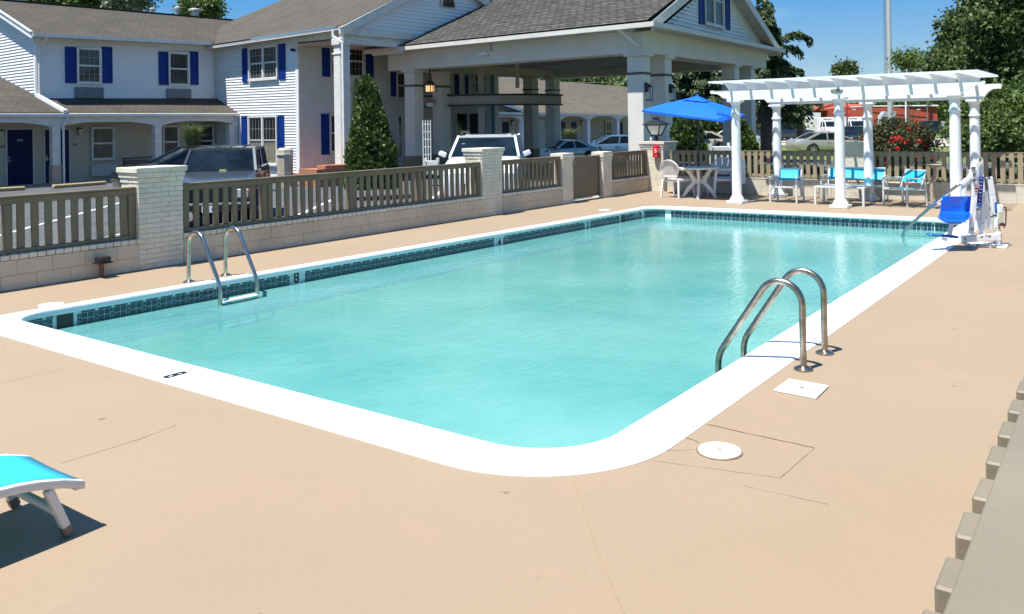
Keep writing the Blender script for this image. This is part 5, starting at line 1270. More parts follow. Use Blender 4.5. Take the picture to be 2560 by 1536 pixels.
# ================================================================ VEHICLES
m_tyre = mat('tyre_rubber', (0.016, 0.016, 0.017), 0.8)
m_rim = mat('alloy_rim', (0.55, 0.55, 0.56), 0.3, metal=0.9)
m_autog = mat('car_glass', (0.008, 0.014, 0.020), 0.05, spec=0.32, var=0.5, scale=2.5)
m_chrome = mat('chrome', (0.70, 0.70, 0.70), 0.12, metal=1.0)
m_head = mat('headlight_lens', (0.55, 0.56, 0.57), 0.08, coat=0.8)
m_tail = mat('tail_lamp', (0.42, 0.012, 0.010), 0.15, coat=0.8)
m_amber = mat('amber_lamp', (0.75, 0.16, 0.02), 0.2, coat=0.5)
m_blkp = mat('black_trim', (0.02, 0.02, 0.021), 0.5)
def paint(name, c, metal=0.3, rough=0.32): return mat(name, c, rough, metal=metal, coat=0.6, var=0.04, scale=0.7)
def car(name, label, cat, M, L=4.6, W=1.8, H=1.45, pm=None, zb=0.22, hood=0.86, nose=0.62, belt=0.95, trunk=1.0, tailz=0.72, cab=(0.95, -1.55), roof=(0.30, -0.95), wr=0.33, axle=(1.42, -1.35), topw=0.78, boxy=0.0, rear_glass=True, group=None, det=1, bed=None, trim=None):
    """generic road vehicle, x forward, origin on the ground under the centre. cab/roof: front and rear x of the glasshouse at belt and roof"""
    pm = pm or m_white; hw = W/2; t = thing(name, label, cat, M.translation, M.to_euler().z, group)
    xs = [(L/2, nose*0.62, nose, 0.80), (L/2-0.06, zb+0.03, nose+0.03, 0.90), (L/2-0.28, zb, nose+(hood-nose)*0.55, 0.965), (L/2-0.7, zb, hood-0.01, 0.99), (cab[0]+0.12, zb, belt-0.02, 1.0), (cab[0]-0.4, zb, belt, 1.0), (0, zb, belt+0.01, 1.0), (cab[1]+0.5, zb, belt+0.02, 1.0), (cab[1]-0.02, zb, trunk, 1.0), (-L/2+0.45, zb, trunk-0.01, 0.98), (-L/2+0.12, zb+0.04, trunk-0.05, 0.93), (-L/2, zb+0.16, tailz, 0.86)]
    rings = []
    for x, b, tp, k in xs:
        w = hw*k; e = 0.93+0.05*boxy; h = tp-b
        half = [(0, b), (w*0.80, b), (w*0.95, b+min(0.10, h*0.3)), (w*1.0, b+h*0.5), (w*0.985, b+h*0.74), (w*e, tp-h*0.06), (w*(0.80+0.12*boxy), tp), (0, tp+0.025*(1-boxy))]
        rings.append([(x, y, z) for y, z in half]+[(x, -y, z) for y, z in half[-2:0:-1]])
    MB().loft(rings).xf(M).build('body', pm, t, smooth=True)
    if bed:
        mb = MB(); mb.box(bed[1], bed[0], -hw*0.84, hw*0.84, trunk-0.02, trunk+0.005); mb.xf(M).build('load_bed', m_blkp, t)
    # glasshouse
    wb, wt = hw*0.93, hw*topw; (a0, a1), (r0, r1) = cab, roof
    zb_, zt_ = belt-0.01, H-0.06
    G = [(a0, wb*0.98, zb_), (a1, wb*0.96, zb_), (r1, wt, zt_), (r0, wt, zt_)]
    mb = MB(); mb.add([(G[0][0], -G[0][1], zb_), (G[0][0], G[0][1], zb_), (G[1][0], G[1][1], zb_), (G[1][0], -G[1][1], zb_), (r0, -wt, zt_), (r0, wt, zt_), (r1, wt, zt_), (r1, -wt, zt_)], [(0,3,2,1),(4,5,6,7),(0,1,5,4),(1,2,6,5),(2,3,7,6),(3,0,4,7)])
    mb.xf(M).build('glass', m_autog, t)
    # roof skin
    rr = []
    for i in range(7):
        u = i/6; x = r0+0.04+(r1-r0-0.08)*u; cr = math.sin(math.pi*(0.12+0.76*u))**0.5; z = zt_-0.015+0.055*cr; w = wt*(1.015)
        rr.append([(x, -w, zt_-0.03), (x, -w*0.96, z-0.004), (x, -w*0.6, z+0.016), (x, 0, z+0.024), (x, w*0.6, z+0.016), (x, w*0.96, z-0.004), (x, w, zt_-0.03)])
    MB().loft(rr).xf(M).build('roof', pm, t, smooth=True)
    pl = MB(); pw = 0.075
    for s in (-1, 1):
        pl.bar((a0+0.03, s*G[0][1]*1.0, zb_-0.02), (r0-0.0, s*wt*1.0, zt_), pw, pw*0.8, up=(0, s, 0.3)); pl.bar((a1-0.03, s*G[1][1], zb_-0.02), (r1, s*wt, zt_), pw*1.9, pw*0.8, up=(0, s, 0.3))
        xm = (a0+a1)/2-0.05; xr = (r0+r1)/2-0.02; pl.bar((xm, s*(wb*0.985), zb_), (xr, s*wt*1.01, zt_), 0.07, 0.03, up=(0, s, 0.3))
        pl.bar((r0, s*wt, zt_-0.01), (r1, s*wt, zt_-0.01), 0.06, 0.05)
    pl.bar((r0+0.0, -wt, zt_-0.01), (r0+0.0, wt, zt_-0.01), 0.06, 0.06); pl.bar((r1, -wt, zt_-0.01), (r1, wt, zt_-0.01), 0.06, 0.06)
    pl.xf(M).build('pillars', pm, t)
    if det:
        for s in (-1, 1):
            MB().bar((a0-0.10, s*(hw+0.02), belt+0.02), (a0-0.10, s*(hw+0.20), belt+0.09), 0.10, 0.14).xf(M).build('mirror', trim or pm, t, bevel=0.03)
            seam = MB()
            for x in (a0-0.15, (a0+a1)/2-0.05, a1+0.45): seam.box(x-0.006, x+0.006, s*hw*0.992-0.008, s*hw*0.992+0.010, zb+0.12, belt-0.10)
            seam.xf(M).build('door_seams', m_blkp, t)
            hd = MB()
            for x in ((a0+a1)/2+0.10, a1+0.55): hd.box(x-0.09, x+0.09, s*hw*0.985-0.01, s*hw*0.985+0.03, belt-0.20, belt-0.165)
            hd.xf(M).build('door_handle', pm, t)
            MB().box(-L/2+0.9, L/2-0.9, s*hw*1.0-0.012, s*hw*1.0+0.012, zb+0.22, zb+0.26).xf(M).build('side_moulding', trim or m_chrome, t)
    for x in axle:
        for s in (-1, 1):
            c = Vector((x, s*(hw-0.10), wr)); Rm = Matrix.Translation(c) @ Matrix.Rotation(-s*math.pi/2, 4, 'X')
            MB().lathe([(wr*1.17, 0.06), (wr*1.17, 0.108), (wr*0.7, 0.108)], 24).xf(M @ Rm).build('wheel_arch', m_blkp, t)
            wh = MB().lathe([(wr*0.6, -0.10), (wr*0.93, -0.10), (wr, -0.07), (wr, 0.085), (wr*0.94, 0.118), (wr*0.66, 0.122)], 24).xf(M @ Rm).build('wheel', m_tyre, t, smooth=True)
            rm = MB().lathe([(wr*0.64, 0.10), (wr*0.64, 0.124), (wr*0.56, 0.120), (wr*0.52, 0.09), (0.0, 0.095)], 20)
            for k in range(5):
                a = 2*math.pi*k/5; rm.bar((0, 0, 0.115), (wr*0.6*math.cos(a), wr*0.6*math.sin(a), 0.118), wr*0.22, 0.02)
            rm.xf(M @ Rm).build('rim', m_rim, wh)
    return t
def placeM(px, py, D, heading, z=GZ):
    p = dep(px, py, D); return T(p.x, p.y, z, heading)
def P_(t, mb, name, m, M, bevel=0.0, parent=None): return mb.xf(M).build(name, m, parent or t, bevel=bevel)

# 1 : dark grey boxy SUV, nose to the fence
M1 = placeM(561, 450, 20.6, R(-133)); L1 = 4.3
v = car('parked_suv', 'dark grey boxy SUV with pale reflections on the bonnet facing the fence', 'car', M1, L=4.3, W=1.80, H=1.72, pm=paint('dark_grey_paint', (0.085, 0.10, 0.115), 0.5, 0.28), zb=0.34, hood=1.10, nose=0.96, belt=1.18, trunk=1.16, tailz=0.95, cab=(0.80, -2.05), roof=(0.22, -1.95), wr=0.36, axle=(1.32, -1.25), topw=0.80, boxy=0.8, trim=m_blkp)
fx = L1/2
mb = MB()
for i in range(9): y = -0.42+i*0.105; mb.box(fx-0.01, fx+0.03, y-0.014, y+0.014, 0.60, 0.86)
P_(v, MB().box(fx-0.03, fx+0.012, -0.48, 0.48, 0.58, 0.88), 'grille', m_black, M1); P_(v, mb, 'grille_bars', m_blkp, M1)
for s in (-1, 1):
    P_(v, MB().box(fx-0.05, fx+0.03, s*0.66-0.13, s*0.66+0.13, 0.64, 0.84), 'headlight', m_head, M1, 0.02)
    P_(v, MB().box(fx-0.16, fx+0.01, s*0.84-0.045, s*0.84+0.05, 0.62, 0.84), 'indicator', m_amber, M1, 0.01)
P_(v, MB().box(fx-0.05, fx+0.13, -0.88, 0.88, 0.42, 0.56), 'bumper', m_blkp, M1, 0.03); P_(v, MB().box(fx+0.13, fx+0.138, -0.86, 0.86, 0.515, 0.55), 'bumper_strip', m_chrome, M1)
pl = P_(v, MB().box(fx+0.135, fx+0.15, -0.16, 0.16, 0.36, 0.50), 'number_plate', m_milk, M1)
def plate_text(s, parent, M, x, z, size=0.105, flip=1):
    Q = M @ Matrix(((0, 0, flip*1.0, x), (flip*1.0, 0, 0, 0), (0, 1, 0, z), (0, 0, 0, 1))); return text_obj(s, size, Q, m_ink, parent, 'plate_lettering')
plate_text('VF  63', pl, M1, fx+0.152, 0.43)
for a, b in (((0.84, -0.62), (0.72, -0.10)), ((0.84, 0.10), (0.72, 0.62))): P_(v, MB().bar((a[0]+0.05, a[1], 1.12), (b[0], b[1], 1.155), 0.02, 0.02), 'wiper', m_black, M1)
P_(v, MB().box(0.79, 0.80, 0.0, 0.15, 1.13, 1.21), 'sticker', mat('yellow_sticker', (0.6, 0.55, 0.25), 0.6), M1)
P_(v, MB().box(fx-0.10, fx-0.04, -0.04, 0.04, 0.93, 0.97), 'bonnet_badge', mat('rust_badge', (0.25, 0.10, 0.07), 0.5), M1)
mb = MB()
for y in (-0.45, -0.15, 0.15, 0.45): mb.box(-1.7, 0.1, y-0.012, y+0.012, 1.715, 1.735)
P_(v, mb, 'roof_ribs', m_grey, M1)
# 2 : white SUV
M2 = placeM(1220, 430, 22.6, R(-147))
v = car('parked_suv', 'white SUV with black roof rails facing the fence beside the portico', 'car', M2, L=4.7, W=1.92, H=1.90, pm=paint('white_car_paint', (0.78, 0.79, 0.80), 0.0, 0.3), zb=0.30, hood=1.28, nose=1.0, belt=1.36, trunk=1.30, tailz=0.9, cab=(1.02, -2.15), roof=(0.22, -1.85), wr=0.36, axle=(1.40, -1.35), topw=0.77, boxy=0.3)
fx = 2.35
for s in (-1, 1):
    P_(v, MB().tube([(0.15, s*0.66, 1.87), (-0.05, s*0.68, 1.96), (-1.5, s*0.67, 1.96), (-1.7, s*0.65, 1.87)], 0.035, 8), 'roof_rail', m_blkp, M2)
    P_(v, MB().add([(fx-0.62, s*0.90, 1.14), (fx-0.10, s*0.58, 1.0), (fx-0.02, s*0.62, 0.88), (fx-0.5, s*0.95, 0.98)], [(0, 1, 2, 3)]), 'headlight', m_head, M2)
P_(v, MB().box(fx-0.04, fx+0.015, -0.42, 0.42, 0.58, 0.76), 'grille', m_black, M2); P_(v, MB().box(fx-0.10, fx+0.01, -0.70, 0.70, 0.28, 0.44), 'lower_grille', m_black, M2); P_(v, MB().box(fx+0.0, fx+0.025, -0.40, 0.40, 0.66, 0.685), 'chrome_bar', m_chrome, M2)
P_(v, MB().box(-0.9, 0.0, -0.5, 0.5, 1.905, 1.912), 'sunroof', m_autog, M2); P_(v, MB().box(0.50, 0.52, -0.62, -0.54, 1.62, 1.67), 'sticker', m_milk, M2)
# 3 : black saloon behind the grey SUV
M3 = placeM(478, 400, 28.6, R(160))
car('parked_car', 'black car parked behind the grey SUV, facing left', 'car', M3, L=4.7, W=1.84, H=1.60, pm=paint('black_car_paint', (0.010, 0.012, 0.016), 0.2, 0.15), hood=0.98, nose=0.78, belt=1.06, trunk=1.12, tailz=0.85, cab=(1.15, -1.9), roof=(0.15, -1.0), wr=0.34)
# 4 : pale blue saloon
M4 = placeM(1527, 380, 50.5, R(128))
M4 = T(M4.translation.x, M4.translation.y, GZ, R(128))
car('parked_car', 'pale blue saloon parked side-on beyond the portico', 'car', M4, L=5.3, W=1.95, H=1.42, pm=paint('pale_blue_paint', (0.16, 0.30, 0.46), 0.5, 0.25), hood=0.88, nose=0.70, belt=0.95, trunk=0.98, tailz=0.80, cab=(0.95, -1.55), roof=(0.1, -0.95), axle=(1.55, -1.40), wr=0.34)
# 5 : silver coupe, only its tail shows
M5 = placeM(1396, 380, 45.0, R(158))
v = car('parked_car', 'silver coupe with red tail lamps half hidden by a dark back pillar', 'car', M5, L=4.4, W=1.75, H=1.30, pm=paint('silver_paint', (0.50, 0.52, 0.54), 0.5, 0.25), hood=0.80, nose=0.62, belt=0.88, trunk=0.94, tailz=0.55, cab=(0.7, -1.6), roof=(-0.1, -0.8))
for s in (-1, 1): P_(v, MB().box(-2.21, -2.10, s*0.62-0.17, s*0.62+0.17, 0.66, 0.82), 'tail_lamp', m_tail, M5, 0.02); P_(v, MB().box(-2.22, -2.15, s*0.62-0.15, s*0.62+0.12, 0.50, 0.57), 'reverse_lamp', m_tail, M5)
P_(v, MB().box(-2.23, -2.20, -0.2, 0.2, 0.48, 0.64), 'number_plate', m_grey, M5); P_(v, MB().box(-2.15, -1.95, -0.7, 0.7, 1.0, 1.03), 'spoiler', m_blkp, M5, 0.01)
# 6 : champagne saloon
M6 = placeM(1752, 360, 60.0, R(115))
car('parked_car', 'champagne saloon parked behind the bush under the blue umbrella', 'car', M6, L=4.9, W=1.82, H=1.42, pm=paint('champagne_paint', (0.62, 0.56, 0.45), 0.4, 0.25), hood=0.86, nose=0.66, belt=0.93, trunk=1.0, tailz=0.75, cab=(1.05, -1.7), roof=(0.1, -0.75), wr=0.34)
M6b = placeM(1822, 350, 66.0, R(100))
car('parked_car', 'white car mostly hidden behind the right portico pillars', 'car', M6b, L=4.6, W=1.8, H=1.46, pm=MATS['white_car_paint'], hood=0.86, nose=0.66, belt=0.93, trunk=1.0, tailz=0.75, det=0)
# 7 : silver saloon driving right
M7 = placeM(2073, 360, 52.5, R(-52))
car('parked_car', 'silver beige saloon standing on the lane behind the middle pergola column', 'car', M7, L=4.85, W=1.85, H=1.40, pm=paint('silver_beige_paint', (0.55, 0.53, 0.48), 0.5, 0.25), hood=0.86, nose=0.66, belt=0.92, trunk=0.98, tailz=0.72, cab=(1.05, -1.8), roof=(0.05, -0.85), wr=0.33)
M8 = placeM(2135, 350, 62.0, R(-150))
car('parked_car', 'dark car parked behind the silver beige saloon, left of the roses', 'car', M8, L=4.6, W=1.84, H=1.62, pm=MATS['black_car_paint'], hood=0.98, nose=0.8, belt=1.05, trunk=1.08, tailz=0.9, cab=(1.1, -2.1), roof=(0.3, -1.9), det=0)
# 8 : pickups and trucks far off
M9 = placeM(1955, 340, 82.0, R(-48))
car('pickup_truck', 'dark pickup with mud flared wheels on the far road, left of centre', 'pickup', M9, L=5.9, W=1.95, H=1.85, pm=paint('dark_blue_paint', (0.03, 0.045, 0.07), 0.4, 0.25), zb=0.42, hood=1.18, nose=0.98, belt=1.22, trunk=1.22, tailz=1.1, cab=(0.85, -1.0), roof=(0.25, -0.9), wr=0.42, axle=(1.95, -1.75), boxy=0.7, bed=(-1.1, -2.85), det=0, trim=m_grey)
M10 = placeM(2322, 330, 90.0, R(150))
car('pickup_truck', 'black pickup parked in front of the red building', 'pickup', M10, L=5.4, W=1.9, H=1.82, pm=MATS['black_car_paint'], zb=0.42, hood=1.15, nose=0.98, belt=1.18, trunk=1.18, tailz=1.1, cab=(0.85, -0.9), roof=(0.3, -0.8), wr=0.40, axle=(1.75, -1.6), boxy=0.7, bed=(-1.0, -2.6), det=0)
for px, D, lab, h in ((2073, 92.0, 'white box truck with black grille facing the pool, left of the second column', R(-139)), (2137, 95.0, 'white box truck seen between the middle and third pergola columns', R(-141))):
    Mt = placeM(px, 330, D, h)
    v = car('box_truck', lab, 'truck', Mt, L=6.2, W=2.0, H=1.98, pm=MATS['white_car_paint'], zb=0.5, hood=1.30, nose=1.08, belt=1.35, trunk=1.2, tailz=1.1, cab=(1.15, -0.3), roof=(0.65, -0.3), wr=0.42, axle=(2.0, -1.9), boxy=0.7, det=1, trim=m_blkp, group='white box trucks on the far road')
    P_(v, MB().box(-3.4, -0.35, -1.08, 1.08, 0.7, 2.35), 'box', m_milk, Mt, 0.03); P_(v, MB().box(3.08, 3.13, -0.62, 0.62, 0.72, 1.08), 'grille', m_black, Mt)
    P_(v, MB().box(-0.36, -0.34, -0.45, 0.45, 2.10, 2.20), 'vent_strip', m_blkp, Mt)
tr = thing('flat_trailer', 'grey slatted trailer right of the black pickup', 'trailer', dep(2365, 325, 92))
q = fq(2352, 303, 2376, 318, 92); MB().hexa(*q, nrm*2.2).build('side_board', m_galv, tr); q = fq(2350, 320, 2378, 324, 92); MB().hexa(*q, nrm*2.2).build('deck', mat('trailer_deck', (0.2, 0.13, 0.09), 0.8), tr)
tb = thing('white_box_trailer', 'white boxy trailer glimpsed through the cedar branches', 'trailer', dep(2010, 325, 100))
MB().hexa(*fq(1965, 282, 2052, 318, 100), nrm*3).build('box', m_milk, tb)
# ================================================================ VEGETATION
def leafmat(name, c1, c2, rough=0.55, scale=1.1, trans=0.25):
    m = bpy.data.materials.new(name); m.use_nodes = True; nt = m.node_tree; nt.nodes.clear(); N = nt.nodes.new; K = nt.links.new
    out = N('ShaderNodeOutputMaterial'); b = N('ShaderNodeBsdfPrincipled'); b.inputs['Roughness'].default_value = rough; b.inputs['Specular IOR Level'].default_value = 0.35
    at = N('ShaderNodeAttribute'); at.attribute_name = 'tone'
    r = N('ShaderNodeValToRGB'); r.color_ramp.elements[0].color = (*c1, 1); r.color_ramp.elements[1].color = (*c2, 1)
    K(at.outputs['Fac'], r.inputs[0]); K(r.outputs[0], b.inputs['Base Color'])
    t = N('ShaderNodeBsdfTranslucent'); K(r.outputs[0], t.inputs['Color']); mx_ = N('ShaderNodeMixShader'); mx_.inputs[0].default_value = trans
    K(b.outputs[0], mx_.inputs[1]); K(t.outputs[0], mx_.inputs[2]); K(mx_.outputs[0], out.inputs[0]); MATS[name] = m; return m
lm_dark = leafmat('leaf_dark', (0.032, 0.060, 0.018), (0.135, 0.190, 0.055))
lm_mid = leafmat('leaf_mid', (0.040, 0.080, 0.018), (0.18, 0.25, 0.065))
lm_con = leafmat('needle', (0.020, 0.042, 0.018), (0.125, 0.180, 0.075), trans=0.15)
lm_arb = leafmat('arborvitae_leaf', (0.022, 0.052, 0.012), (0.15, 0.215, 0.055), trans=0.15)
lm_rose = leafmat('rose_leaf', (0.035, 0.035, 0.015), (0.13, 0.14, 0.055))
lm_pale = leafmat('pale_leaf', (0.10, 0.14, 0.08), (0.36, 0.40, 0.28))
lm_red = leafmat('rose_petal', (0.50, 0.010, 0.012), (0.80, 0.05, 0.04))
lm_pamp = leafmat('pampas_blade', (0.16, 0.19, 0.07), (0.42, 0.44, 0.24))
lm_host = leafmat('hosta_leaf', (0.035, 0.075, 0.03), (0.30, 0.36, 0.20))
m_bark = mat('bark', (0.10, 0.075, 0.055), 0.9, var=0.3, scale=8, bump=0.6, bscale=20)
def leaf_mesh(name, C, size, m, rng, flat=0.0, aspect=1.6, droop=None, tone=None, nrm_=None):
    """one quad leaf (bent as two tris) per centre"""
    n = len(C); a = rng.normal(size=(n, 3)); 
    if droop is not None: a = a*0.45+droop
    a /= np.linalg.norm(a, axis=1, keepdims=True)
    b = rng.normal(size=(n, 3)); 
    if nrm_ is not None: b = np.cross(a, nrm_+0.6*b)
    b -= a*(a*b).sum(1, keepdims=True); b /= np.linalg.norm(b, axis=1, keepdims=True)+1e-9
    s = size*rng.uniform(0.55, 1.25, size=(n, 1)); a = a*s*aspect*0.5; b = b*s*0.5
    V = np.stack([C-a, C+b*0.9+a*0.1, C+a, C-b*0.9+a*0.1], axis=1).reshape(-1, 3)
    me = bpy.data.meshes.new(name); me.vertices.add(n*4); me.vertices.foreach_set('co', V.astype(np.float32).ravel())
    me.loops.add(n*4); me.loops.foreach_set('vertex_index', np.arange(n*4, dtype=np.int32)); me.polygons.add(n)
    me.polygons.foreach_set('loop_start', np.arange(0, n*4, 4, dtype=np.int32)); me.polygons.foreach_set('loop_total', np.full(n, 4, dtype=np.int32))
    at = me.attributes.new('tone', 'FLOAT', 'FACE'); tn = tone if tone is not None else rng.uniform(0, 1, n)
    at.data.foreach_set('value', np.clip(tn, 0, 1).astype(np.float32)); me.materials.append(m); me.update(); me.validate(); return me
def blob_points(blobs, n, rng, shell=0.75, clump=0.0, nclump=0):
    vol = np.array([r[0]*r[1]*r[2] for _, r in blobs])**0.7; pick = rng.choice(len(blobs), n, p=vol/vol.sum())
    C = np.array([b[0] for b in blobs], float)[pick]; Rr = np.array([b[1] for b in blobs], float)[pick]
    d = rng.normal(size=(n, 3)); d /= np.linalg.norm(d, axis=1, keepdims=True); k = shell+(1.02-shell)*rng.uniform(0, 1, (n, 1))**0.7
    k *= np.where(rng.uniform(0, 1, (n, 1)) < 0.22, rng.uniform(0.3, 1, (n, 1)), 1)
    return C+d*Rr*k, d
def crown(name, blobs, n, size, m, seed, parent=None, clumps=0, csize=0.0, gaps=0.0, keep=None, **kw):
    rng = np.random.default_rng(seed)
    if clumps:
        cc, cd = blob_points(blobs, clumps, rng, 0.72); pick = rng.integers(0, clumps, n); off = rng.normal(size=(n, 3))*csize
        P = cc[pick]+off; tb = rng.uniform(0, 1, clumps)[pick]; tone = 0.5*tb+0.5*rng.uniform(0, 1, n)
    else: P, cd = blob_points(blobs, n, rng); tone = rng.uniform(0, 1, n)
    if keep is not None: msk = keep(P); P = P[msk]; tone = tone[msk]
    me = leaf_mesh(name, P, size, m, rng, tone=tone, **kw); o = bpy.data.objects.new(name, me); COL.objects.link(o)
    if parent: attach(o, parent)
    return o
def mkblobs(cx, cy, z0, z1, rad, k, seed, spread=0.75, top=0.6):
    r = random.Random(seed); out = []
    for i in range(k):
        u = r.uniform(0, 1); z = z0+(z1-z0)*(0.12+0.80*u); w = rad*(1-top*abs(u-0.45)**1.3*1.2); a = r.uniform(0, 6.28); d = w*spread*r.uniform(0.15, 1)
        br = rad*r.uniform(0.28, 0.48); out.append(((cx+d*math.cos(a), cy+d*math.sin(a), z), (br, br, br*r.uniform(0.7, 1.0))))
    return out
def trunk(t, x, y, z0, z1, r, seed, limbs=5, spread=2.0):
    rr = random.Random(seed); mb = MB(); lean = rr.uniform(-0.3, 0.3)
    mb.tube([(x, y, z0), (x+lean*0.3, y, z0+(z1-z0)*0.35), (x+lean, y+lean*0.5, z1)], [r*1.2, r*0.85, r*0.25], 10); 
    for i in range(limbs):
        f = 0.3+0.6*i/limbs; a = rr.uniform(0, 6.28); b = Vector((x+lean*f, y, z0+(z1-z0)*f)); e = b+Vector((math.cos(a)*spread, math.sin(a)*spread, spread*rr.uniform(0.5, 1.1)))
        mb.tube([b, (b+e)/2+Vector((0, 0, spread*0.1)), e], [r*0.45, r*0.28, r*0.08], 7)
    return mb.build('trunk', m_bark, t, smooth=True)
def tree(name, label, cat, px, D, ptop, pwid, n, size, m, seed, zbase=GZ, pbot=None, k=14, group=None, clumps=160, cs=0.35, trunk_r=0.22, top=0.6, aspect=1.5, squash=1.0):
    c = dep(px, 300, D); mpp = D/F_PX; rad = pwid*mpp/2; zt = dep(px, ptop, D).z; z0 = dep(px, pbot, D).z if pbot else zbase+0.3
    t = thing(name, label, cat, (c.x, c.y, zbase), group=group)
    crown('crown', mkblobs(c.x, c.y, z0, zt, rad, k, seed, top=top), n, size, m, seed, t, clumps, cs, aspect=aspect)
    trunk(t, c.x, c.y, zbase, zt-(zt-z0)*0.25, trunk_r, seed, spread=rad*0.55); return t
# big broadleaf trees at the right
def px_blob(px, py, r, D, sq=1.0):
    c = dep(px, py, D); R_ = r*D/F_PX; return ((c.x, c.y, c.z), (R_, R_*1.1, R_*sq))
t = thing('broadleaf_tree', 'huge dark broadleaf tree filling the upper right corner', 'tree', dep(2520, 360, 42)); t.location.z = GZ
D = 42
bl = [px_blob(x, y, r, D+d) for x, y, r, d in ((2500, -20, 85, 0), (2560, 40, 90, 2), (2470, 60, 50, -1), (2495, 130, 62, 0), (2560, 150, 80, 1), (2455, 110, 32, -1), (2620, 90, 90, 2), (2530, 210, 70, -1), (2600, 230, 80, 0), (2480, 200, 45, 0), (2460, -50, 40, 0), (2540, -90, 80, 1), (2450, 20, 24, 0), (2650, 180, 80, 0))]
crown('crown', bl, 52000, 0.17, lm_dark, 11, t, 900, 0.30); c = dep(2540, 340, 42.5); trunk(t, c.x, c.y, GZ, 7.5, 0.4, 5, 7, 2.2)
t = thing('broadleaf_tree', 'rounded dark tree left of the huge corner tree, behind the pergola end', 'tree', dep(2420, 330, 52)); t.location.z = GZ
bl = [px_blob(x, y, r, 52+d) for x, y, r, d in ((2400, 70, 34, 0), (2415, 105, 42, 0), (2385, 130, 36, 1), (2430, 150, 45, 0), (2395, 175, 45, -1), (2355, 175, 26, 0), (2440, 200, 45, 0), (2400, 215, 40, 0), (2350, 195, 20, 0), (2375, 100, 18, 0))]
crown('crown', bl, 26000, 0.19, lm_dark, 12, t, 520, 0.32); c = dep(2415, 300, 52); trunk(t, c.x, c.y, GZ, 5.5, 0.3, 6, 6, 1.6)
tree('small_tree', 'thin feathery tree just right of the tall mast', 'tree', 2272, 70, 134, 78, 2600, 0.17, lm_mid, 13, pbot=180, k=7, clumps=60, cs=0.30, trunk_r=0.09, top=0.9)
tree('small_tree', 'small sparse tree poking above the pergola between mast and cedar', 'tree', 2118, 75, 152, 46, 1800, 0.20, lm_dark, 14, pbot=188, k=5, clumps=40, cs=0.28, trunk_r=0.08, top=1.2)
t = thing('leafy_shrub', 'large leafy shrub mass between pergola end and right edge', 'shrub', dep(2480, 370, 34)); t.location.z = GZ
bl = [px_blob(x, y, r, 33+d) for x, y, r, d in ((2440, 300, 42, 0), (2480, 260, 45, 1), (2530, 290, 48, 0), (2430, 345, 34, -1), (2500, 340, 45, -1), (2560, 330, 48, 0), (2470, 315, 45, 0), (2400, 320, 26, 1), (2560, 260, 40, 2), (2420, 250, 28, 2), (2610, 300, 60, 0))]
crown('foliage', bl, 32000, 0.115, lm_mid, 15, t, 620, 0.20); c = dep(2490, 360, 33.5); trunk(t, c.x, c.y, GZ, 1.6, 0.12, 8, 6, 0.9)
# distant wood line
def woodline(pts, D, n, size, m, seed, label, r=40):
    t = thing('tree_line', label, 'trees', dep(pts[0][0], 330, D)); t['kind'] = 'stuff'; t.location.z = GZ
    for k_ in ('category',): 
        if k_ in t: del t[k_]
    bl = [px_blob(x, y, rr, D+((i*37) % 7)-3) for i, (x, y, rr) in enumerate(pts)]
    o = crown('tree_line_crowns', bl, n, size, m, seed, t, len(pts)*45, size*1.6); o['kind'] = 'stuff'; return t
woodline([(1900+i*26, 288+(i*13) % 9, 20) for i in range(27)], 150, 14000, 0.55, lm_dark, 21, 'dark wood on the horizon behind the red buildings')
woodline([(2180+i*22, 262+(i*7) % 8, 13) for i in range(12)], 140, 6000, 0.42, lm_mid, 24, 'line of trees above the roof of the red building')
woodline([(1385+i*28, 190+i*5+(i*11) % 12, 26) for i in range(9)], 110, 7000, 0.45, lm_mid, 22, 'trees over the roof of the far motel wing')
woodline([(1660+i*24, 300+(i*7) % 11, 30) for i in range(14)], 92, 12000, 0.36, lm_dark, 23, 'dark trees behind the portico pillars')
# trees beyond the left roofs
tree('broadleaf_tree', 'dark tree above the left roof ridge, nearest the left edge', 'tree', 120, 75, -30, 110, 9000, 0.26, lm_dark, 31, pbot=40, k=9, clumps=120, cs=0.4)
tree('broadleaf_tree', 'brownish green tree above the left roof, second from the left edge', 'tree', 208, 72, -45, 105, 9000, 0.26, lm_mid, 32, pbot=45, k=9, clumps=120, cs=0.4)
tree('broadleaf_tree', 'pale silvery tree above the left roof, left of the vents', 'tree', 318, 66, -60, 130, 11000, 0.24, lm_pale, 33, pbot=50, k=10, clumps=130, cs=0.4)
tree('broadleaf_tree', 'low rounded tree top behind the domed roof vent', 'tree', 500, 80, 8, 130, 6000, 0.26, lm_mid, 34, pbot=60, k=8, clumps=80, cs=0.4)
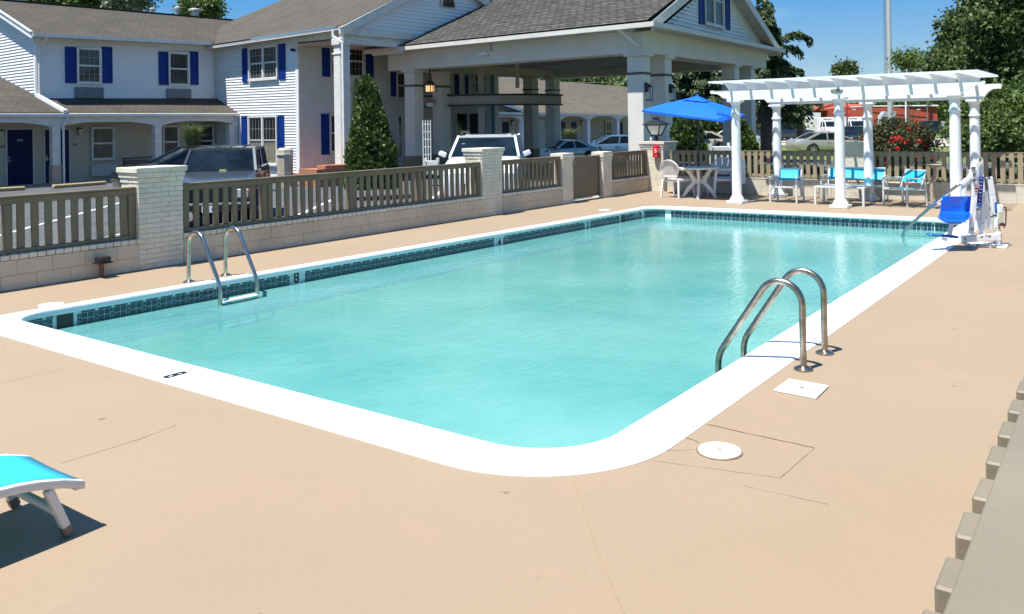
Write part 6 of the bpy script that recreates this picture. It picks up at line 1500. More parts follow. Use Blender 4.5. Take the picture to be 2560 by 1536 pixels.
# cedar with drooping boughs, right of the portico
def cedar(label, px, D, ptop, half, seed, boughs, n_leaf, pbot=335, extra=()):
    t = thing('cedar_tree', label, 'tree', dep(px, 350, D)); t.location.z = GZ; rng = np.random.default_rng(seed); r = random.Random(seed)
    b = dep(px, pbot, D); tp = dep(px, ptop, D); x, y = b.x, b.y; mpp = D/F_PX; mb = MB(); mb.tube([(x, y, GZ), (x, y, (GZ+tp.z)/2), (x+0.05, y, tp.z)], [0.32, 0.18, 0.02], 10)
    pts = []; lat = Vector((math.sin(YAW), -math.cos(YAW), 0)); fw_ = Vector((math.cos(YAW), math.sin(YAW), 0)); drs = []
    def bough(z, ang, ln, rise):
        d = lat*math.cos(ang)+fw_*math.sin(ang); P = []
        for i in range(9):
            u = i/8; P.append(Vector((x, y, z))+d*(ln*u)+Vector((0, 0, rise*ln*math.sin(u*2.2)*0.42-0.10*ln*u*u)))
        mb.tube(P, [0.06*(1-0.85*i/8) for i in range(9)], 6)
        k = int(n_leaf*ln)
        for _ in range(k):
            u = r.uniform(0.10, 1.0)**0.8; i = min(7, int(u*8)); f = u*8-i; p = P[i]*(1-f)+P[i+1]*f
            side = Vector((-d.y, d.x, 0)); w = (1-u)*0.30*ln+0.12; q = p+side*r.uniform(-w, w)+Vector((0, 0, -abs(r.gauss(0, 0.16))-0.02)); pts.append(q[:]); drs.append((d.x*0.7, d.y*0.7, -0.75))
    for i in range(boughs):
        u = i/boughs; z = GZ+2.1+(tp.z-GZ-2.2)*u; ln = half*mpp*(1-u)**0.85*r.uniform(0.65, 1.12)+0.25; bough(z, r.uniform(0, 6.28), ln, r.uniform(0.5, 1.3))
    for (py, ang, hp, rise) in extra: bough(dep(px, py, D).z, R(ang), hp*mpp, rise)
    C = np.array(pts); me = leaf_mesh('needles', C, 0.13, lm_con, rng, aspect=2.6, droop=np.array(drs)); o = bpy.data.objects.new('crown', me); COL.objects.link(o); attach(o, t)
    mb.build('trunk', m_bark, t, smooth=True); return t
cedar('tall dark cedar with drooping boughs rising behind the right end of the portico', 1915, 44, -10, 100, 41, 60, 150, extra=((150, 0, 118, 1.5), (168, 15, 108, 1.3), (188, -10, 92, 0.6), (128, 20, 40, 0.7), (190, 0, 75, 0.5), (262, 0, 120, 0.7), (285, -10, 110, 0.5), (300, 10, 95, 0.3)))
cedar('dark cedar behind the blue umbrella, between the portico pillars', 1745, 56, 120, 125, 42, 95, 170, extra=((205, 0, 105, 0.6), (235, 180, 85, 0.6)))
cedar('low spreading cedar between first and second pergola columns', 2000, 60, 225, 70, 43, 26, 120)
# clipped conical arborvitae beside the portico
def cone_shrub(label, prof, D, seed, n, size, m, jag=0.10, name='conical_shrub'):
    """prof: list of (row, left px, right px)"""
    rng = np.random.default_rng(seed); c0 = (prof[-1][1]+prof[-1][2])/2; b = dep(c0, prof[-1][0], D); t = thing(name, label, 'shrub', (b.x, b.y, GZ))
    rows = np.array([p[0] for p in prof], float); lf = np.array([p[1] for p in prof], float); rt = np.array([p[2] for p in prof], float); mpp = D/F_PX
    w = (rt-lf); u = rng.uniform(0, 1, n*2); py = rows[0]+(rows[-1]-rows[0])*u; ww = np.interp(py, rows, w)/2*mpp; keep = rng.uniform(0, 1, n*2) < ww/ww.max(); py = py[keep][:n]; ww = ww[keep][:n]
    cx = np.interp(py, rows, (lf+rt)/2); a = rng.uniform(0, 2*math.pi, len(py)); lump = 1+jag*(np.sin(a*5+py*0.13+seed)*np.sin(py*0.21+a*3)+0.7*np.sin(a*9-py*0.31)*np.sin(py*0.11+a))
    k = rng.uniform(0.80, 1.03, len(py))*lump; k = np.where(rng.uniform(0, 1, len(py)) < 0.1, k*0.7, k)
    P = []
    base = [dep(float(x_), float(y_), D) for x_, y_ in zip(cx, py)]
    B = np.array([[p.x, p.y, p.z] for p in base]); B[:, 0] += np.cos(a)*ww*k; B[:, 1] += np.sin(a)*ww*k
    dr = np.stack([np.cos(a)*0.5, np.sin(a)*0.5, np.full(len(a), 0.75)], 1)
    tone = 0.5+0.5*np.sin(B[:, 0]*7)*np.sin(B[:, 2]*6+B[:, 1]*5)*0.6+rng.normal(0, 0.22, len(py))
    me = leaf_mesh('foliage', B, size, m, rng, aspect=1.7, droop=dr, tone=tone); o = bpy.data.objects.new('foliage', me); COL.objects.link(o); attach(o, t)
    # dense inner body so that no light passes straight through
    pr = [(max(0.02, np.interp(rr_, rows, w)/2*mpp*0.80), dep(c0, rr_, D).z) for rr_ in np.linspace(rows[-1], rows[0]+4, 9)]
    MB().lathe([(r_, z_) for r_, z_ in pr], 14, (b.x, b.y, 0)).build('inner_twigs', mat('twigs%d' % len(MATS), (0.02, 0.03, 0.012), 0.95), t, smooth=True); return t
cone_shrub('tall conical clipped evergreen between white column and portico', [(190, 912, 922), (215, 897, 938), (260, 893, 952), (300, 885, 962), (340, 876, 974), (380, 870, 988), (425, 868, 992), (470, 868, 992)], 25.5, 51, 21000, 0.085, lm_arb)
tt_ = cone_shrub('second leader of brighter green leaning on the left of the tall conical evergreen', [(192, 904, 914), (215, 897, 918), (250, 892, 915), (300, 884, 912), (345, 876, 905)], 25.9, 58, 3000, 0.085, lm_arb, 0.25, 'evergreen_shrub')
cone_shrub('bushy evergreen shrub under the left half of the blue umbrella', [(284, 1712, 1726), (300, 1700, 1738), (322, 1684, 1750), (345, 1680, 1753), (372, 1686, 1758), (400, 1690, 1760)], 24.0, 52, 8500, 0.095, lm_arb, 0.22, 'evergreen_shrub')
cone_shrub('pointed evergreen shrub just right of the front pergola column', [(302, 1848, 1856), (318, 1838, 1868), (340, 1832, 1882), (362, 1828, 1890), (395, 1826, 1894)], 24.5, 53, 7500, 0.095, lm_arb, 0.15, 'evergreen_shrub')
# rose bush
t = thing('rose_bush', 'wide rose bush with bright red blooms behind the board fence', 'bush', dep(2240, 380, 30)); t.location.z = GZ
bl = [px_blob(x, y, r, 30+d, 0.9) for x, y, r, d in ((2200, 345, 34, 0), (2235, 340, 38, 0), (2275, 345, 38, 0), (2310, 358, 30, 0), (2180, 372, 32, 0), (2160, 350, 20, 1), (2250, 375, 45, -0.5), (2300, 385, 36, 0), (2210, 390, 40, 0), (2218, 322, 16, 0), (2295, 335, 22, 0))]
crown('foliage', bl, 13000, 0.075, lm_rose, 61, t, 330, 0.13); crown('blooms', [(b_[0], tuple(q*1.04 for q in b_[1])) for b_ in bl], 1500, 0.095, lm_red, 62, t, 90, 0.055, aspect=1.1)
mb = MB(); rr_ = random.Random(9); c = dep(2240, 380, 30)
for i in range(10): a = rr_.uniform(0, 6.28); mb.tube([(c.x+math.cos(a)*0.2, c.y+math.sin(a)*0.2, GZ), (c.x+math.cos(a)*0.6, c.y+math.sin(a)*0.7, 0.8)], [0.02, 0.008], 5)
mb.build('canes', m_bark, t)
# ornamental grasses and striped leaves seen through the board fence
def grass_clump(label, px, pt0, pb, D, seed, n, spread, m, group=None):
    c = dep(px, pb, D); h = dep(px, pt0, D).z-c.z; r = random.Random(seed); mb = MB()
    for i in range(n):
        a = r.uniform(0, 6.28); l = h*r.uniform(0.6, 1.1); s = spread*r.uniform(0.3, 1); p0 = c+Vector((r.gauss(0, 0.06), r.gauss(0, 0.06), 0)); d = Vector((math.cos(a), math.sin(a), 0)); w = Vector((-d.y, d.x, 0))*0.012
        p1 = p0+d*s*0.35+Vector((0, 0, l*0.75)); p2 = p0+d*s+Vector((0, 0, l*r.uniform(0.7, 0.98)))
        mb.add([p0-w, p0+w, p1+w, p1-w, p2], [(0, 1, 2, 3), (3, 2, 4)])
    o = mb.build('ornamental_grass', m, fixn=False); tag(o, label, 'plant', group); return o
grass_clump('pale feathery grass clump by the porch door behind the black car', 482, 305, 385, 31, 71, 420, 0.75, lm_pamp, 'feathery grass clumps')
grass_clump('pale feathery grass clump by the far wing beyond the silver coupe', 1425, 318, 372, 52, 72, 420, 0.9, lm_pamp, 'feathery grass clumps')
def hosta(px, seed, D=20.6, pb=455, h=0.75):
    c = onx(px, 430, 20.15+0.25*((seed*7) % 3)); r = random.Random(seed); mb = MB(); z0 = GZ+0.5
    for i in range(46):
        a = r.uniform(0, 6.28); l = r.uniform(0.25, 0.5); d = Vector((math.cos(a), math.sin(a), 0)); w = Vector((-d.y, d.x, 0))*r.uniform(0.02, 0.035); z = z0+r.uniform(-0.15, 0.35)
        p0 = Vector((c.x, c.y, z)); p1 = p0+d*l*0.5+Vector((0, 0, l*0.5)); p2 = p0+d*l+Vector((0, 0, l*r.uniform(0.1, 0.7))); mb.add([p0, p1+w, p2, p1-w], [(0, 1, 2), (0, 2, 3)])
    mb.tube([(c.x, c.y, GZ), (c.x, c.y, z0+0.4)], 0.012, 5); o = mb.build('leafy_plant', lm_host, fixn=False)
    me = o.data; at = me.attributes.new('tone', 'FLOAT', 'FACE'); at.data.foreach_set('value', [r.uniform(0, 1)**1.5 for _ in me.polygons])
    tag(o, 'striped long-leaved plant seen through the gaps of the board fence', 'plant', 'striped plants behind the board fence')
hp = [1692, 1716, 1742, 1765, 1788, 1812]+[1876+22*i for i in range(31)]
for i, px in enumerate(hp):
    if not (2108 < px < 2164): hosta(px, 100+i)
# dark mulch bed strip behind the back fence so that the gaps read dark
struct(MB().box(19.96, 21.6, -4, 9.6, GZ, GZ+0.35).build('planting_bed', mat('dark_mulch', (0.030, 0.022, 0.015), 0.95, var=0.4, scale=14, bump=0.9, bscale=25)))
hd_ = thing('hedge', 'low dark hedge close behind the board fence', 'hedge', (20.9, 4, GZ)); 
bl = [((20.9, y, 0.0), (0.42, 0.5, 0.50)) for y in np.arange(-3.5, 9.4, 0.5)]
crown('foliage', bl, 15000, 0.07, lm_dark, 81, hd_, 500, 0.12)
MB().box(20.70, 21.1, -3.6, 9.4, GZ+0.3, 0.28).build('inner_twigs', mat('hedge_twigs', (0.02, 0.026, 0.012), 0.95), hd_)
# lawn bench silhouette beyond the lane
lb = thing('garden_bench', 'small dark bench on the lawn behind the second pergola column', 'bench', dep(1965, 365, 58)); lb.location.z = GZ
c = dep(1966, 352, 58); L_ = Vector((math.sin(YAW), -math.cos(YAW), 0)); mb = MB()
mb.bar(c-L_*0.5+Vector((0, 0, .05)), c+L_*0.5+Vector((0, 0, .05)), 0.4, 0.05); mb.build('seat', m_black, lb)
MB().bar(c-L_*0.55+Vector((0, 0, .1)), c-L_*0.7+Vector((0, 0, .6)), 0.5, 0.05).build('backrest', m_black, lb)
for s in (-0.42, 0.42): MB().bar(c+L_*s, Vector(((c+L_*s).x, (c+L_*s).y, GZ)), 0.05).build('leg', m_black, lb)
# ================================================================ POOLSIDE THINGS
# ---- ladders
def smooth_path(P, r=0.1, n=5):
    P = [Vector(p) for p in P]; out = [P[0]]
    for i in range(1, len(P)-1):
        a, b, c = P[i-1], P[i], P[i+1]; d1 = (a-b); d2 = (c-b); k = min(r, d1.length*0.49, d2.length*0.49); p = b+d1.normalized()*k; q = b+d2.normalized()*k
        for j in range(n+1): t = j/n; out.append(p*(1-t)**2+b*2*t*(1-t)+q*t*t)
    out.append(P[-1]); return out
def hoop(x, yb, sg, htop, yin, steel, parent, name='grab_rail'):
    """bent grab rail: post at yb, arch, straight slope down to the water side"""
    P = [Vector((x, yb, 0.0)), Vector((x, yb, htop*0.62))]; n = 12; r = 0.155; cx = yb+sg*r
    for i in range(n+1):
        a = math.pi*(1-i/n*0.80); P.append(Vector((x, cx+sg*r*math.cos(a), htop-r+r*math.sin(a)*1.0)))
    P[1].z = htop-r
    P += [Vector((x, yin-sg*0.02, 0.045)), Vector((x, yin, -0.03)), Vector((x, yin, -0.95))]
    q = P[:len(P)-3]+smooth_path([P[-4], P[-3], P[-2], P[-1]], 0.07)[1:]
    return MB().tube(q, 0.0235, 14).build(name, steel, parent, smooth=True)
def ladder(label, xs, yb, sg, htop, yin, steel):
    t = thing('pool_ladder', label, 'ladder', ((xs[0]+xs[1])/2, yb, 0.0))
    for x in xs:
        hoop(x, yb, sg, htop, yin, steel, t); MB().lathe([(0.066, 0.002), (0.066, 0.010), (0.050, 0.020), (0.028, 0.030), (0.024, 0.032)], 24, (x, yb, 0)).build('base_flange', steel, t, smooth=True)
    for z in (-0.165, -0.46, -0.76):
        MB().box(xs[0]+0.01, xs[1]-0.01, yin-0.045, yin+0.045, z-0.012, z+0.012).build('tread', m_lid, t, bevel=0.006)
        MB().tube([(xs[0], yin, z), (xs[0]+0.02, yin, z)], 0.03, 10).tube([(xs[1]-0.02, yin, z), (xs[1], yin, z)], 0.03, 10).build('tread_bracket', steel, t)
    return t
ladder('brownish steel pool ladder on the near right side of the pool', (6.046, 6.55), 1.927, 1, 0.605, 2.555, m_steel_o)
ladder('shiny steel pool ladder on the left side, by the widest brick pillar', (5.739, 6.229), 8.80, -1, 0.58, 8.215, m_steel)
# ---- step handrail in front of the lift
hr = thing('handrail', 'steel handrail sloping into the shallow end beside the lift', 'handrail', gp(2257, 591, -0.2))
w0 = gp(2257, 592, -0.20); pl_ = Plane(w0, math.atan2(2.35-w0.y, 15.3-w0.x))
pp = [pl_.at(2257, 592)+Vector((0, 0, -0.5)), pl_.at(2257, 590), pl_.at(2264, 573)]
q1 = pl_.at(2338, 508); q2 = pl_.at(2405, 455)
pth = smooth_path([pp[0], pp[1], pp[2], q1, q2, q2+Vector((0.35, 0.02, -0.1)), Vector((q2.x+0.42, q2.y+0.03, 0))], 0.12)
MB().tube(pth, 0.024, 12).build('rail', m_steel, hr, smooth=True)
# ---- pool lift
m_lift = mat('white_powder_coat', (0.76, 0.77, 0.79), 0.35, var=0.03, scale=5)
m_seatb = mat('blue_moulded_plastic', (0.004, 0.10, 0.55), 0.14, coat=0.6)
m_footb = mat('blue_footrest', (0.01, 0.12, 0.32), 0.4)
lf = thing('pool_lift', 'white pool lift with blue moulded seat overhanging the far right coping', 'pool lift', (12.95, 1.8, 0.0))
LB = Vector((12.95, 1.80, 0)); LPL = Plane(LB, YAW-math.pi/2)   # plane facing the camera
rt = Vector((math.sin(YAW), -math.cos(YAW), 0)); fwv = Vector((math.cos(YAW), math.sin(YAW), 0))
def lz(x, y, d=0.0):                                       # zoomed crop pixels -> point on the lift's plane, pushed back by d
    p = LPL.at(2200+x/5.708, 380+y/5.708); e = Vector((0, 0, EYE)); return e+(p-e)*(1+d/11.5)
def lbar(pts, w, th, d=0.0, name='arm', m=None, par=None, bevel=0.008):
    mb = MB()
    for a, b in zip(pts[:-1], pts[1:]): mb.bar(lz(*a, d), lz(*b, d), w, th, up=tuple(fwv))
    return mb.build(name, m or m_lift, par or lf, bevel=bevel)
z0_ = 0.012
c0, c1, c2_, c3 = gp(2200+1150/5.708, 380+1290/5.708), gp(2200+1850/5.708, 380+1325/5.708), gp(2200+1810/5.708, 380+1385/5.708), gp(2200+1240/5.708, 380+1350/5.708)
MB().hexa(c0, c1, c2_, c3, (0, 0, 0.022)).build('base_plate', m_lift, lf, bevel=0.004)
for f in (0.15, 0.4, 0.62, 0.8):
    p = c3*(1-f)+c2_*f; MB().lathe([(0.028, 0.022), (0.028, 0.034), (0.016, 0.045)], 12, (p.x, p.y+0.05, 0)).build('bolt', m_steel, lf, smooth=True)
# base beam and mast
lbar([(1170, 1245), (1640, 1215)], 0.085, 0.09, 0.0, 'base_beam'); lbar([(1640, 1215), (1700, 1205)], 0.09, 0.10, 0.0, 'beam_end')
lbar([(1210, 1250), (1200, 1320)], 0.06, 0.05, 0.02, 'front_foot'); lbar([(1690, 1140), (1680, 1330)], 0.05, 0.05, 0.0, 'rear_foot')
lbar([(1300, 1175), (1345, 640), (1335, 245)], 0.066, 0.05, -0.05, 'lift_arm'); lbar([(1325, 250), (1360, 520)], 0.10, 0.05, -0.02, 'pivot_plate')
lbar([(1455, 1240), (1470, 640), (1445, 330), (1435, 110)], 0.055, 0.05, 0.06, 'mast'); lbar([(1430, 115), (1340, 260)], 0.072, 0.04, 0.02, 'top_link'); lbar([(1560, 1100), (1490, 560)], 0.055, 0.05, 0.10, 'back_strut')
lbar([(1375, 830), (1430, 1120)], 0.045, 0.04, 0.08, 'inner_strut')
lbar([(1558, 360), (1600, 620), (1640, 900)], 0.075, 0.055, 0.12, 'actuator_tube'); lbar([(1640, 900), (1665, 1230)], 0.055, 0.045, 0.12, 'actuator_rod')
lbar([(1650, 715), (1655, 870)], 0.04, 0.06, 0.10, 'actuator_sleeve', m_footb)
lbar([(1460, 470), (1535, 500)], 0.16, 0.06, 0.14, 'motor', m_grey)
lbar([(1448, 350), (1410, 790)], 0.062, 0.03, -0.03, 'safety_strap', mat('navy_strap', (0.006, 0.02, 0.22), 0.5)); 
mb = MB()
for k in range(8): f = k/8; a = (1446-36*f-16, 375+410*f); b = (1446-36*f+18, 375+410*f+8); mb.bar(lz(*a, -0.048), lz(*b, -0.048), 0.006, 0.004, up=tuple(fwv))
mb.build('strap_stitching', m_milk, lf)
for a, b in ((((1340, 495), (1410, 485))), (((1350, 568), (1405, 560)))): lbar([a, b], 0.012, 0.006, -0.083, 'warning_stripe', mat('red_label%d' % len(MATS), (0.6, 0.01, 0.01), 0.5), bevel=0)
lbar([(1355, 528), (1395, 524)], 0.016, 0.004, -0.083, 'label_lettering', m_ink, bevel=0)
for p, r in (((1425, 118), .022), ((1330, 240), .028), ((1342, 330), .020), ((1335, 410), .022), ((1550, 375), .022), ((1210, 1245), .020), ((1312, 1110), .018), ((1468, 1010), .014), ((1450, 1215), .016), ((1560, 1205), .018)):
    q = lz(*p, -0.075); MB().lathe([(r, 0), (r, 0.012), (r*0.5, 0.018)], 12).xf(Matrix.Translation(q) @ (fwv*-1).to_track_quat('Z', 'Y').to_matrix().to_4x4()).build('bolt', m_steel_o, lf, smooth=True)
lbar([(1155, 470), (1325, 330)], 0.055, 0.045, -0.05, 'upper_boom'); lbar([(1195, 640), (1200, 500), (1310, 300)], 0.050, 0.045, -0.04, 'seat_hanger')
lbar([(1030, 1010), (985, 1200)], 0.05, 0.05, 0.0, 'leg_post'); lbar([(1060, 1025), (1170, 1020)], 0.02, 0.03, 0.0, 'seat_bracket')
# moulded seat: shell lofted from the top of the backrest down over the front edge of the pan
rows_ = [(632, 905, 1275, 0.06, 0.000), (650, 880, 1305, 0.065, 0.010), (700, 868, 1322, 0.07, 0.022), (780, 860, 1330, 0.07, 0.030), (850, 850, 1325, 0.06, 0.032), (900, 835, 1315, 0.02, 0.034), (930, 815, 1305, -0.10, 0.035), (950, 808, 1290, -0.22, 0.030), (975, 845, 1262, -0.34, 0.020), (1000, 900, 1210, -0.37, 0.010), (1015, 960, 1150, -0.33, 0.004)]
rings = []
for y, xa, xb, d, bow in rows_:
    row = []
    for k in range(11):
        t_ = k/10; x = xa+(xb-xa)*t_; e = (2*t_-1); p = lz(x, y+(6*(1-e*e) if y > 940 else 0), d-bow*2.4*e*e); row.append(p)
    rings.append(row)
mb = MB(); mb.loft(rings, close=False, cap=False); o = mb.build('seat', m_seatb, lf, smooth='all'); sm = o.modifiers.new('thickness', 'SOLIDIFY'); sm.thickness = 0.014; sb_ = o.modifiers.new('round', 'SUBSURF'); sb_.levels = 1; sb_.render_levels = 2
for (a, b) in (((705, 775), (810, 735)), ((1385, 765), (1440, 795))): lbar([a, b], 0.028, 0.03, -0.18 if a[0] < 1000 else -0.10, 'armrest', m_footb)
lbar([(820, 745), (870, 745)], 0.014, 0.014, -0.12, 'armrest_bar'); lbar([(1330, 770), (1390, 770)], 0.014, 0.014, -0.05, 'armrest_bar')
lbar([(1050, 790), (1140, 790)], 0.006, 0.004, 0.02, 'hand_slot', m_ink, bevel=0)
mb = MB(); mb.hexa(lz(722, 1172, -0.30), lz(1130, 1205, -0.22), lz(1130, 1240, -0.22), lz(722, 1205, -0.30), fwv*0.14); mb.build('footrest', m_footb, lf, bevel=0.012); lbar([(890, 1245), (955, 1255)], 0.04, 0.06, -0.24, 'footrest_bracket')
bx = lz(1730, 830, 0.10); q = [lz(1680, 745, 0.05), lz(1775, 760, 0.05), lz(1765, 1060, 0.05), lz(1700, 1075, 0.05)]; mb = MB().hexa(*q, fwv*0.13); cb_ = mb.build('control_box', m_lift, lf, bevel=0.02)
MB().hexa(lz(1690, 860, 0.045), lz(1770, 860, 0.045), lz(1755, 1010, 0.045), lz(1700, 1010, 0.045), fwv*-0.006).build('label', mat('yellowed_label', (0.50, 0.52, 0.36), 0.6), cb_)
MB().hexa(lz(1700, 1060, 0.04), lz(1790, 1060, 0.04), lz(1785, 1015, 0.04), lz(1715, 1020, 0.04), fwv*0.10).build('handset', mat('dark_red_plastic', (0.10, 0.02, 0.02), 0.4), cb_, bevel=0.01)
MB().tube(smooth_path([lz(1770, 790, 0.04), lz(1800, 800, 0.04), lz(1795, 1040, 0.04), lz(1765, 1085, 0.04)], 0.05), 0.008, 8).build('cord', m_black, cb_, smooth=True)
MB().tube(smooth_path([lz(1505, 940, 0.1), lz(1570, 945, 0.1), lz(1620, 905, 0.1), lz(1680, 910, 0.1), lz(1720, 1180, 0.1)], 0.05), 0.008, 8).build('cable', m_black, lf, smooth=True)
MB().tube(smooth_path([lz(1650, 1080, 0.05), lz(1620, 1290, 0.05), lz(1720, 1335, 0.05), lz(1735, 1200, 0.05), lz(1700, 1110, 0.05)], 0.08), 0.010, 8).build('hose_loop', mat('yellow_hose', (0.45, 0.36, 0.12), 0.5), lf, smooth=True)

# ---- lounge chair at the left edge
m_sling = mat('aqua_sling_fabric', (0.03, 0.50, 0.66), 0.6, var=0.05, scale=90, bump=0.15, bscale=400)
m_slingd = mat('aqua_sling_fabric_chair', (0.02, 0.44, 0.60), 0.6, var=0.05, scale=90)
m_alu = mat('white_powder_frame', (0.66, 0.64, 0.61), 0.4, var=0.03, scale=5)
lo = thing('lounge_chair', 'foot end of an aqua sling lounger with white frame at the left edge', 'lounger', (1.6, 3.8, 0))
zl = 0.208
def z2(x, y, z): return gp(x/3.709, 1100+y/3.709, z)
nc = Vector((1.925, 3.768, zl)); fc = Vector((1.925, 4.262, zl))            # near and far end corners (foot end)
ncz = Vector((nc.x, nc.y, zl)); wv_ = (fc-ncz); wv_.z = 0; wl = wv_.length; wv_ = wv_.normalized(); axis = Vector((-1, 0.0, 0))
def lp(a, b, z): return ncz+axis*a+wv_*b+Vector((0, 0, z-zl))
prof_ = [(0, zl), (0.09, zl+0.034), (0.19, zl+0.060), (0.27, zl+0.074), (0.34, zl+0.080), (0.50, zl+0.085), (0.9, zl+0.085), (1.3, zl+0.10), (1.85, zl+0.25)]
rings = [[lp(a+0.005, 0.018+(wl-0.036)*k/6, z+0.012-0.006*math.sin(k/6*math.pi)) for k in range(7)] for a, z in prof_]
mb = MB().loft(rings, close=False, cap=False); o = mb.build('sling', m_sling, lo, smooth='all'); sm = o.modifiers.new('thickness', 'SOLIDIFY'); sm.thickness = 0.004
for b in (0.0, wl):
    sec = []
    for a, z in [(prof_[0][0], prof_[0][1])]+prof_[1:]:
        sec.append([lp(a, b+dy, z+dz) for dy, dz in ((-0.016, 0.010), (0.016, 0.010), (0.018, -0.004), (0.016, -0.024), (0.0, -0.029), (-0.016, -0.024), (-0.020, -0.006))])
    MB().loft(sec).build('side_rail', m_alu, lo, smooth=True)
MB().bar(lp(0.02, 0, zl-0.012), lp(0.02, wl, zl-0.012), 0.03, 0.03).build('end_rail', m_alu, lo, bevel=0.004)
for b in (0.0, wl):
    ft = z2(610, 890, 0.0) if b == 0 else None
    s_ = Vector(((ft-ncz).dot(axis), (ft-ncz).dot(wv_), 0)) if b == 0 else s_
    top_a = 0.15; p = lp(top_a, b, zl+0.02); q = lp(s_.x+0.0, b, 0.028)
    MB().bar(p, q, 0.045, 0.036, up=tuple(axis)).build('leg', m_alu, lo, bevel=0.006); MB().bar(q+(p-q).normalized()*0.03, q-(p-q).normalized()*0.022, 0.049, 0.042, up=tuple(axis)).build('foot_cap', mat('foot_cap%d' % len(MATS), (0.16, 0.13, 0.10), 0.6), lo, bevel=0.008)
pa = lp((top_a*0.55+s_.x*0.45), 0, 0.125); pb_ = lp((top_a*0.55+s_.x*0.45), wl, 0.125); MB().tube([pa, pb_], 0.020, 12).build('cross_tube', m_alu, lo, smooth=True)
for b in (0.0, wl):
    p = lp(1.25, b, zl+0.06); MB().bar(p, Vector((p.x, p.y, 0.0))+axis*0.1, 0.045, 0.036, up=tuple(axis)).build('leg', m_alu, lo)

# ---- pergola
m_vinyl = mat('white_vinyl', (0.76, 0.78, 0.79), 0.35, var=0.02, scale=2)
pg = thing('pergola', 'white vinyl pergola with six round columns and slatted top', 'pergola', (18.6, 4.8, 0))
XF, XB = 17.5, 19.36
cols_f = [6.913, 4.79, 2.736]; 
XBc = 19.36
cols_b = [onx(1945, 492, XBc).y, onx(2173.4, 500, XBc).y, onx(2440.4, 505, XBc).y]
def column(x, y, ztop, label=None):
    r = 0.098
    prof = [(0.148, 0.065), (0.152, 0.085), (0.145, 0.105), (0.122, 0.118), (0.126, 0.135), (0.112, 0.150), (r, 0.19), (r*1.0, 0.9), (r*0.93, ztop-0.36), (r*0.92, ztop-0.34), (r*1.12, ztop-0.33), (r*1.12, ztop-0.30), (r*0.92, ztop-0.285), (r*0.90, ztop-0.10), (r*1.2, ztop-0.07), (r*1.3, ztop-0.045)]
    c = MB().lathe(prof, 32, (x, y, 0)).build('column', m_vinyl, pg, smooth=True)
    MB().box(x-0.172, x+0.172, y-0.172, y+0.172, 0.002, 0.066).build('column_base', m_vinyl, c, bevel=0.006); MB().box(x-0.14, x+0.14, y-0.14, y+0.14, ztop-0.045, ztop-0.001).build('column_cap', m_vinyl, c, bevel=0.006)
zf0, zf1 = 2.185, 2.395
def XB_z(px, py): return onx(px, py, XBc).z
zb0 = (XB_z(1958, 260.6)+XB_z(2432, 250.7))/2; zb1 = zf1-0.0
for y in cols_f: column(XF, y, zf0)
for y in cols_b: column(XBc, y, zb0)
def ogee(y0, sgn, zt, zb, L_=0.42):
    """profile of a decorative beam tail, from the underside out to the tip"""
    h = zt-zb; return [(y0, zb), (y0+sgn*0.05, zb+0.01), (y0+sgn*0.055, zb+0.035), (y0+sgn*0.11, zb+0.04), (y0+sgn*0.15, zb+h*0.30), (y0+sgn*0.21, zb+h*0.52), (y0+sgn*0.27, zb+h*0.66), (y0+sgn*(L_-0.01), zb+h*0.70), (y0+sgn*L_, zt)]
def beam_y(x, ya, yb, zt, zb, th, name='beam'):
    l = ogee(ya, 1, zt, zb); r = ogee(yb, -1, zt, zb); pts = [(x-th/2, y, z) for y, z in l]+[(x-th/2, y, z) for y, z in r[::-1]]
    return MB().prism(pts, (th, 0, 0)).build(name, m_vinyl, pg)
for dx in (-0.075, 0.075): beam_y(XF+dx, 7.02, 2.66, zf1, zf0, 0.045)
for dx in (-0.075, 0.075): beam_y(XBc+dx, cols_b[0]+0.06, cols_b[2]-0.06, zf1, zb0, 0.045)
raf = [6.98, 6.555, 6.12, 5.69, 5.255, 4.79, 4.33, 3.90, 3.475, 3.05, 2.63]
zr0, zr1 = 2.397, 2.545
for y in raf:
    xa, xb = XF-0.13, XBc+0.13
    l = [(xa, zr0), (xa-0.04, zr0+0.01), (xa-0.045, zr0+0.03), (xa-0.09, zr0+0.035), (xa-0.14, zr0+0.08), (xa-0.22, zr0+0.115), (xa-0.30, zr0+0.12), (xa-0.31, zr1)]; r = [(xb+(xa-a), z) for a, z in l]
    MB().prism([(a, y-0.021, z) for a, z in l]+[(a, y-0.021, z) for a, z in r[::-1]], (0, 0.042, 0)).build('rafter', m_vinyl, pg)
for i in range(13):
    x = XF-0.36+i*(XBc-XF+0.72)/12; MB().box(x-0.02, x+0.02, 2.29, 7.36, zr1+0.001, zr1+0.042).build('top_slat', m_vinyl, pg)
pq = MB().lathe([(1.0, 0), (1.0, 0.012), (0.9, 0.016)], 28).xf(Matrix.Translation((XF-0.099, 4.80, 2.305)) @ Matrix.Rotation(-math.pi/2, 4, 'Y') @ Matrix.Diagonal((0.034, 0.118, 1, 1))).build('name_plaque', mat('bronze_plaque', (0.05, 0.035, 0.02), 0.4), pg, smooth=True)
MB().lathe([(1.0, 0.016), (0.98, 0.018)], 28).xf(Matrix.Translation((XF-0.099, 4.80, 2.305)) @ Matrix.Rotation(-math.pi/2, 4, 'Y') @ Matrix.Diagonal((0.024, 0.095, 1, 1))).build('plaque_face', mat('gilt_face', (0.35, 0.30, 0.18), 0.5), pq)
for i in range(5): MB().box(XF-0.1165, XF-0.1185, 4.80-0.06+i*0.026, 4.80-0.06+i*0.026+0.016, 2.299, 2.311).build('plaque_lettering', m_ink, pq)

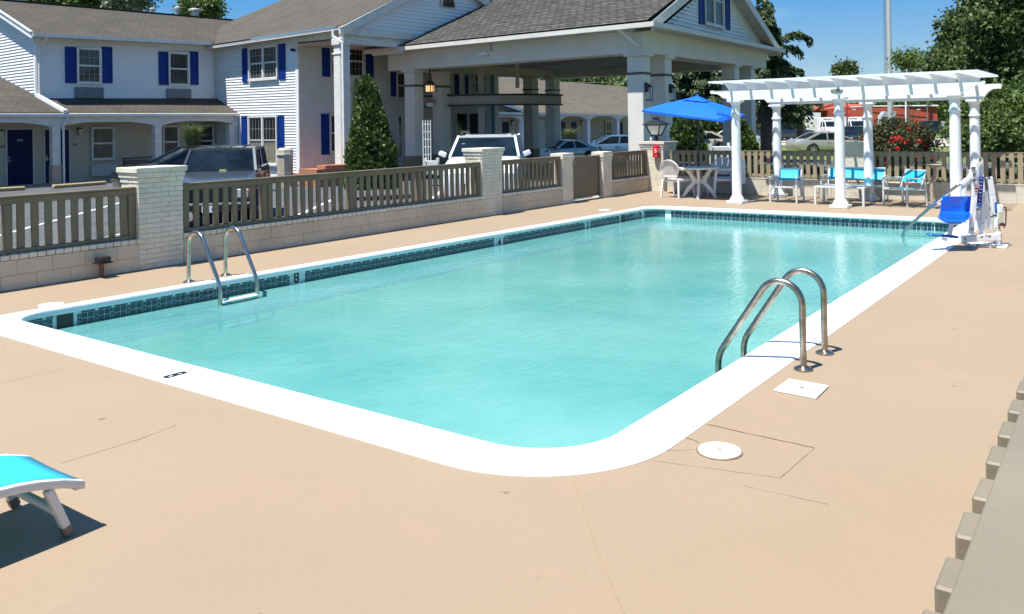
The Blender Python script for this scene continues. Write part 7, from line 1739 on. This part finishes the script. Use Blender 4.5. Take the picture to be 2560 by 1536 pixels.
# ---- sling chairs, settee and low table under the pergola
def sling_seat(name, label, cat, px_l, px_r, py, wd=None, rz=0.0, depth=0.50, group=None, sz=0.355, arm=0.54, top=0.70, at=None):
    a = gp(px_l, py); b = gp(px_r, py); w = wd or (a-b).length; c = (a+b)/2 if at is None else at
    t = thing(name, label, cat, (0, 0, 0), 0, group); hw = w/2; d = depth
    def leg(x, y, z1, tilt=0): return MB().bar((x+tilt, y, 0), (x, y, z1), 0.034, 0.034).build('leg', m_alu, t, bevel=0.004)
    for s in (-1, 1):
        leg(0, s*hw, arm); leg(d, s*hw, arm, 0.06)
        MB().bar((-0.02, s*hw, arm), (d+0.02, s*hw, arm-0.005), 0.045, 0.022).build('armrest', m_alu, t, bevel=0.004)
        MB().bar((0, s*hw, sz-0.02), (d, s*hw, sz-0.045), 0.03, 0.035).build('side_rail', m_alu, t)
        MB().bar((d-0.06, s*(hw-0.05), sz-0.05), (d+0.11, s*(hw-0.05), top), 0.026, 0.03).build('back_post', m_alu, t, bevel=0.003)
    MB().bar((0, -hw, sz-0.02), (0, hw, sz-0.02), 0.035, 0.035).build('front_rail', m_alu, t); MB().bar((d+0.11, -hw+0.04, top), (d+0.11, hw-0.04, top), 0.028, 0.026).build('top_rail', m_alu, t, bevel=0.003)
    n = 6; r = [[(0.0+d*0.92*k/n, y, sz-0.006-0.018*math.sin(k/n*math.pi)-0.02*k/n) for y in (-hw+0.03, 0, hw-0.03)] for k in range(n+1)]
    o = MB().loft(r, close=False, cap=False).build('seat', m_slingd, t); m_ = o.modifiers.new('t', 'SOLIDIFY'); m_.thickness = 0.005
    r = [[(d-0.025+0.13*k/n+0.012*math.sin(k/n*math.pi), y, sz+0.095+(top-sz-0.105)*k/n) for y in (-hw+0.055, 0, hw-0.055)] for k in range(n+1)]
    o = MB().loft(r, close=False, cap=False).build('backrest', m_slingd, t); m_ = o.modifiers.new('t', 'SOLIDIFY'); m_.thickness = 0.005
    t.location = (c.x, c.y, 0); t.rotation_euler = (0, 0, rz); return t
sling_seat('sling_chair', 'aqua sling armchair left of the middle pergola column', 'chair', 1922.5, 1997.5, 507.5, rz=0.0, depth=0.42, wd=0.56, at=Vector((17.98, 6.09, 0)))
sling_seat('settee', 'aqua sling settee for two behind the middle pergola column', 'settee', 2052, 2208, 504, rz=0.05, depth=0.44, wd=1.24, at=Vector((18.85, 4.93, 0)), top=0.69)
sling_seat('sling_chair', 'aqua sling armchair turned aside, right of the settee', 'chair', 2201, 2260, 512, rz=R(-32), depth=0.46, wd=0.60, at=Vector((18.42, 3.98, 0)), top=0.69)
ct = thing('coffee_table', 'low white table in front of the aqua settee', 'table', (0, 0, 0))
hw, hd, h = 0.47, 0.30, 0.385
for sx in (-1, 1):
    for sy in (-1, 1): MB().box(sx*hd-0.02, sx*hd+0.02, sy*hw-0.022, sy*hw+0.022, 0, h-0.035).build('leg', m_alu, ct, bevel=0.003)
for s in (-1, 1): MB().box(-hd-0.02, hd+0.02, s*hw-0.022, s*hw+0.022, h-0.035, h).build('frame_rail', m_alu, ct, bevel=0.003); MB().box(s*hd-0.02, s*hd+0.02, -hw+0.022, hw-0.022, h-0.035, h).build('frame_rail', m_alu, ct, bevel=0.003)
for i in range(6): x = -hd+0.055+i*(2*hd-0.11)/5; MB().box(x-0.042, x+0.042, -hw+0.022, hw-0.022, h-0.014, h-0.002).build('slat', m_alu, ct)
ct.location = (18.2, 4.93, 0)

# ---- moulded plastic chairs and table
m_resin = mat('white_resin', (0.74, 0.73, 0.70), 0.38, var=0.03, scale=6)
def resin_chair(label, loc, rz, cushion=None):
    t = thing('plastic_chair', label, 'chair', (0, 0, 0), 0, 'white fan-back plastic chairs'); sz = 0.42; hw = 0.215
    for sy in (-1, 1):
        MB().loft([[(x+0.255+k[0], sy*(hw+0.045+k[3])+y, k[1]) for x, y in ((-k[2], -k[2]), (k[2], -k[2]), (k[2], k[2]), (-k[2], k[2]))] for k in ((0.03, 0.0, 0.019, 0.03), (0.0, 0.40, 0.026, 0.0), (-0.03, 0.62, 0.024, 0.01))]).build('leg', m_resin, t, bevel=0.004)
        MB().loft([[(x-0.235+k[0], sy*(hw-0.0+k[3])+y, k[1]) for x, y in ((-k[2], -k[2]), (k[2], -k[2]), (k[2], k[2]), (-k[2], k[2]))] for k in ((-0.05, 0.0, 0.019, 0.03), (0.0, 0.42, 0.026, 0.0))]).build('leg', m_resin, t, bevel=0.004)
        P = smooth_path([(0.235, sy*(hw+0.055), 0.60), (0.20, sy*(hw+0.058), 0.635), (-0.10, sy*(hw+0.06), 0.625), (-0.24, sy*(hw+0.04), 0.66), (-0.29, sy*(hw+0.01), 0.72)], 0.05)
        mb = MB()
        for a, b in zip(P[:-1], P[1:]): mb.bar(a, b, 0.048, 0.022)
        mb.build('armrest', m_resin, t)
    MB().loft([[(x, y*k[1], k[0]) for x, y in ((-0.22, -0.20), (0.23, -0.235), (0.265, -0.20), (0.265, 0.20), (0.23, 0.235), (-0.22, 0.20))] for k in ((sz-0.05, 0.98), (sz-0.012, 1.0), (sz, 0.97))]).build('seat', m_resin, t, bevel=0.006)
    # fan back: rim, bottom bar, tapering slats
    def bp(y, z): return Vector((-0.235-(z-sz)*0.24+0.25*y*y, y, z))
    rim = [bp(s * (hw-0.045), sz) for s in (-1,)]
    N_ = 16; arc = [(-0.17, sz), (-0.19, 0.55)]+[(-0.245*math.cos(math.pi*i/N_), 0.655+0.215*math.sin(math.pi*i/N_)) for i in range(N_+1)]+[(0.19, 0.55), (0.17, sz)]
    mb = MB(); P = [bp(y, z) for y, z in arc]
    for a, b in zip(P[:-1], P[1:]): mb.bar(a, b, 0.022, 0.036, up=(1, 0, 0.2))
    mb.build('back_rim', m_resin, t)
    MB().bar(bp(-0.165, 0.50), bp(0.165, 0.50), 0.022, 0.05).build('back_bar', m_resin, t)
    for i in range(9):
        e = (i-4)/4; y0, y1 = e*0.135, e*0.205; z1 = 0.655+0.205*math.sqrt(max(0.03, 1-(y1/0.245)**2)); a, b = bp(y0, 0.51), bp(y1, z1); w0, w1 = 0.010, 0.0175; n = Vector((0.012, 0, 0)); Y = Vector((0, 1, 0))
        MB().hexa(a-Y*w0, a+Y*w0, b+Y*w1, b-Y*w1, n).build('back_slat', m_resin, t)
    t.location = loc; t.rotation_euler = (0, 0, rz); return t
# chair faces +x in its own frame
resin_chair('white fan-back chair nearest the lantern pillar, seen from behind', (18.28, 8.66, 0), R(-10))
resin_chair('white fan-back chair behind the round table, next to the board fence', (19.36, 8.02, 0), R(195))
resin_chair('white fan-back chair with a towel over its back, half behind the front left column', (18.90, 7.72, 0), R(115))
tw = thing('towel', 'white waffle towel hung over the plastic chair behind the column', 'towel', (18.9, 7.3, 0.8))
m_towel = mat('white_towel', (0.74, 0.74, 0.75), 0.9, var=0.04, scale=30, bump=0.7, bscale=90)
def cloth(pts_rows, name, par): 
    o = MB().loft(pts_rows, close=False, cap=False).build(name, m_towel, par, smooth='all'); m_ = o.modifiers.new('t', 'SOLIDIFY'); m_.thickness = 0.012; s_ = o.modifiers.new('s', 'SUBSURF'); s_.levels = 1; s_.render_levels = 1; return o
XT = 18.75
def tp(px, py, x=XT): return onx(px, py, x)
r1 = [[tp(x_+1.5*math.sin(i*2.2+x_), y_, XT+0.05*math.sin(i*1.7)) for x_, y_ in zip((1851, 1856, 1860, 1864), (401+5*i*2.0,)*4)] for i in range(7)]
cloth(r1, 'hanging_fold', tw)
r2 = [[tp(x_, y_+2*math.sin(x_*0.3+k), XT-0.15+0.1*k) for x_, y_ in ((1786, 461), (1793, 451), (1800, 446), (1810, 448), (1820, 450), (1834, 452))] for k in range(4)]
cloth(r2, 'seat_fold', tw)
tb = thing('patio_table', 'round white plastic table with curved crossed legs', 'table', (0, 0, 0))
tc_ = Vector((18.45, 8.19, 0)); th = 0.70
MB().lathe([(0.06, th-0.030), (0.435, th-0.034), (0.455, th-0.045), (0.460, th-0.012), (0.452, th), (0.0, th+0.002)], 40, tc_).build('tabletop', m_resin, tb, smooth=True)
for a in (20, 110, 200, 290):
    d = Vector((math.cos(R(a)), math.sin(R(a)), 0)); n = Vector((-d.y, d.x, 0))*0.028
    prof = [(0.37, 0.0, 0.035), (0.30, 0.12, 0.045), (0.20, 0.25, 0.055), (0.10, 0.35, 0.060), (0.13, 0.45, 0.055), (0.20, 0.55, 0.048), (0.28, 0.655, 0.045)]; rg = []
    for r_, z_, w_ in prof: rg.append([tc_+d*(r_-w_)+n+Vector((0, 0, z_)), tc_+d*(r_+w_)+n+Vector((0, 0, z_)), tc_+d*(r_+w_)-n+Vector((0, 0, z_)), tc_+d*(r_-w_)-n+Vector((0, 0, z_))])
    MB().loft(rg).build('leg', m_resin, tb, smooth=True)
MB().lathe([(0.09, 0.32), (0.09, 0.42)], 16, tc_).build('hub', m_resin, tb)
MB().lathe([(0.055, 0.05), (0.06, 0.30), (0.05, 0.6)], 12, tc_).build('umbrella_sleeve', m_postp, tb)
tb.location = (0, 0, 0)
# ---- blue umbrella
um = thing('patio_umbrella', 'bright blue market umbrella over the round plastic table', 'umbrella', (tc_.x, tc_.y, 0))
m_umb = mat('blue_canopy', (0.003, 0.13, 0.72), 0.55, var=0.03, scale=3)
m_pole = mat('dark_pole', (0.03, 0.025, 0.03), 0.4)
ztop_u = onx(1730.5, 242, tc_.x).z; zh = onx(1730.5, 300, tc_.x).z
MB().tube([(tc_.x, tc_.y, 0.05), (tc_.x, tc_.y, ztop_u-0.05)], 0.020, 10).build('pole', m_pole, um, smooth=True)
# tilted six-sided canopy, corners fixed from the photo
crn = []
for (px, py, x) in ((1605, 276, tc_.x+0.15), (1689, 287, tc_.x-1.15), (1811, 301, tc_.x-1.05), (1862, 287, tc_.x+0.10), (1800, 268, tc_.x+1.25), (1665, 262, tc_.x+1.25)): crn.append(onx(px, py, x))
apx = Vector((tc_.x, tc_.y, ztop_u-0.075))
def up(i, f, sag=0.03):
    a, b = crn[i % 6], crn[(i+1) % 6]; return a+(b-a)*f+Vector((0, 0, 0.02*math.sin(f*math.pi)))
mb = MB()
for i in range(6):
    rows2 = []
    for k in range(7):
        u = k/6; u0 = 0.16+0.84*u
        rows2.append([apx+(up(i, f)-apx)*u0+Vector((0, 0, 0.06*math.sin(u0*math.pi)-0.035*math.sin(f*math.pi)*u0*(1-u0*0.3))) for f in (0, .25, .5, .75, 1)])
    mb.loft(rows2, close=False, cap=False)
    a_, b_ = up(i, 0), up(i, 1); dn_ = Vector((0, 0, -0.045)); mb.add([a_, b_, b_+dn_, a_+dn_], [(0, 1, 2, 3)])
o = mb.build('canopy', m_umb, um, smooth=True)
mb = MB()
for i in range(6):
    q_ = [apx+(up(i, f)-apx)*0.27+Vector((0, 0, 0.065)) for f in (0, 0.5, 1)]; tpv = apx+Vector((0, 0, 0.09)); mb.add([tpv, q_[0], q_[1], q_[2]], [(0, 1, 2), (0, 2, 3)])
mb.build('vent_cap', m_umb, um, smooth=True); MB().lathe([(0.03, 0.085), (0.03, 0.11), (0.012, 0.125)], 12, apx).build('finial', m_umb, um, smooth=True)
hub_ = Vector((tc_.x, tc_.y, zh-0.02)); MB().lathe([(0.035, -0.05), (0.035, 0.05)], 12, hub_).build('runner', m_pole, um)
for i in range(6):
    c_ = up(i, 0); MB().tube([apx+Vector((0, 0, -0.02)), apx+(c_-apx)*0.5+Vector((0, 0, 0.035)), c_+Vector((0, 0, -0.01))], 0.008, 6).build('rib', m_pole, um); MB().tube([hub_, apx+(c_-apx)*0.52+Vector((0, 0, 0.02))], 0.007, 6).build('strut', m_pole, um)

# ---- lantern on the corner pillar, red box, trash bin, bench, fountain, wall drain box
ln = thing('post_lantern', 'big black lantern with milky panes on top of the corner pillar', 'lantern', (19.95, 9.98, 1.25))
lc_ = onx(1641, 350, 19.95); lc_ = Vector((19.95, lc_.y, 1.25)); kz = 0.001
def lpx(py): return onx(1641, py, 19.95).z
z_b, z_p0, z_p1, z_r, z_t = lpx(351), lpx(339), lpx(313), lpx(301), lpx(294)
MB().lathe([(0.06, 0), (0.05, 0.02), (0.045, z_p0-z_b)], 16, (lc_.x, lc_.y, z_b)).build('stem', m_black, ln, smooth=True)
w0_, w1_ = 0.095, 0.20
def sq(w, z): return [(lc_.x-w, lc_.y-w, z), (lc_.x+w, lc_.y-w, z), (lc_.x+w, lc_.y+w, z), (lc_.x-w, lc_.y+w, z)]
MB().loft([sq(w0_-0.008, z_p0), sq(w1_-0.012, z_p1)]).build('pane', m_milk, ln); mb = MB()
for a, b in zip(sq(w0_, z_p0), sq(w1_, z_p1)): mb.bar(a, b, 0.025)
for q_ in (sq(w0_, z_p0), sq(w1_, z_p1)):
    for a, b in zip(q_, q_[1:]+q_[:1]): mb.bar(a, b, 0.028)
mb.build('frame', m_black, ln)
MB().loft([sq(w1_+0.075, z_p1+0.005), sq(w1_+0.07, z_p1+0.02), sq(0.085, z_r+0.005), sq(0.06, z_r+0.01), sq(0.06, z_t), sq(0.02, z_t+0.004)]).build('roof', m_black, ln)
sm_ = MB().tube([onx(1627.5, 351, 19.7), onx(1627.5, 344, 19.7)], 0.024, 10).build('candle_stub', m_milk); tag(sm_, 'small white cylinder standing beside the lantern on the corner pillar', 'candle')
rd = thing('depth_sign_box', 'red box with white numerals fixed to the front of the corner pillar', 'sign', onx(1640, 380, 19.55))
m_redp = mat('red_plastic', (0.62, 0.006, 0.010), 0.3, coat=0.4)
pR = onx(1641, 379, 19.58); hz_ = (onx(1641, 365, 19.58).z-onx(1641, 394, 19.58).z)/2; zc_ = (onx(1641, 365, 19.58).z+onx(1641, 394, 19.58).z)/2
MB().lathe([(0.085, -hz_), (0.088, -hz_+0.01), (0.088, hz_-0.01), (0.082, hz_)], 24, (19.57, pR.y, zc_)).build('drum', m_redp, rd, smooth=True)
for i, (ch, ang, sz_) in enumerate((('5', 196, 0.135), ('0', 262, 0.135))):
    a = R(ang); d = Vector((math.cos(a), math.sin(a), 0)); p = Vector((19.57, pR.y, zc_+0.02))+d*0.0895; text_obj(ch, sz_, basis(p, (-d.y, d.x, 0), (0, 0, 1)), m_milk, rd, 'numeral', bold=0.003)
a = R(200); d = Vector((math.cos(a), math.sin(a), 0)); text_obj('___', 0.05, basis(Vector((19.57, pR.y, zc_-hz_*0.62))+d*0.0895, (-d.y, d.x, 0), (0, 0, 1)), m_milk, rd, 'rule', bold=0.002)
# trash bin
tbn = thing('litter_bin', 'tan eight-sided litter bin with a sagging liner by the lit clapboard corner', 'bin', dep(713, 430, 31.5))
m_bin = mat('tan_plastic', (0.46, 0.42, 0.32), 0.6, var=0.06, scale=5)
def binp(px, py): return dep(px, py, 31.5)
c = binp(713, 432); rB = (binp(733, 420)-binp(693, 420)).length/2; zq = lambda py: binp(713, py).z
MB().lathe([(rB*0.94, 0.0), (rB*1.0, zq(388)-c.z)], 8, c).build('body', m_bin, tbn); MB().lathe([(rB*1.12, zq(388)-c.z), (rB*1.14, zq(385)-c.z)], 8, c).build('liner_rim', m_lid, tbn)
MB().lathe([(rB*1.03, zq(385)-c.z), (rB*0.97, zq(375)-c.z), (rB*0.72, zq(370.5)-c.z)], 8, c).build('hood', m_bin, tbn)
MB().lathe([(rB*1.0, -0.6), (rB*1.0, 0.0)], 8, c).build('plinth', m_conc, tbn)
# ornate bench under the porch
bn = thing('porch_bench', 'black ornate cast bench against the porch wall left of the black car', 'bench', PW.at(345, 440))
def pwb(px, py, off=0.7): 
    p = Plane(PW.pt(0, 0, -off), AU); return p.at(px, py)
mb = MB(); tl, tr_, bl_, br_ = pwb(308, 397), pwb(378, 392), pwb(311, 417), pwb(376, 415)
for a, b in ((tl, tr_), (bl_, br_), (tl, bl_), (tr_, br_)): mb.bar(a, b, 0.04)
mb.build('back_frame', m_black, bn); mb = MB()
for i in range(14):
    f = (i+0.5)/14; top = tl+(tr_-tl)*f; bot = bl_+(br_-bl_)*f; c = (top+bot)/2; r_ = 0.05
    pts = [c+PW.u*(r_*math.cos(k*math.pi/4))+Vector((0, 0, r_*1.5*math.sin(k*math.pi/4))) for k in range(9)]; mb.tube(pts, 0.012, 4); mb.bar(top, bot, 0.010)
stuff(mb.build('cast_scrollwork', m_black, bn)); MB().hexa(bl_+Vector((0, 0, -.02)), br_+Vector((0, 0, -.02)), br_-PW.n*0.45+Vector((0, 0, -.05)), bl_-PW.n*0.45+Vector((0, 0, -.05)), (0, 0, 0.03)).build('seat', m_black, bn)
for p in (bl_, br_, bl_-PW.n*0.45, br_-PW.n*0.45): MB().bar(p+Vector((0, 0, -.05)), Vector((p.x, p.y, -0.25)), 0.04).build('leg', m_black, bn)
# drinking fountain with pipe run on the back wall
fo = thing('drinking_fountain', 'rusty drinking fountain on a bent pipe at the back wall near the pergola end', 'fountain', onx(2330, 500, 19.45))
m_rust = mat('rusty_painted_pipe', (0.42, 0.28, 0.20), 0.7, col2=(0.52, 0.46, 0.38), scale=14, bump=0.3, bscale=40)
XQ = 19.5
def fx6(x, y): return onx(1920+x/3.709, 300+y/3.709, XQ)
g0 = fx6(1520, 750); g0.z = 0
MB().tube(smooth_path([g0, fx6(1520, 590), fx6(1522, 560), fx6(1548, 525), fx6(1546, 445)], 0.06), 0.036, 12).build('pipe', m_rust, fo, smooth=True)
b_ = fx6(1548, 415); MB().lathe([(0.03, -0.07), (0.06, -0.05), (0.14, -0.02), (0.155, 0.0), (0.145, 0.004), (0.10, -0.012), (0.0, -0.02)], 24, b_).build('basin', m_rust, fo, smooth=True)
MB().tube(smooth_path([b_+Vector((0, -0.08, 0)), b_+Vector((0, -0.08, 0.05)), b_+Vector((-0.03, -0.03, 0.06))], 0.02), 0.014, 8).box(b_.x-0.02, b_.x+0.02, b_.y-0.14, b_.y-0.08, b_.z+0.02, b_.z+0.05).build('spout', m_chrome, fo)
pts = [onx(1920+x/3.709, 300+y/3.709, 19.66) for x, y in ((740, 572), (960, 578), (1200, 588), (1400, 585), (1490, 592))]; MB().tube(pts, 0.022, 8).build('supply_pipe', m_rust, fo, smooth=True)
# black box on a rusty stake at the left wall
dl = thing('path_light', 'small black box light on a rusty stake against the left block wall', 'light', (5.34, 9.98, 0))
yq = 9.99
a = ony(240, 641, yq); b = ony(268, 641, yq); zt_, zb2 = ony(254, 642, yq).z, ony(254, 655, yq).z
MB().box(a.x, b.x, yq-0.09, yq+0.03, zb2, zt_).build('housing', m_black, dl, bevel=0.004); MB().box(a.x-0.02, b.x+0.02, yq-0.11, yq+0.04, zb2-0.012, zb2-0.002).build('rim', m_black, dl)
MB().box((a.x+b.x)/2-0.022, (a.x+b.x)/2+0.022, yq-0.01, yq+0.02, 0.0, zb2-0.013).build('stake', mat('rust', (0.20, 0.085, 0.04), 0.85, var=0.4, scale=30), dl)
